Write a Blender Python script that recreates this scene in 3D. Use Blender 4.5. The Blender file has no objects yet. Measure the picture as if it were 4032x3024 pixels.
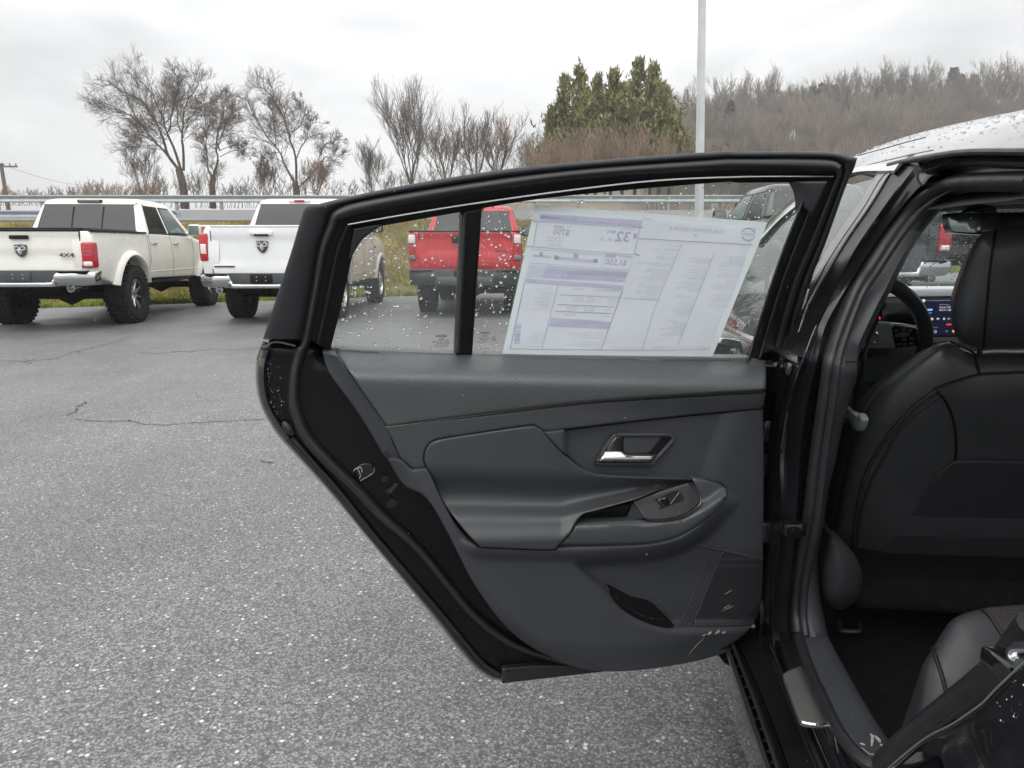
import bpy, bmesh, math, random
import numpy as np
from mathutils import Vector, Matrix
from mathutils.geometry import delaunay_2d_cdt

random.seed(7)
RNG = np.random.default_rng(7)
R = math.radians
SC = bpy.context.scene
COL = SC.collection

# ------------------------------------------------------------------ camera
CAM_H = 1.18
FPX, PCX, PCY = 2835.0, 2016.0, 1512.0          # focal length and centre of the 4032 x 3024 picture
PITCH = math.atan(136.0 / 720.0)
cam_data = bpy.data.cameras.new('camera')
cam_data.sensor_width = 36.0
cam_data.lens = 36.0 * FPX / 4032.0
cam_data.clip_start = 0.03
cam_data.clip_end = 3000.0
cam = bpy.data.objects.new('camera', cam_data)
COL.objects.link(cam)
cam.location = (0, 0, CAM_H)
cam.rotation_euler = (math.pi / 2 - PITCH, 0, 0)
SC.camera = cam

# ------------------------------------------------------------------ sky, sun, exposure
SUN_EL, SUN_AZ = 58.0, 200.0
world = bpy.data.worlds.new('World')
SC.world = world
world.use_nodes = True
wn, wl = world.node_tree.nodes, world.node_tree.links
wn.clear()
w_out = wn.new('ShaderNodeOutputWorld')
w_mix = wn.new('ShaderNodeMixShader')
w_clear = wn.new('ShaderNodeBackground')
w_cloud = wn.new('ShaderNodeBackground')
w_sky = wn.new('ShaderNodeTexSky')
w_sky.sky_type = 'NISHITA'
w_sky.sun_disc = False
w_sky.sun_elevation = R(SUN_EL)
w_sky.sun_rotation = R(SUN_AZ)
w_clear.inputs['Strength'].default_value = 0.08
wl.new(w_sky.outputs[0], w_clear.inputs['Color'])
w_tc = wn.new('ShaderNodeTexCoord')
w_map = wn.new('ShaderNodeMapping')
w_map.inputs['Scale'].default_value = (1.0, 1.0, 2.6)
w_noise = wn.new('ShaderNodeTexNoise')
w_noise.inputs['Scale'].default_value = 2.6
w_noise.inputs['Detail'].default_value = 5.0
w_noise.inputs['Roughness'].default_value = 0.5
w_noise.inputs['Distortion'].default_value = 0.4
w_ramp = wn.new('ShaderNodeValToRGB')
w_ramp.color_ramp.elements[0].position = 0.33
w_ramp.color_ramp.elements[0].color = (0.50, 0.505, 0.51, 1)
w_ramp.color_ramp.elements[1].position = 0.66
w_ramp.color_ramp.elements[1].color = (0.86, 0.86, 0.855, 1)
wl.new(w_tc.outputs['Generated'], w_map.inputs['Vector'])
wl.new(w_map.outputs[0], w_noise.inputs['Vector'])
wl.new(w_noise.outputs['Fac'], w_ramp.inputs['Fac'])
wl.new(w_ramp.outputs['Color'], w_cloud.inputs['Color'])
# an overcast sky grows evenly brighter from the horizon to the zenith
w_sep = wn.new('ShaderNodeSeparateXYZ')
wl.new(w_tc.outputs['Generated'], w_sep.inputs[0])
w_el = wn.new('ShaderNodeMapRange')
w_el.inputs['From Min'].default_value = 0.0
w_el.inputs['From Max'].default_value = 1.0
w_el.inputs['To Min'].default_value = 0.93
w_el.inputs['To Max'].default_value = 2.1
wl.new(w_sep.outputs['Z'], w_el.inputs['Value'])
wl.new(w_el.outputs[0], w_cloud.inputs['Strength'])
w_mix.inputs['Fac'].default_value = 0.93
wl.new(w_clear.outputs[0], w_mix.inputs[1])
wl.new(w_cloud.outputs[0], w_mix.inputs[2])
wl.new(w_mix.outputs[0], w_out.inputs['Surface'])

sun_data = bpy.data.lights.new('sun', 'SUN')
sun_data.energy = 1.5
sun_data.angle = R(70)
sun_data.color = (1.0, 0.98, 0.95)
sun = bpy.data.objects.new('sun', sun_data)
COL.objects.link(sun)
_a = R(SUN_AZ)
_d = Vector((math.sin(_a) * math.cos(R(SUN_EL)), math.cos(_a) * math.cos(R(SUN_EL)), math.sin(R(SUN_EL))))
sun.rotation_euler = _d.to_track_quat('Z', 'Y').to_euler()

SC.view_settings.view_transform = 'Standard'
SC.view_settings.look = 'None'
SC.view_settings.exposure = 0.46
SC.view_settings.gamma = 1.0
SC.view_settings.use_curve_mapping = False
SC.render.engine = 'CYCLES'
SC.cycles.use_denoising = True
SC.cycles.max_bounces = 8
SC.cycles.diffuse_bounces = 3
SC.cycles.glossy_bounces = 4
SC.cycles.transmission_bounces = 6
SC.cycles.transparent_max_bounces = 24
SC.cycles.caustics_reflective = False
SC.cycles.caustics_refractive = False
SC.cycles.sample_clamp_indirect = 6.0

# ------------------------------------------------------------------ picture -> place helpers
CAMP = np.array([0.0, 0.0, CAM_H])
_sp, _cp = math.sin(PITCH), math.cos(PITCH)


def rays(P):
    P = np.asarray(P, float).reshape(-1, 2)
    x = (P[:, 0] - PCX) / FPX
    y = -(P[:, 1] - PCY) / FPX
    return np.stack([x, _cp + y * _sp, -_sp + y * _cp], 1)


def bent_plane(n, off, zb, k):
    """Returns f(P, w): where the rays through P meet the wall n.p = off + w, which above height zb leans by k along n."""
    n = np.array(n, float)

    def f(P, w=0.0):
        d = rays(P)
        w = np.broadcast_to(np.asarray(w, float), (len(d),))
        c = CAMP @ n
        dn = d @ n
        t = (off + w - c) / dn
        z = CAM_H + t * d[:, 2]
        t2 = (off + w - c + k * (CAM_H - zb)) / (dn - k * d[:, 2])
        t = np.where(z > zb, t2, t)
        return CAMP + d * t[:, None]
    return f


# door (opened about 70 degrees): u runs from the hinge to the trailing edge, normal faces the camera
_th = R(14)
DU = np.array([-math.cos(_th), -math.sin(_th), 0.0])
DN = np.array([math.sin(_th), -math.cos(_th), 0.0])
_r0 = rays([[3008, 1823]])[0]
DO = CAMP + _r0 * (1.60 / _r0[1])
DOOR_OFF = float(DO @ DN)
DP = bent_plane(DN, DOOR_OFF, 0.97, 0.28)

# car: F is forwards, L is to the car's right
_yw = R(5.4)
CF = np.array([math.sin(_yw), math.cos(_yw), 0.0])
CL = np.array([math.cos(_yw), -math.sin(_yw), 0.0])
CZ = np.array([0, 0, 1.0])


def CP(P, a):
    return bent_plane(CL, 0.0, 0.95, 0.60)(P, a)


def ZP(P, z):
    d = rays(P)
    t = (np.asarray(z, float) - CAM_H) / d[:, 2]
    return CAMP + d * t[:, None]


def FP(P, fwd):
    d = rays(P)
    t = np.asarray(fwd, float) / (d @ CF)
    return CAMP + d * t[:, None]


def YP(P, y):
    d = rays(P)
    t = np.asarray(y, float) / d[:, 1]
    return CAMP + d * t[:, None]


def car(f, l, z):
    return CF * f + CL * l + CZ * z


def Z(x0, y0, s, *pts):
    return [(x0 + x / s, y0 + y / s) for x, y in pts]


def zA(*p): return Z(1000, 600, 1.8433, *p)
def zB(*p): return Z(1900, 600, 1.4747, *p)
def zC(*p): return Z(1000, 1200, 1.8433, *p)
def zD(*p): return Z(1600, 1500, 1.4747, *p)
def zE(*p): return Z(1400, 2000, 1.3825, *p)
def zG(*p): return Z(2800, 400, 1.659, *p)
def zI(*p): return Z(2900, 1300, 1.659, *p)
def zJ(*p): return Z(2700, 2100, 1.6607, *p)
def zK(*p): return Z(3300, 700, 2.0738, *p)
def zM(*p): return Z(2700, 700, 2.37, *p)
def zN(*p): return Z(3500, 2300, 2.2914, *p)
def zT(*p): return Z(300, 150, 1.8433, *p)
def zW(*p): return Z(1300, 200, 1.4747, *p)
def zH(*p): return Z(2600, 150, 1.5447, *p)


def cr(pts, n=6, closed=False):
    """Catmull-Rom through pts; a point given twice in a row is a corner."""
    P = [tuple(map(float, p)) for p in pts]
    spans, cur = [], [P[0]]
    has_corner = any(P[i] == P[i + 1] for i in range(len(P) - 1))
    if closed and has_corner:                       # rotate so that it begins on a corner
        i = next(i for i in range(len(P) - 1) if P[i] == P[i + 1])
        P = P[i + 1:] + P[:i + 1]
        cur = [P[0]]
    for a in P[1:]:
        if a == cur[-1]:
            spans.append(cur)
            cur = [a]
        else:
            cur.append(a)
    if closed and has_corner:
        if cur[-1] != P[0]:
            cur.append(P[0])
    if len(cur) > 1 or not spans:
        spans.append(cur)
    out = []
    for s in spans:
        A = np.array(s)
        if len(A) < 2:
            continue
        if closed and not has_corner:
            B = np.vstack([A[-1], A, A[0], A[1]])
            m = len(A)
        else:
            B = np.vstack([2 * A[0] - A[1], A, 2 * A[-1] - A[-2]])
            m = len(A) - 1
        for i in range(m):
            p0, p1, p2, p3 = B[i:i + 4]
            for t in np.linspace(0, 1, n, endpoint=False):
                out.append(0.5 * (2 * p1 + (p2 - p0) * t + (2 * p0 - 5 * p1 + 4 * p2 - p3) * t * t
                                  + (3 * p1 - p0 - 3 * p2 + p3) * t ** 3))
        if not closed:
            out.append(A[-1])
    O = np.array(out)
    keep = [0]
    for i in range(1, len(O)):
        if np.linalg.norm(O[i] - O[keep[-1]]) > 1e-9:
            keep.append(i)
    return O[keep]


# ------------------------------------------------------------------ objects
def tag(o, label=None, cat=None, group=None, kind=None):
    if label: o['label'] = label
    if cat: o['category'] = cat
    if group: o['group'] = group
    if kind: o['kind'] = kind
    return o


def link(name, me, mat=None, parent=None, world=True):
    o = bpy.data.objects.new(name, me)
    COL.objects.link(o)
    if mat is not None and me is not None and not me.materials:
        me.materials.append(mat)
    if parent is not None:
        o.parent = parent
        if world:
            o.matrix_parent_inverse = BASE_INV.get(parent.name, Matrix())
            BASE_INV[o.name] = Matrix()
    return o


BASE_INV = {}


def empty(name, loc=(0, 0, 0), rz=0.0, scale=1.0):
    o = bpy.data.objects.new(name, None)
    COL.objects.link(o)
    o.location = loc
    o.rotation_euler = (0, 0, rz)
    o.scale = (scale,) * 3
    o.empty_display_size = 0.2
    M = Matrix.LocRotScale(Vector(loc), o.rotation_euler.to_quaternion(), Vector((scale,) * 3))
    BASE_INV[o.name] = M.inverted()
    return o


def mesh_np(name, V, F, smooth=True, sharp=35):
    me = bpy.data.meshes.new(name)
    me.from_pydata([tuple(v) for v in V], [], [tuple(f) for f in F])
    me.validate()
    if smooth:
        me.polygons.foreach_set('use_smooth', [True] * len(me.polygons))
        if sharp:
            me.set_sharp_from_angle(angle=R(sharp))
    me.update()
    return me


def fast_mesh(name, V, T, smooth=False):
    """Triangles only, from numpy arrays."""
    me = bpy.data.meshes.new(name)
    V = np.ascontiguousarray(V, np.float32)
    T = np.ascontiguousarray(T, np.int32)
    me.vertices.add(len(V))
    me.vertices.foreach_set('co', V.ravel())
    k = T.shape[1]
    me.loops.add(T.size)
    me.loops.foreach_set('vertex_index', T.ravel())
    me.polygons.add(len(T))
    me.polygons.foreach_set('loop_start', np.arange(0, T.size, k, dtype=np.int32))
    me.polygons.foreach_set('loop_total', np.full(len(T), k, dtype=np.int32))
    if smooth:
        me.polygons.foreach_set('use_smooth', np.ones(len(T), dtype=bool))
    me.update(calc_edges=True)
    return me


class MB:
    """Collects boxes, tubes and sheets and links them as ONE mesh object."""

    def __init__(s):
        s.V, s.F = [], []

    def add(s, V, F):
        n = len(s.V)
        s.V.extend([tuple(map(float, v)) for v in V])
        s.F.extend([tuple(int(i) + n for i in f) for f in F])
        return s

    def box(s, c, size, rot=None, bev=0.0):
        hx, hy, hz = [q / 2 for q in size]
        c = Vector(c)
        if bev <= 0:
            V = [(x, y, z) for x in (-hx, hx) for y in (-hy, hy) for z in (-hz, hz)]
            F = [(0, 1, 3, 2), (4, 6, 7, 5), (0, 4, 5, 1), (2, 3, 7, 6), (0, 2, 6, 4), (1, 5, 7, 3)]
        else:
            bm = bmesh.new()
            bmesh.ops.create_cube(bm, size=1.0)
            for v in bm.verts:
                v.co = Vector((v.co.x * size[0], v.co.y * size[1], v.co.z * size[2]))
            bmesh.ops.bevel(bm, geom=bm.edges[:], offset=min(bev, min(size) * 0.45), segments=2, affect='EDGES', profile=0.5)
            bm.verts.index_update()
            V = [tuple(v.co) for v in bm.verts]
            F = [[v.index for v in f.verts] for f in bm.faces]
            bm.free()
        if rot is not None:
            V = [rot @ Vector(v) for v in V]
        return s.add([Vector(v) + c for v in V], F)

    def tube(s, path, r, n=8, closed=False, flat=None, up=None, cap=True):
        P = np.asarray(path, float)
        m = len(P)
        rr = np.broadcast_to(np.asarray(r, float), (m,))
        if closed:
            T = np.roll(P, -1, 0) - np.roll(P, 1, 0)
        else:
            T = np.gradient(P, axis=0)
        T /= np.linalg.norm(T, axis=1)[:, None] + 1e-12
        V = []
        ref = np.array(up if up is not None else (0.0, 0.0, 1.0))
        if up is None and abs(T[0] @ ref) > 0.9:
            ref = np.array((1.0, 0.0, 0.0))
        for i in range(m):
            a = ref - T[i] * (ref @ T[i])
            if np.linalg.norm(a) < 1e-6:
                a = np.cross(T[i], (0.31, 0.77, 0.55))
            a /= np.linalg.norm(a)
            if up is None:
                ref = a
            b = np.cross(T[i], a)
            for k in range(n):
                q = 2 * math.pi * k / n
                fx, fy = (1.0, 1.0) if flat is None else flat
                V.append(P[i] + rr[i] * (a * math.cos(q) * fx + b * math.sin(q) * fy))
        F = []
        for i in range(m if closed else m - 1):
            j = (i + 1) % m
            for k in range(n):
                l = (k + 1) % n
                F.append((i * n + k, i * n + l, j * n + l, j * n + k))
        if not closed and cap:
            F.append(tuple(range(n - 1, -1, -1)))
            F.append(tuple((m - 1) * n + k for k in range(n)))
        return s.add(V, F)

    def loft(s, rails, closed=False):
        """rails: list of equally long polylines."""
        A = [np.asarray(r, float) for r in rails]
        m = len(A[0])
        V = [A[j][i] for i in range(m) for j in range(len(A))]
        k = len(A)
        F = []
        for i in range(m - 1):
            for j in range(k if closed else k - 1):
                l = (j + 1) % k
                F.append((i * k + j, i * k + l, (i + 1) * k + l, (i + 1) * k + j))
        if closed:
            F.append(tuple(range(k - 1, -1, -1)))
            F.append(tuple((m - 1) * k + j for j in range(k)))
        return s.add(V, F)

    def disc(s, c, axis, r, h, n=16, r2=None):
        """A short cylinder from c along axis by h."""
        ax = Vector(axis).normalized()
        q = ax.to_track_quat('Z', 'Y')
        r2 = r if r2 is None else r2
        V = []
        for rr, z in ((r, 0.0), (r2, h)):
            for k in range(n):
                a = 2 * math.pi * k / n
                V.append(Vector(c) + q @ Vector((rr * math.cos(a), rr * math.sin(a), z)))
        F = [(k, (k + 1) % n, n + (k + 1) % n, n + k) for k in range(n)]
        F += [tuple(range(n - 1, -1, -1)), tuple(range(n, 2 * n))]
        return s.add(V, F)

    def lathe(s, prof, c, axis, n=32):
        """prof: (radius, along) pairs, closed round."""
        ax = Vector(axis).normalized()
        q = ax.to_track_quat('Z', 'Y')
        V = []
        for k in range(n):
            a = 2 * math.pi * k / n
            for r, h in prof:
                V.append(Vector(c) + q @ Vector((r * math.cos(a), r * math.sin(a), h)))
        m = len(prof)
        F = [(k * m + j, k * m + j + 1, ((k + 1) % n) * m + j + 1, ((k + 1) % n) * m + j) for k in range(n) for j in range(m - 1)]
        return s.add(V, F)

    def build(s, name, mat, parent=None, smooth=True, sharp=35, world=True):
        return link(name, mesh_np(name, s.V, s.F, smooth, sharp), mat, parent, world)


def seg_dist(P, Q):
    """Distance of points P to the closed polyline Q and whether each lies inside."""
    A, B = Q, np.roll(Q, -1, 0)
    d = np.full(len(P), 1e18)
    inside = np.zeros(len(P), bool)
    for a, b in zip(A, B):
        e = b - a
        t = np.clip(((P - a) @ e) / (e @ e + 1e-18), 0, 1)
        q = P - (a + t[:, None] * e)
        d = np.minimum(d, (q * q).sum(1))
        c = (a[1] > P[:, 1]) != (b[1] > P[:, 1])
        with np.errstate(divide='ignore', invalid='ignore'):
            xi = (b[0] - a[0]) * (P[:, 1] - a[1]) / (b[1] - a[1] + 1e-18) + a[0]
        inside ^= c & (P[:, 0] < xi)
    return np.sqrt(d), inside


def line_dist(P, Q):
    """Distance to an open polyline."""
    d = np.full(len(P), 1e18)
    for a, b in zip(Q[:-1], Q[1:]):
        e = b - a
        t = np.clip(((P - a) @ e) / (e @ e + 1e-18), 0, 1)
        q = P - (a + t[:, None] * e)
        d = np.minimum(d, (q * q).sum(1))
    return np.sqrt(d)


def sstep(a, b, x):
    t = np.clip((x - a) / (b - a), 0, 1)
    return t * t * (3 - 2 * t)


def pad(name, outline, proj, mat, parent, w0=0.0, h=None, r=0.006, skirt=0.02, back=None, res=16.0, mpp=0.00055,
        n=5, smooth=True, holes=(), world=True, sharp=50, closed_back=False, taper=0.0):
    """A panel with the given outline (2-D), raised by h(x, y), with rounded edges and side walls.
    proj(P2, w) gives its points, back is the direction of the side walls."""
    O = cr(outline, n, True)
    step = res * 0.7
    out = []
    for a, b in zip(O, np.roll(O, -1, 0)):                # densify the outline
        k = max(1, int(np.linalg.norm(b - a) / step))
        out += [a + (b - a) * i / k for i in range(k)]
    O = np.array(out)
    area = 0.5 * np.sum(O[:, 0] * np.roll(O[:, 1], -1) - np.roll(O[:, 0], -1) * O[:, 1])
    if area < 0:
        O = O[::-1]
    tang = np.roll(O, -1, 0) - np.roll(O, 1, 0)
    tang /= np.linalg.norm(tang, axis=1)[:, None] + 1e-12
    inn = np.stack([-tang[:, 1], tang[:, 0]], 1)
    pts = []
    rp = r / mpp
    for q in (0.12, 0.35, 0.7, 1.0):
        if r > 0:
            C = O + inn * rp * q
            d, ins = seg_dist(C, O)
            C = C[ins & (d > rp * q * 0.9)]
            if len(C):
                pts.append(C)
    lo, hi = O.min(0), O.max(0)
    gx, gy = np.meshgrid(np.arange(lo[0], hi[0], res), np.arange(lo[1], hi[1], res))
    G = np.stack([gx.ravel(), gy.ravel()], 1)
    G[:, 0] += np.where((np.round((G[:, 1] - lo[1]) / res).astype(int) % 2) == 0, 0, res * 0.5)
    d, ins = seg_dist(G, O)
    G = G[ins & (d > max(rp * 1.15, res * 0.45))]
    pts.append(G)
    P = np.vstack([O] + pts)
    nb = len(O)
    edges = [(i, (i + 1) % nb) for i in range(nb)]
    vo, _, fo, orig, _, _ = delaunay_2d_cdt([Vector(p) for p in P], edges, [list(range(nb))], 1, 1e-7)
    V2 = np.array([tuple(v) for v in vo])
    dist, _ = seg_dist(V2, O)
    dist[:nb] = 0
    dm = dist * mpp
    w = np.full(len(V2), float(w0))
    if h is not None:
        w = w + h(V2[:, 0], V2[:, 1], dm)
    if r > 0:
        t = np.clip(1 - dm / r, 0, 1)
        w = w - r * (1 - np.sqrt(np.clip(1 - t * t, 0, 1)))
    V3 = proj(V2, w)
    if holes:
        fo = [f for f in fo if not any(seg_dist(np.mean(V2[list(f)], 0)[None], H)[1][0] for H in holes)]
    F = [tuple(f) for f in fo]
    back = np.array(back, float)
    back /= np.linalg.norm(back)
    V = list(V3)
    base = len(V)
    cen = np.mean(V3[:nb], 0)
    for i in range(nb):
        V.append(V3[i] + back * skirt + (cen - V3[i]) * taper)
    for i in range(nb):
        j = (i + 1) % nb
        F.append((j, i, base + i, base + j))
    if closed_back:
        F.append(tuple(base + i for i in range(nb)))
    me = mesh_np(name, V, F, smooth, sharp)
    bm = bmesh.new()
    bm.from_mesh(me)
    bmesh.ops.recalc_face_normals(bm, faces=bm.faces)
    bm.to_mesh(me)
    bm.free()
    return link(name, me, mat, parent, world)


def rail(pts, proj, w, n=8):
    return proj(cr(pts, n), w)
# ------------------------------------------------------------------ materials
def new_mat(name):
    m = bpy.data.materials.new(name)
    m.use_nodes = True
    nt = m.node_tree
    return m, nt, nt.nodes['Principled BSDF']


def coords(nt, scale=(1, 1, 1), kind='Object'):
    tc = nt.nodes.new('ShaderNodeTexCoord')
    mp = nt.nodes.new('ShaderNodeMapping')
    mp.inputs['Scale'].default_value = scale
    nt.links.new(tc.outputs[kind], mp.inputs['Vector'])
    return mp.outputs[0]


def noise(nt, vec, scale, detail=3, rough=0.5):
    t = nt.nodes.new('ShaderNodeTexNoise')
    t.inputs['Scale'].default_value = scale
    t.inputs['Detail'].default_value = detail
    t.inputs['Roughness'].default_value = rough
    nt.links.new(vec, t.inputs['Vector'])
    return t.outputs['Fac']


def voro(nt, vec, scale, out='Distance', feature='F1'):
    t = nt.nodes.new('ShaderNodeTexVoronoi')
    t.feature = feature
    t.inputs['Scale'].default_value = scale
    nt.links.new(vec, t.inputs['Vector'])
    return t.outputs[out]


def ramp(nt, fac, *stops, interp='LINEAR'):
    t = nt.nodes.new('ShaderNodeValToRGB')
    t.color_ramp.interpolation = interp
    e = t.color_ramp.elements
    while len(e) < len(stops):
        e.new(0.5)
    for i, (p, c) in enumerate(stops):
        e[i].position = p
        e[i].color = (*c, 1) if len(c) == 3 else c
    nt.links.new(fac, t.inputs['Fac'])
    return t.outputs['Color']


def mixc(nt, fac, a, b, mode='MIX'):
    t = nt.nodes.new('ShaderNodeMix')
    t.data_type = 'RGBA'
    t.blend_type = mode
    for s, v in (('Factor', fac), ('A', a), ('B', b)):
        sock = [i for i in t.inputs if i.name == s and (i.type == 'RGBA' if s != 'Factor' else i.type == 'VALUE')][0]
        if hasattr(v, 'is_linked') or isinstance(v, bpy.types.NodeSocket):
            nt.links.new(v, sock)
        else:
            sock.default_value = v if s == 'Factor' else (*v, 1)
    return [o for o in t.outputs if o.type == 'RGBA'][0]


def bump(nt, bsdf, height, strength=0.3, dist=0.001):
    b = nt.nodes.new('ShaderNodeBump')
    b.inputs['Strength'].default_value = strength
    b.inputs['Distance'].default_value = dist
    nt.links.new(height, b.inputs['Height'])
    nt.links.new(b.outputs[0], bsdf.inputs['Normal'])


def plain(name, col, rough=0.5, metal=0.0, spec=0.5, coat=0.0, vary=0.12, vscale=6.0, grain=0.0, gscale=400.0, gdist=0.0006, rvary=0.08, emit=None):
    """Base colour with a little uneven wear, an uneven roughness and, if wanted, a fine grain."""
    m, nt, b = new_mat(name)
    v = coords(nt)
    nz = noise(nt, v, vscale, 4, 0.6)
    lo = tuple(c * (1 - vary) for c in col)
    hi = tuple(min(1, c * (1 + vary)) for c in col)
    nt.links.new(ramp(nt, nz, (0.3, lo), (0.7, hi)), b.inputs['Base Color'])
    rr = ramp(nt, noise(nt, v, vscale * 2.3, 3), (0.3, (max(0.02, rough - rvary),) * 3), (0.7, (min(1, rough + rvary),) * 3))
    nt.links.new(rr, b.inputs['Roughness'])
    b.inputs['Metallic'].default_value = metal
    b.inputs['Specular IOR Level'].default_value = spec
    b.inputs['Coat Weight'].default_value = coat
    b.inputs['Coat Roughness'].default_value = 0.04
    if grain > 0:
        bump(nt, b, voro(nt, v, gscale), grain, gdist)
    if emit:
        b.inputs['Emission Color'].default_value = (*emit[0], 1)
        b.inputs['Emission Strength'].default_value = emit[1]
    return m


def glass_mat(name, tint, refl_rough=0.0, haze=0.0, haze_col=(0.75, 0.8, 0.78), ior=1.5):
    """Thin pane: see-through with a tint, mirror-like towards grazing, with a trace of dried haze."""
    m = bpy.data.materials.new(name)
    m.use_nodes = True
    nt = m.node_tree
    nt.nodes.clear()
    out = nt.nodes.new('ShaderNodeOutputMaterial')
    tr = nt.nodes.new('ShaderNodeBsdfTransparent')
    tr.inputs['Color'].default_value = (*tint, 1)
    gl = nt.nodes.new('ShaderNodeBsdfGlossy')
    gl.inputs['Roughness'].default_value = refl_rough
    fr = nt.nodes.new('ShaderNodeFresnel')
    fr.inputs['IOR'].default_value = ior
    mx = nt.nodes.new('ShaderNodeMixShader')
    ge = nt.nodes.new('ShaderNodeNewGeometry')               # same strength of reflection from either side
    mr = nt.nodes.new('ShaderNodeMapRange')
    mr.inputs['To Min'].default_value = ior
    mr.inputs['To Max'].default_value = 1.0 / ior
    nt.links.new(ge.outputs['Backfacing'], mr.inputs['Value'])
    nt.links.new(mr.outputs[0], fr.inputs['IOR'])
    nt.links.new(fr.outputs[0], mx.inputs['Fac'])
    nt.links.new(tr.outputs[0], mx.inputs[1])
    nt.links.new(gl.outputs[0], mx.inputs[2])
    last = mx
    if haze > 0:
        df = nt.nodes.new('ShaderNodeBsdfTranslucent')
        df.inputs['Color'].default_value = (*haze_col, 1)
        d2 = nt.nodes.new('ShaderNodeBsdfDiffuse')
        d2.inputs['Color'].default_value = (*haze_col, 1)
        m0 = nt.nodes.new('ShaderNodeMixShader')
        m0.inputs['Fac'].default_value = 0.5
        nt.links.new(df.outputs[0], m0.inputs[1])
        nt.links.new(d2.outputs[0], m0.inputs[2])
        m2 = nt.nodes.new('ShaderNodeMixShader')
        v = coords(nt)
        hz = ramp(nt, noise(nt, v, 5, 5, 0.65), (0.3, (haze * 0.5,) * 3), (0.75, (haze * 1.5,) * 3))
        nt.links.new(hz, m2.inputs['Fac'])
        nt.links.new(mx.outputs[0], m2.inputs[1])
        nt.links.new(m0.outputs[0], m2.inputs[2])
        last = m2
    nt.links.new(last.outputs[0], out.inputs['Surface'])
    return m


MAT = {}
MAT['paint_black'] = plain('black paint', (0.006, 0.006, 0.0075), 0.05, spec=0.6, coat=1.0, rvary=0.03)
MAT['paint_inner'] = plain('black door jamb paint', (0.006, 0.006, 0.0075), 0.14, spec=0.2, vary=0.25, vscale=9, rvary=0.08)
MAT['jamb'] = plain('black jamb paint under the roof', (0.008, 0.008, 0.010), 0.24, spec=0.5, vary=0.2, rvary=0.05)
MAT['rubber'] = plain('black rubber', (0.016, 0.017, 0.019), 0.40, spec=0.45, vary=0.2, vscale=12)
MAT['rubber_lip'] = plain('matt rubber lip', (0.017, 0.018, 0.02), 0.5, spec=0.4, vary=0.2, vscale=15)
MAT['black'] = plain('matt black plastic', (0.006, 0.006, 0.007), 0.45, spec=0.22)
MAT['trim_soft'] = plain('grained soft trim', (0.064, 0.070, 0.074), 0.36, spec=0.6, vary=0.06, grain=0.55, gscale=330, gdist=0.0011)
MAT['trim_hard'] = plain('grained hard trim', (0.038, 0.0405, 0.046), 0.5, spec=0.42, vary=0.08, vscale=4, grain=0.4, gscale=480, gdist=0.0007)
MAT['trim_mid'] = plain('grained trim band', (0.040, 0.044, 0.049), 0.46, spec=0.45, vary=0.08, grain=0.5, gscale=330, gdist=0.001)
MAT['arm_pad'] = plain('smooth vinyl pad', (0.037, 0.040, 0.043), 0.38, spec=0.5, vary=0.06, grain=0.22, gscale=420, gdist=0.0006)
MAT['stitch'] = plain('pale thread', (0.16, 0.16, 0.13), 0.8, vary=0.3, vscale=200)
MAT['red_stitch'] = plain('dull red thread', (0.12, 0.035, 0.03), 0.8, vary=0.3, vscale=300)
MAT['chrome'] = plain('bright metal', (0.78, 0.79, 0.80), 0.12, metal=1.0, vary=0.05)
MAT['satin'] = plain('satin silver metal', (0.62, 0.62, 0.60), 0.24, metal=1.0, vary=0.06)
MAT['dark_chrome'] = plain('smoked metal', (0.10, 0.10, 0.105), 0.2, metal=0.8, vary=0.1)
MAT['piano'] = plain('gloss black plastic', (0.006, 0.006, 0.007), 0.12, spec=0.5)
MAT['vinyl'] = plain('seat vinyl', (0.042, 0.044, 0.047), 0.36, spec=0.5, vary=0.1, grain=0.25, gscale=450, gdist=0.0006)
MAT['vinyl_dark'] = plain('seat cloth', (0.021, 0.022, 0.026), 0.6, spec=0.35, vary=0.1, grain=0.4, gscale=700, gdist=0.0006)
MAT['carpet'] = plain('black carpet', (0.013, 0.013, 0.0145), 0.95, spec=0.1, vary=0.35, vscale=60, grain=1.0, gscale=420, gdist=0.004)
MAT['headliner'] = plain('headliner cloth', (0.05, 0.052, 0.055), 0.9, spec=0.2)
MAT['satin_dark'] = plain('brushed scuff plate', (0.27, 0.265, 0.255), 0.38, metal=0.7, vary=0.12)
MAT['ice'] = plain('melting sleet', (0.75, 0.77, 0.78), 0.4, vary=0.1)
MAT['pale_plastic'] = plain('pale grey plastic', (0.42, 0.44, 0.44), 0.5, spec=0.4)
MAT['dash_top_sheen'] = plain('dashboard top with painted sheen', (0.62, 0.66, 0.67), 0.5, spec=0.5)  # sky sheen on the dashboard is put into this pale colour
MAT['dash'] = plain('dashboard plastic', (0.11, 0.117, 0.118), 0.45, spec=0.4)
MAT['grey_tab'] = plain('grey buckle plastic', (0.16, 0.18, 0.17), 0.4, spec=0.5)
MAT['belt'] = plain('seat belt webbing', (0.008, 0.008, 0.009), 0.7, spec=0.3, grain=0.6, gscale=700)
MAT['dirt'] = plain('dry dust mark', (0.30, 0.29, 0.26), 0.95, spec=0.1, vary=0.4, vscale=90)

# brushed dark trim round the switch
m, nt, b = new_mat('brushed dark trim')
v = coords(nt, (30, 900, 900))
nt.links.new(ramp(nt, noise(nt, v, 1.0, 3), (0.3, (0.012, 0.012, 0.014)), (0.75, (0.05, 0.05, 0.055))), b.inputs['Base Color'])
b.inputs['Roughness'].default_value = 0.3
MAT['brushed'] = m

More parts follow.
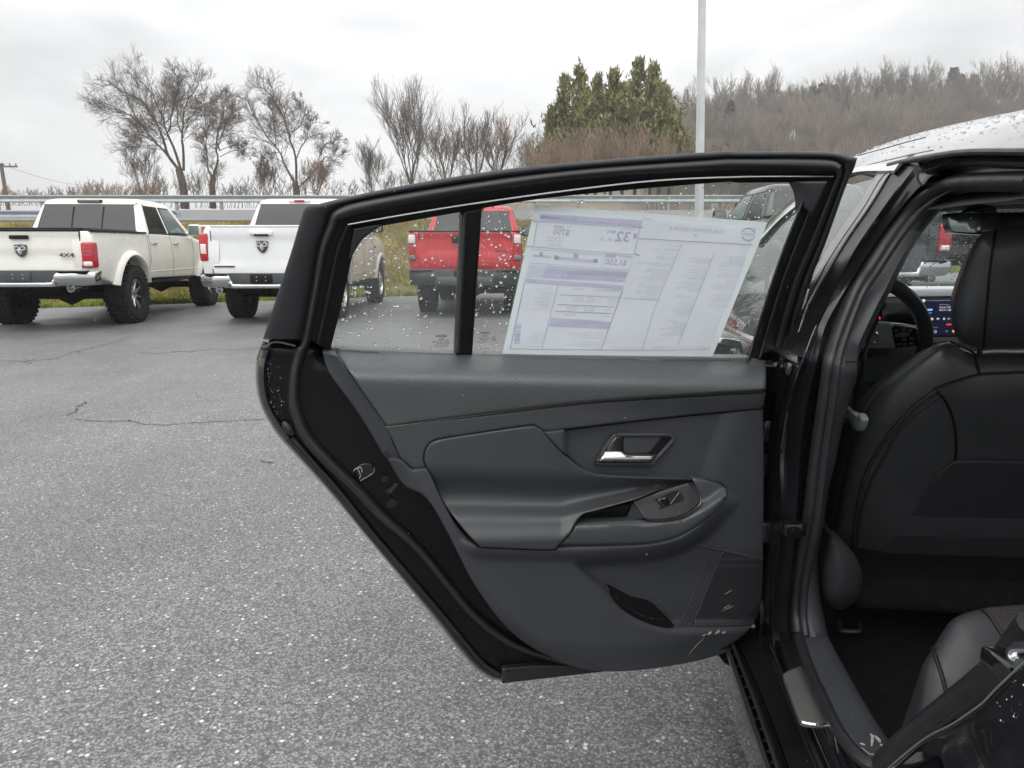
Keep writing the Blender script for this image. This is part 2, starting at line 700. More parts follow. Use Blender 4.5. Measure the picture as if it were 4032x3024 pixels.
# speaker mesh: rows of small raised cells
m, nt, b = new_mat('speaker mesh plastic')
v = coords(nt, (1, 1, 1.15))
v.node.inputs['Rotation'].default_value = (0, 0, R(-14))
b.inputs['Roughness'].default_value = 0.5
d = voro(nt, v, 330)
d.node.inputs['Randomness'].default_value = 0.0
nt.links.new(ramp(nt, d, (0.25, (0.05, 0.053, 0.06)), (0.5, (0.016, 0.017, 0.019))), b.inputs['Base Color'])
bump(nt, b, d, -0.6, 0.001)
MAT['mesh'] = m

MAT['door_glass'] = glass_mat('rear door glass', (0.965, 0.985, 0.977), haze=0.035, haze_col=(0.80, 0.87, 0.84))
MAT['front_glass'] = glass_mat('front door glass', (0.5, 0.62, 0.60), haze=0.05, ior=3.0)
MAT['screen_glass'] = glass_mat('windscreen glass', (0.86, 0.90, 0.89), haze=0.035, haze_col=(0.6, 0.65, 0.65))
MAT['truck_glass'] = plain('dark truck glass', (0.016, 0.018, 0.02), 0.05, spec=0.55, rvary=0.02)
MAT['truck_glass_pale'] = plain('pale truck glass', (0.16, 0.20, 0.195), 0.05, spec=0.6, rvary=0.02)  # front panes: sky seen through the cab is put into the colour

# clear water
m = bpy.data.materials.new('water drop')
m.use_nodes = True
nt = m.node_tree
b = nt.nodes['Principled BSDF']
b.inputs['Base Color'].default_value = (1, 1, 1, 1)
b.inputs['Roughness'].default_value = 0.0
b.inputs['IOR'].default_value = 1.33
b.inputs['Transmission Weight'].default_value = 1.0
MAT['water'] = m

# paper with light coming through it
def paper(name, col, thru=0.74):
    m = bpy.data.materials.new(name)
    m.use_nodes = True
    nt = m.node_tree
    nt.nodes.clear()
    out = nt.nodes.new('ShaderNodeOutputMaterial')
    a = nt.nodes.new('ShaderNodeBsdfDiffuse')
    t = nt.nodes.new('ShaderNodeBsdfTranslucent')
    v = coords(nt)
    c = ramp(nt, noise(nt, v, 7, 5, 0.6), (0.3, tuple(q * 0.95 for q in col)), (0.7, col))
    nt.links.new(c, a.inputs['Color'])
    nt.links.new(c, t.inputs['Color'])
    x = nt.nodes.new('ShaderNodeMixShader')
    x.inputs['Fac'].default_value = thru
    nt.links.new(a.outputs[0], x.inputs[1])
    nt.links.new(t.outputs[0], x.inputs[2])
    nt.links.new(x.outputs[0], out.inputs['Surface'])
    bb = nt.nodes.new('ShaderNodeBump')
    bb.inputs['Strength'].default_value = 0.5
    bb.inputs['Distance'].default_value = 0.004
    nt.links.new(noise(nt, coords(nt, (9, 9, 30)), 1.0, 3), bb.inputs['Height'])
    nt.links.new(bb.outputs[0], a.inputs['Normal'])
    return m


MAT['paper'] = paper('label paper', (0.95, 0.95, 0.985))
MAT['paper_edge'] = paper('label border paper', (0.88, 0.92, 0.95))
MAT['print'] = paper('faint print', (0.62, 0.61, 0.72))
MAT['print_band'] = paper('faint printed band', (0.77, 0.765, 0.88))
MAT['print_pale'] = paper('faint printed box', (0.87, 0.89, 0.95))
MAT['print_small'] = paper('small faint print', (0.82, 0.815, 0.87))
MAT['etch'] = plain('glass etching', (0.06, 0.065, 0.065), 0.7)

# asphalt
m, nt, b = new_mat('wet chip asphalt')
v = coords(nt)
cell = voro(nt, v, 150, 'Color')
sep = nt.nodes.new('ShaderNodeSeparateColor')
nt.links.new(cell, sep.inputs[0])
base = ramp(nt, sep.outputs[0], (0.0, (0.095, 0.096, 0.099)), (0.5, (0.188, 0.19, 0.193)), (0.90, (0.285, 0.285, 0.285)), (1.0, (0.34, 0.34, 0.335)))
cell2 = voro(nt, v, 80, 'Color')
sep2 = nt.nodes.new('ShaderNodeSeparateColor')
nt.links.new(cell2, sep2.inputs[0])
chip = ramp(nt, sep2.outputs[1], (0.952, (0, 0, 0)), (0.96, (1, 1, 1)))
d62 = voro(nt, v, 80)
core = ramp(nt, d62, (0.34, (1, 1, 1)), (0.48, (0, 0, 0)))
mask = mixc(nt, 1.0, chip, core, 'MULTIPLY')
chipc = ramp(nt, sep2.outputs[2], (0.0, (0.60, 0.59, 0.56)), (0.7, (0.46, 0.455, 0.44)), (0.93, (0.52, 0.44, 0.37)))
gap = ramp(nt, voro(nt, v, 150), (0.32, (1, 1, 1)), (0.64, (0.48, 0.48, 0.49)))  # shade between the stones is put into the colour
base = mixc(nt, 1.0, base, gap, 'MULTIPLY')
mk = nt.nodes.new('ShaderNodeRGBToBW')
nt.links.new(mask, mk.inputs[0])
allc = mixc(nt, mk.outputs[0], base, chipc)
big = mixc(nt, 1.0, ramp(nt, noise(nt, v, 0.55, 6, 0.6), (0.3, (0.84, 0.84, 0.85)), (0.7, (1.14, 1.135, 1.12))), ramp(nt, noise(nt, coords(nt, (1.4, 0.35, 1)), 0.9, 5, 0.65), (0.35, (0.88, 0.88, 0.885)), (0.6, (1.06, 1.06, 1.055))), 'MULTIPLY')
allc = mixc(nt, 1.0, allc, big, 'MULTIPLY')
nt.links.new(allc, b.inputs['Base Color'])
nt.links.new(ramp(nt, noise(nt, v, 1.3, 4), (0.3, (0.42,) * 3), (0.7, (0.6,) * 3)), b.inputs['Roughness'])
b.inputs['Specular IOR Level'].default_value = 0.5
bump(nt, b, voro(nt, v, 150), -0.7, 0.004)
MAT['asphalt'] = m
MAT['crack'] = plain('asphalt crack', (0.125, 0.125, 0.128), 0.8, vary=0.4, vscale=30)

# grass bank
m, nt, b = new_mat('winter grass ground')
v = coords(nt)
g = ramp(nt, noise(nt, v, 0.7, 6, 0.65), (0.28, (0.10, 0.095, 0.04)), (0.5, (0.20, 0.165, 0.075)), (0.75, (0.27, 0.21, 0.11)))
nt.links.new(mixc(nt, noise(nt, v, 14, 3), g, (0.12, 0.11, 0.05)), b.inputs['Base Color'])
b.inputs['Roughness'].default_value = 0.95
b.inputs['Specular IOR Level'].default_value = 0.1
MAT['bank'] = m
MAT['blade_green'] = plain('green grass', (0.24, 0.26, 0.06), 0.9, spec=0.15, vary=0.35, vscale=1.5)
MAT['blade_dry'] = plain('dry grass', (0.34, 0.265, 0.11), 0.95, spec=0.1, vary=0.35, vscale=0.9)
MAT['road'] = plain('far road asphalt', (0.145, 0.145, 0.148), 0.6, vary=0.1, vscale=2)
MAT['hill'] = plain('leaf litter', (0.20, 0.16, 0.125), 1.0, spec=0.05, vary=0.35, vscale=0.12)
MAT['bark'] = plain('grey brown bark', (0.095, 0.080, 0.068), 0.95, spec=0.1, vary=0.3, vscale=3)
MAT['twig'] = plain('bare twigs', (0.15, 0.125, 0.108), 0.95, spec=0.1, vary=0.25, vscale=0.8)
MAT['brush'] = plain('brown brush twigs', (0.26, 0.195, 0.15), 0.95, spec=0.1, vary=0.3, vscale=0.6)
MAT['far_twig'] = plain('far bare wood', (0.21, 0.172, 0.138), 1.0, spec=0.05, vary=0.3, vscale=0.08)
MAT['cedar'] = plain('cedar foliage', (0.185, 0.18, 0.075), 0.9, spec=0.15, vary=0.45, vscale=0.7)
MAT['pine'] = plain('pine foliage', (0.15, 0.17, 0.12), 0.9, spec=0.1, vary=0.35, vscale=0.4)
MAT['galv'] = plain('galvanised steel', (0.33, 0.365, 0.385), 0.45, metal=0.35, vary=0.12, vscale=3)
MAT['pole_steel'] = plain('pale pole steel', (0.56, 0.58, 0.59), 0.5, metal=0.2, vary=0.1, vscale=2)
MAT['pole_wood'] = plain('utility pole wood', (0.14, 0.115, 0.10), 0.9)
MAT['wire'] = plain('power cable', (0.25, 0.25, 0.26), 0.7)
# ------------------------------------------------------------------ ground
def sheet(name, xs, ys, zf, mat, keep=None):
    X, Y = np.meshgrid(xs, ys)
    Zz = zf(X, Y)
    V = np.stack([X.ravel(), Y.ravel(), Zz.ravel()], 1)
    nx = len(xs)
    idx = np.arange(len(V)).reshape(len(ys), nx)
    F = np.stack([idx[:-1, :-1].ravel(), idx[:-1, 1:].ravel(), idx[1:, 1:].ravel(), idx[1:, :-1].ravel()], 1)
    o = link(name, fast_mesh(name, V, F, smooth=True), mat)
    tag(o, kind='structure')
    return o


def lot_z(x, y):
    return 0.10 * np.clip(x - 2.6, 0, 5) + 0 * y


def edge_y(x):
    return np.clip(18.0 + (x + 2.8) * 0.55, 14.2, 20.5)


ROAD0, ROAD1 = 25.0, 29.6


def bank_z(x, y):
    e = edge_y(x)
    t = np.clip((y - e - 0.8) / (ROAD0 - e - 0.8), 0, 1)
    t = t * t * (3 - 2 * t) * 0.6 + t * 0.4
    z = 0.006 + lot_z(x, 0) * (1 - t) + 2.02 * t
    z = z + 0.62 * np.clip((y - ROAD0) / (ROAD1 - ROAD0), 0, 1)
    z = z - 0.9 * sstep(ROAD1 + 3, ROAD1 + 14, y)
    return z


def hill_z(x, y):
    """Level fields, and to the right a wooded ridge that climbs to the right."""
    rx = np.clip((x - 5) / 105.0, 0, 1.6)
    ridge = 19.0 + 7.5 * rx
    up = sstep(95, 190, y - 0.1 * x) * sstep(-40, 25, x)
    return 2.0 + 1.9 * sstep(46, 58, y) + ridge * up + 1.2 * sstep(60, 300, y)


xs_in = np.concatenate([np.linspace(-70, -13, 14), np.linspace(-12, 14, 80), np.linspace(16, 70, 14)])
sheet('parking_lot', np.concatenate([np.linspace(-70, -10, 10), np.linspace(-9, 9, 40), np.linspace(10, 70, 10)]), np.linspace(-20, 22.5, 40), lot_z, MAT['asphalt'])
# grass from the edge of the asphalt up to the road
T = np.linspace(0, 1, 40)
XX = np.repeat(xs_in[None], 40, 0)
E = edge_y(XX) + 0.10 * np.sin(XX * 3.1) + 0.06 * np.sin(XX * 7.7)
YY = E + (46.0 - E) * (T ** 1.4)[:, None]
ZZ = bank_z(XX, YY) + 0.05 * np.sin(XX * 1.7 + YY) * np.cos(YY * 2.3) * ((YY > E + 0.3) & (YY < 24.5))
ZZ[0] -= 0.03
V = np.stack([XX.ravel(), YY.ravel(), ZZ.ravel()], 1)
idx = np.arange(V.shape[0]).reshape(40, -1)
F = np.stack([idx[:-1, :-1].ravel(), idx[:-1, 1:].ravel(), idx[1:, 1:].ravel(), idx[1:, :-1].ravel()], 1)
tag(link('grass_bank', fast_mesh('grass_bank', V, F, True), MAT['bank']), kind='structure')
# the road on the bank, with a raised edge
sheet('road', np.linspace(-70, 70, 30), np.linspace(ROAD0 + 0.4, ROAD1, 8), lambda x, y: bank_z(x, y) + 0.03, MAT['road'])
# country behind, one sheet to the horizon
sheet('hillside', np.concatenate([np.linspace(-1500, -150, 10), np.linspace(-140, 260, 81), np.linspace(300, 1500, 10)]),
      np.concatenate([np.linspace(45.5, 260, 60), np.linspace(300, 2500, 10)]), hill_z, MAT['hill'])

# cracks in the asphalt
ck = [Z(0, 1300, 2.0109, (-60, 248), (0, 243), (120, 238), (300, 235), (430, 225), (520, 190), (680, 150), (860, 105), (1050, 45)),
      Z(0, 1300, 2.0109, (-40, 275), (110, 245), (250, 262)),
      Z(0, 1300, 2.0109, (1130, 182), (1300, 178), (1420, 165), (1520, 165), (1680, 150), (1900, 150), (2080, 140)),
      Z(0, 1300, 2.0109, (520, 670), (600, 640), (620, 600), (690, 570)),
      Z(0, 1300, 2.0109, (600, 700), (720, 715), (960, 715), (1050, 716), (1150, 742), (1300, 746), (1450, 735), (1650, 722), (1850, 712), (2090, 702)),
      Z(0, 1300, 2.0109, (2060, 1030), (2160, 1050))]
for k, c in enumerate(ck):
    q = cr(c, 9)
    q = q + RNG.normal(0, 2.0, q.shape)
    P = ZP(q, 0.004)
    wd = 0.004 + 0.006 * RNG.random(len(P))
    t = np.gradient(P, axis=0)
    t /= np.linalg.norm(t, axis=1)[:, None]
    s = np.stack([-t[:, 1], t[:, 0], 0 * t[:, 0]], 1) * wd[:, None]
    m = MB()
    m.loft([P - s, P + s])
    o = m.build('pavement_crack', MAT['crack'])
    tag(o, kind='structure')


def blades(name, n, xr, yr, ys, hgt, wid, mat, zf, label, edge=False):
    x = RNG.uniform(*xr, n)
    y0 = edge_y(x) if edge else 0 * x
    y = y0 + yr[0] + (yr[1] - yr[0] if edge else yr[1] - yr[0]) * RNG.random(n) ** ys
    z = zf(x, y)
    h = hgt * RNG.uniform(0.5, 1.3, n)
    a = RNG.uniform(0, math.pi, n)
    lx, ly = RNG.normal(0, 0.45, n) * h, RNG.normal(0, 0.45, n) * h
    w = wid * RNG.uniform(0.6, 1.4, n)
    V = np.zeros((n, 3, 3))
    V[:, 0] = np.stack([x - w * np.cos(a), y - w * np.sin(a), z - 0.02], 1)
    V[:, 1] = np.stack([x + w * np.cos(a), y + w * np.sin(a), z - 0.02], 1)
    V[:, 2] = np.stack([x + lx, y + ly, z + h], 1)
    T = np.arange(3 * n).reshape(n, 3)
    o = link(name, fast_mesh(name, V.reshape(-1, 3), T), mat)
    tag(o, label, 'grass', kind='stuff')
    return o


blades('verge_grass', 75000, (-14, 14), (-0.02, 2.6), 1.1, 0.09, 0.012, MAT['blade_green'], bank_z, 'short green grass along the asphalt edge', True)
blades('bank_grass', 100000, (-18, 19), (1.4, 9.5), 1.0, 0.17, 0.018, MAT['blade_dry'], lambda x, y: bank_z(x, np.minimum(y, 24.9)), 'dry yellow grass on the bank below the road', True)
# ------------------------------------------------------------------ trees
class Segs:
    """Branch pieces, drawn later as thin prisms."""

    def __init__(s):
        s.d = []

    def poly(s, P, r0, r1):
        m = len(P) - 1
        for i in range(m):
            s.d.append((*P[i], *P[i + 1], r0 + (r1 - r0) * i / m, r0 + (r1 - r0) * (i + 1) / m))


def seg_mesh(name, D, n=3):
    D = np.array(D, float).reshape(-1, 8)
    A, B = D[:, :3], D[:, 3:6]
    t = B - A
    t /= np.linalg.norm(t, axis=1)[:, None] + 1e-9
    ref = np.where((np.abs(t[:, 2]) > 0.9)[:, None], np.array([1.0, 0, 0]), np.array([0, 0, 1.0]))
    u = np.cross(t, ref)
    u /= np.linalg.norm(u, axis=1)[:, None] + 1e-9
    v = np.cross(t, u)
    m = len(D)
    V = np.zeros((m, 2 * n, 3))
    for k in range(n):
        q = 2 * math.pi * k / n
        dirn = u * math.cos(q) + v * math.sin(q)
        V[:, k] = A - t * (D[:, 6:7] * 0.3) + dirn * D[:, 6:7]
        V[:, n + k] = B + t * (D[:, 7:8] * 0.3) + dirn * D[:, 7:8]
    base = (np.arange(m) * 2 * n)[:, None]
    F = np.stack([np.array([k, (k + 1) % n, n + (k + 1) % n, n + k]) for k in range(n)])
    T = (base[:, None] + F[None]).reshape(-1, 4)
    return fast_mesh(name, V.reshape(-1, 3), T, smooth=True)


def rot_about(d, axis, ang):
    return Matrix.Rotation(ang, 3, axis) @ d


def grow(S, p, d, L, r, depth, rnd, spread=0.6, up=0.12, kids=(3, 5), rmin=0.004, wig=0.16, droop=0.0, shrink=0.62):
    """A wavy branch with side branches."""
    n = 5
    P = [p.copy()]
    q, dd = p.copy(), d.normalized()
    for i in range(n):
        dd = (dd + Vector((rnd.gauss(0, wig), rnd.gauss(0, wig), rnd.gauss(0, wig) + up - droop * i / n))).normalized()
        q = q + dd * (L / n)
        P.append(q.copy())
    r1 = max(rmin, r * 0.45)
    S.poly([tuple(v) for v in P], max(rmin, r), r1)
    if depth <= 0:
        return
    k = rnd.randint(*kids)
    for j in range(k):
        t = 0.3 + 0.7 * (j + rnd.random() * 0.9) / k
        i = min(n - 1, int(t * n))
        base = P[i] + (P[i + 1] - P[i]) * (t * n - i if t * n - i < 1 else 1.0)
        seg = (P[i + 1] - P[i]).normalized()
        ax = seg.cross(Vector((rnd.gauss(0, 1), rnd.gauss(0, 1), rnd.gauss(0, 1))))
        if ax.length < 1e-4:
            continue
        nd = rot_about(seg, ax.normalized(), spread * rnd.uniform(0.6, 1.35))
        grow(S, base, nd, L * shrink * rnd.uniform(0.7, 1.15), max(rmin, r * 0.52), depth - 1, rnd, spread, up, kids, rmin, wig, droop, shrink)


def split_tree(name, S, loc, label, cat, group, rth, mat_t, mat_c):
    """Trunk with limbs, and the crown of twigs, as two parts of one tree."""
    root = empty(name, loc)
    tag(root, label, cat, group)
    D = np.array(S.d)
    big = D[:, 6] >= rth
    link('trunk', seg_mesh('trunk', D[big], 7), mat_t, root)
    if (~big).any():
        link('crown', seg_mesh('crown', D[~big], 3), mat_c, root)
    return root


def traced_tree(name, dist, trunk, r_base, limbs, seed, label, group, depth=3, kid_len=0.33, twig_r=0.0075):
    r_base *= 0.68
    f0 = np.array(trunk[-1])
    limbs = [([tuple(np.array(p) + (f0 - np.array(p)) * 0.17 * min(1.0, np.linalg.norm(np.array(p) - f0) / 200.0)) for p in q], r * 0.42) for q, r in limbs]
    rnd = random.Random(seed)
    S = Segs()
    P0 = YP(cr(trunk, 4), dist)
    base = P0[0]
    S.poly([tuple(v) for v in P0], r_base, r_base * 0.72)
    for k, (pts, r0) in enumerate(limbs):
        q = cr(pts, 3)
        t = np.linspace(0, 1, len(q))
        off = (rnd.uniform(-3.0, 3.0)) * t ** 1.3
        P = YP(q, dist) + np.stack([0 * t, off, 0 * t], 1)
        P = P + np.array([[rnd.gauss(0, 0.06) for _ in range(3)] for _ in t]) * t[:, None]
        S.poly([tuple(v) for v in P], r0, max(0.014, r0 * 0.22))
        tot = np.linalg.norm(np.diff(P, axis=0), axis=1).sum()
        n_k = int(10 + tot * 2.2)
        for j in range(n_k):
            u = 0.25 + 0.75 * (j + rnd.random()) / n_k
            i = min(len(P) - 2, int(u * (len(P) - 1)))
            fr = u * (len(P) - 1) - i
            b = Vector(P[i] + (P[i + 1] - P[i]) * fr)
            sd = Vector(P[i + 1] - P[i]).normalized()
            ax = sd.cross(Vector((rnd.gauss(0, 1), rnd.gauss(0, 1), rnd.gauss(0, 1)))).normalized()
            nd = rot_about(sd, ax, rnd.uniform(0.45, 1.15)) + Vector((0, 0, 0.10))
            L = tot * kid_len * rnd.uniform(0.6, 1.15) * (1.15 - 0.72 * u)
            grow(S, b, nd, L, max(0.016, r0 * 0.30 * (1.1 - 0.6 * u)), depth - 1, rnd, 0.68, 0.06, (5, 7), twig_r, 0.15, 0.08 if u < 0.5 else 0.0, 0.66)
    return split_tree(name, S, (base[0], base[1], base[2] - 0.5), label, 'tree', group, 0.088, MAT['bark'], MAT['twig'])


G_BIG = 'large bare trees beyond the road'
traced_tree('bare_tree', 62, zT((790, 1230), (785, 1160), (772, 1050), (745, 955)), 0.55, [
    (zT((752, 965), (690, 880), (630, 800), (560, 720), (480, 610), (400, 520), (320, 480), (220, 460), (120, 380)), 0.26),
    (zT((750, 960), (670, 850), (640, 720), (590, 560), (470, 380), (330, 300), (225, 215)), 0.30),
    (zT((755, 940), (715, 780), (665, 620), (660, 520), (590, 330), (480, 165)), 0.27),
    (zT((665, 630), (690, 500), (740, 330), (790, 250), (765, 110)), 0.17),
    (zT((780, 960), (788, 800), (790, 690), (815, 540), (860, 390), (960, 280), (1010, 180)), 0.26),
    (zT((785, 690), (730, 560), (700, 430), (640, 280), (620, 150)), 0.15),
    (zT((560, 720), (480, 690), (390, 620), (290, 620), (250, 720)), 0.11),
    (zT((610, 780), (520, 700), (420, 650), (310, 680), (290, 780)), 0.10),
    (zT((815, 540), (880, 420), (930, 330), (1050, 250)), 0.11)], 3, 'largest bare tree with a wide fan of limbs behind the cream pickup cab', G_BIG)
traced_tree('bare_tree', 60, zT((992, 1230), (990, 1160), (990, 1070), (992, 1000)), 0.40, [
    (zT((985, 1010), (950, 930), (930, 800), (895, 710), (850, 640)), 0.22),
    (zT((930, 800), (945, 650), (930, 480), (870, 400)), 0.12),
    (zT((995, 1000), (1040, 880), (1045, 790), (1080, 650), (1120, 600), (1220, 540), (1260, 560)), 0.23),
    (zT((1045, 790), (1010, 690), (1000, 600), (1012, 450), (980, 310), (1040, 240)), 0.16),
    (zT((1075, 660), (1080, 560), (1120, 450), (1100, 350)), 0.11),
    (zT((1045, 800), (1110, 730), (1200, 690)), 0.09),
    (zT((1050, 850), (1110, 800), (1180, 770), (1260, 810)), 0.10),
    (zT((990, 1120), (1025, 1090), (1042, 1030), (1046, 950), (1052, 880)), 0.10)], 5, 'bare forked tree between the two white pickups', G_BIG)
traced_tree('bare_tree', 58, zT((1605, 1230), (1602, 1150), (1598, 1090), (1590, 1050)), 0.45, [
    (zT((1590, 1060), (1510, 910), (1470, 810), (1425, 740), (1330, 620), (1240, 480), (1200, 390)), 0.22),
    (zT((1425, 740), (1405, 600), (1370, 450), (1340, 320)), 0.12),
    (zT((1598, 1060), (1602, 850), (1575, 720), (1560, 610), (1520, 470), (1460, 340), (1400, 280)), 0.24),
    (zT((1605, 850), (1640, 740), (1690, 650), (1700, 560), (1800, 500)), 0.14),
    (zT((1560, 610), (1600, 560), (1640, 420), (1560, 280)), 0.13),
    (zT((1610, 1090), (1700, 1000), (1760, 930), (1830, 840), (1890, 820), (1990, 830)), 0.17),
    (zT((1790, 840), (1830, 730), (1900, 680), (2000, 660)), 0.09),
    (zT((1510, 910), (1470, 868), (1420, 880), (1370, 940)), 0.08)], 9, 'bare tree with a low right limb behind the silver white pickup', G_BIG)


def wild_tree(px, ybase, ytop, dist, seed, label, group, stems=5, lean=0.35, depth=3, r=0.16, name='bare_tree', mat=None, twig=0.0085, kids=(5, 7), spread=0.62, up=0.16, width=None):
    """A bare tree of several stems rising from one foot."""
    rnd = random.Random(seed)
    b = YP([[px, ybase]], dist)[0]
    top = YP([[px, ytop]], dist)[0]
    H = top[2] - b[2]
    S = Segs()
    foot = Vector(b) - Vector((0, 0, 0.8))
    S.poly([tuple(foot), tuple(Vector(b) + Vector((0, 0, H * 0.12)))], r * 1.5, r * 1.2)
    for k in range(stems):
        a = 2 * math.pi * (k + rnd.random() * 0.7) / stems
        d = Vector((math.cos(a) * lean, math.sin(a) * lean, 1.0))
        grow(S, Vector(b) + Vector((0, 0, H * 0.10)), d, H * rnd.uniform(0.44, 0.54), r * 0.5, depth, rnd, spread, up, kids, twig, 0.09, 0.0, 0.58)
    return split_tree(name, S, tuple(foot), label, 'tree', group, 0.045, MAT['bark'], mat or MAT['twig'])


G_MID = 'medium bare trees beyond the road'
wild_tree(1620, 790, 300, 66, 11, 'tall slender bare tree of many upright stems above the door frame', G_MID, stems=8, lean=0.26, r=0.12, up=0.16, spread=0.5)
wild_tree(1760, 780, 425, 62, 12, 'bare tree leaning right of the tall slender one', G_MID, stems=5, lean=0.45, r=0.13)
wild_tree(1875, 760, 425, 60, 13, 'open crooked bare tree left of the red budded one', G_MID, stems=4, lean=0.45, r=0.15)
wild_tree(1960, 750, 430, 61, 14, 'rusty bare tree standing left of the evergreens', G_MID, stems=5, lean=0.48, r=0.14, mat=MAT['brush'])
wild_tree(1470, 800, 530, 64, 15, 'small thin bare tree left of the tall slender one', G_MID, stems=5, lean=0.30, r=0.07)
wild_tree(2090, 740, 520, 66, 16, 'low bare tree beside the left evergreen', G_MID, stems=6, lean=0.4, r=0.07)
wild_tree(570, 800, 540, 66, 17, 'thin bare tree in front of the largest one', G_MID, stems=5, lean=0.5, r=0.07)
wild_tree(1250, 790, 610, 58, 18, 'low brown bare tree right of the silver white pickup roof', G_MID, stems=7, lean=0.6, r=0.06, mat=MAT['brush'])
wild_tree(1060, 800, 600, 60, 19, 'low thin bare tree above the silver white pickup roof', G_MID, stems=6, lean=0.5, r=0.05)


def thicket(name, pts, dist, label, seed, mat, n_per=60, jitter=4.0):
    """Brush: one tangle of thin stems along a line of (px, ybase, ytop)."""
    rnd = random.Random(seed)
    S = Segs()
    foot = None
    for i in range(len(pts) - 1):
        for k in range(n_per):
            t = (k + rnd.random()) / n_per
            px, yb, yt = [pts[i][j] + (pts[i + 1][j] - pts[i][j]) * t for j in range(3)]
            dd = dist + rnd.uniform(-jitter, jitter)
            b = YP([[px, yb]], dd)[0]
            H = (YP([[px, yt]], dd)[0][2] - b[2]) * rnd.uniform(0.75, 1.05)
            if foot is None:
                foot = b
            d = Vector((rnd.gauss(0, 0.35), rnd.gauss(0, 0.35), 1.0))
            grow(S, Vector(b), d, H * 0.72, 0.022, 2, rnd, 0.5, 0.10, (4, 6), 0.010, 0.13, 0.0, 0.5)
    o = link(name, seg_mesh(name, S.d, 3), mat)
    tag(o, label, 'brush', kind='stuff')
    return o


thicket('brush', [(-20, 810, 720), (120, 810, 745), (300, 810, 728), (400, 815, 705), (540, 820, 715), (640, 830, 690)], 56, 'tangled brown brush along the far side of the road at left', 21, MAT['brush'], 26)
thicket('brush', [(560, 815, 640), (760, 820, 650), (900, 820, 700), (1010, 820, 690), (1200, 820, 660), (1400, 815, 690)], 55, 'thin vines and brush under the large bare trees', 22, MAT['twig'], 14)
thicket('brush', [(1420, 800, 690), (1600, 790, 640), (1800, 770, 620), (2000, 760, 600), (2120, 750, 560)], 57, 'thin brush above the door frame under the medium trees', 23, MAT['twig'], 14)
thicket('brush', [(2110, 760, 560), (2250, 750, 500), (2400, 740, 470), (2540, 740, 500), (2680, 740, 560)], 56, 'brown bare brush in front of the evergreens', 24, MAT['brush'], 55)


def evergreen(px, ybase, ytop, dist, w, seed, label, group, mat, sprays=1500, name='evergreen_tree'):
    rnd = np.random.default_rng(seed)
    b = YP([[px, ybase]], dist)[0]
    H = YP([[px, ytop]], dist)[0][2] - b[2]
    root = empty(name, (b[0], b[1], b[2] - 0.5))
    tag(root, label, 'tree', group)
    S = Segs()
    S.poly([(b[0], b[1], b[2] - 0.5), (b[0] + 0.05, b[1], b[2] + H * 0.5), (b[0], b[1], b[2] + H * 0.97)], 0.16, 0.02)
    V = []
    nb = 130
    per = sprays // nb
    for i in range(nb):
        t = (i + rnd.random()) / nb
        z = H * (0.12 + 0.86 * t)
        R_ = 2.3 * w * (1 - t) ** 0.9 * (0.8 + 0.3 * math.sin(11 * t + seed)) * (0.45 + 0.9 * rnd.random() ** 2.2) + 0.06
        a = rnd.uniform(0, 2 * math.pi)
        base = np.array([b[0], b[1], b[2] + z])
        tip = base + np.array([math.cos(a) * R_, math.sin(a) * R_, R_ * rnd.uniform(-0.05, 0.55)])
        S.poly([tuple(base), tuple(tip)], 0.025, 0.008)
        for j in range(per):
            u = rnd.uniform(0.3, 1.05)
            c = base + (tip - base) * u + rnd.normal(0, 0.17, 3)
            s = rnd.uniform(0.12, 0.30)
            n1 = rnd.normal(0, 1, 3); n1 /= np.linalg.norm(n1)
            n2 = np.cross(n1, rnd.normal(0, 1, 3)); n2 /= np.linalg.norm(n2)
            n1 = n1 * 0.8 + np.array([0, 0, 0.7])
            V += [c - n2 * s * 0.45, c + n2 * s * 0.45, c + n1 * s * 1.5]
    V = np.array(V)
    link('trunk', seg_mesh('trunk', S.d, 5), MAT['bark'], root)
    link('crown', fast_mesh('crown', V, np.arange(len(V)).reshape(-1, 3)), mat, root)
    return root


G_EV = 'evergreens beyond the road'
for q in [(2275, 740, 262, 60, 1.7, 'evergreen with a single thin spire, leftmost of its clump'), (2215, 740, 300, 61, 1.3, 'shorter evergreen at the left edge of the clump'),
          (2345, 740, 300, 62, 1.6, 'evergreen filling the dip left of the middle spire'), (2405, 740, 275, 60, 1.6, 'evergreen with the middle spire of the clump'),
          (2500, 740, 232, 60, 1.9, 'tallest evergreen of the clump'), (2560, 740, 255, 62, 1.8, 'evergreen spire right of the tallest'),
          (2595, 740, 330, 59, 2.0, 'broad olive evergreen at the right end of the clump'), (2172, 740, 430, 61, 0.9, 'small sparse evergreen left of the clump'), (2310, 740, 380, 58, 1.6, 'low evergreen filling the front of the clump under the thin spire'), (2450, 740, 350, 58, 1.7, 'low evergreen filling the front of the clump under the tallest spire'), (2635, 745, 450, 58, 1.5, 'lowest olive evergreen at the right foot of the clump')]:
    evergreen(q[0], q[1], q[2], q[3], q[4], int(q[0]), q[5], G_EV, MAT['cedar'], 3000)


# ---- wood on the hill: separate trees along the skyline, the rest as one mass
def template(seed, H, r, depth, kids, lean=0.25, stems=3, twig=0.03):
    rnd = random.Random(seed)
    S = Segs()
    S.poly([(0, 0, -1), (0.05, 0, H * 0.35)], r, r * 0.8)
    for k in range(stems):
        a = 2 * math.pi * (k + rnd.random() * 0.6) / stems
        grow(S, Vector((0.03, 0, H * (0.25 + 0.1 * rnd.random()))), Vector((math.cos(a) * lean, math.sin(a) * lean, 1)), H * 0.45, r * 0.6, depth, rnd, 0.5, 0.14, kids, twig, 0.12, 0.0, 0.58)
    return S


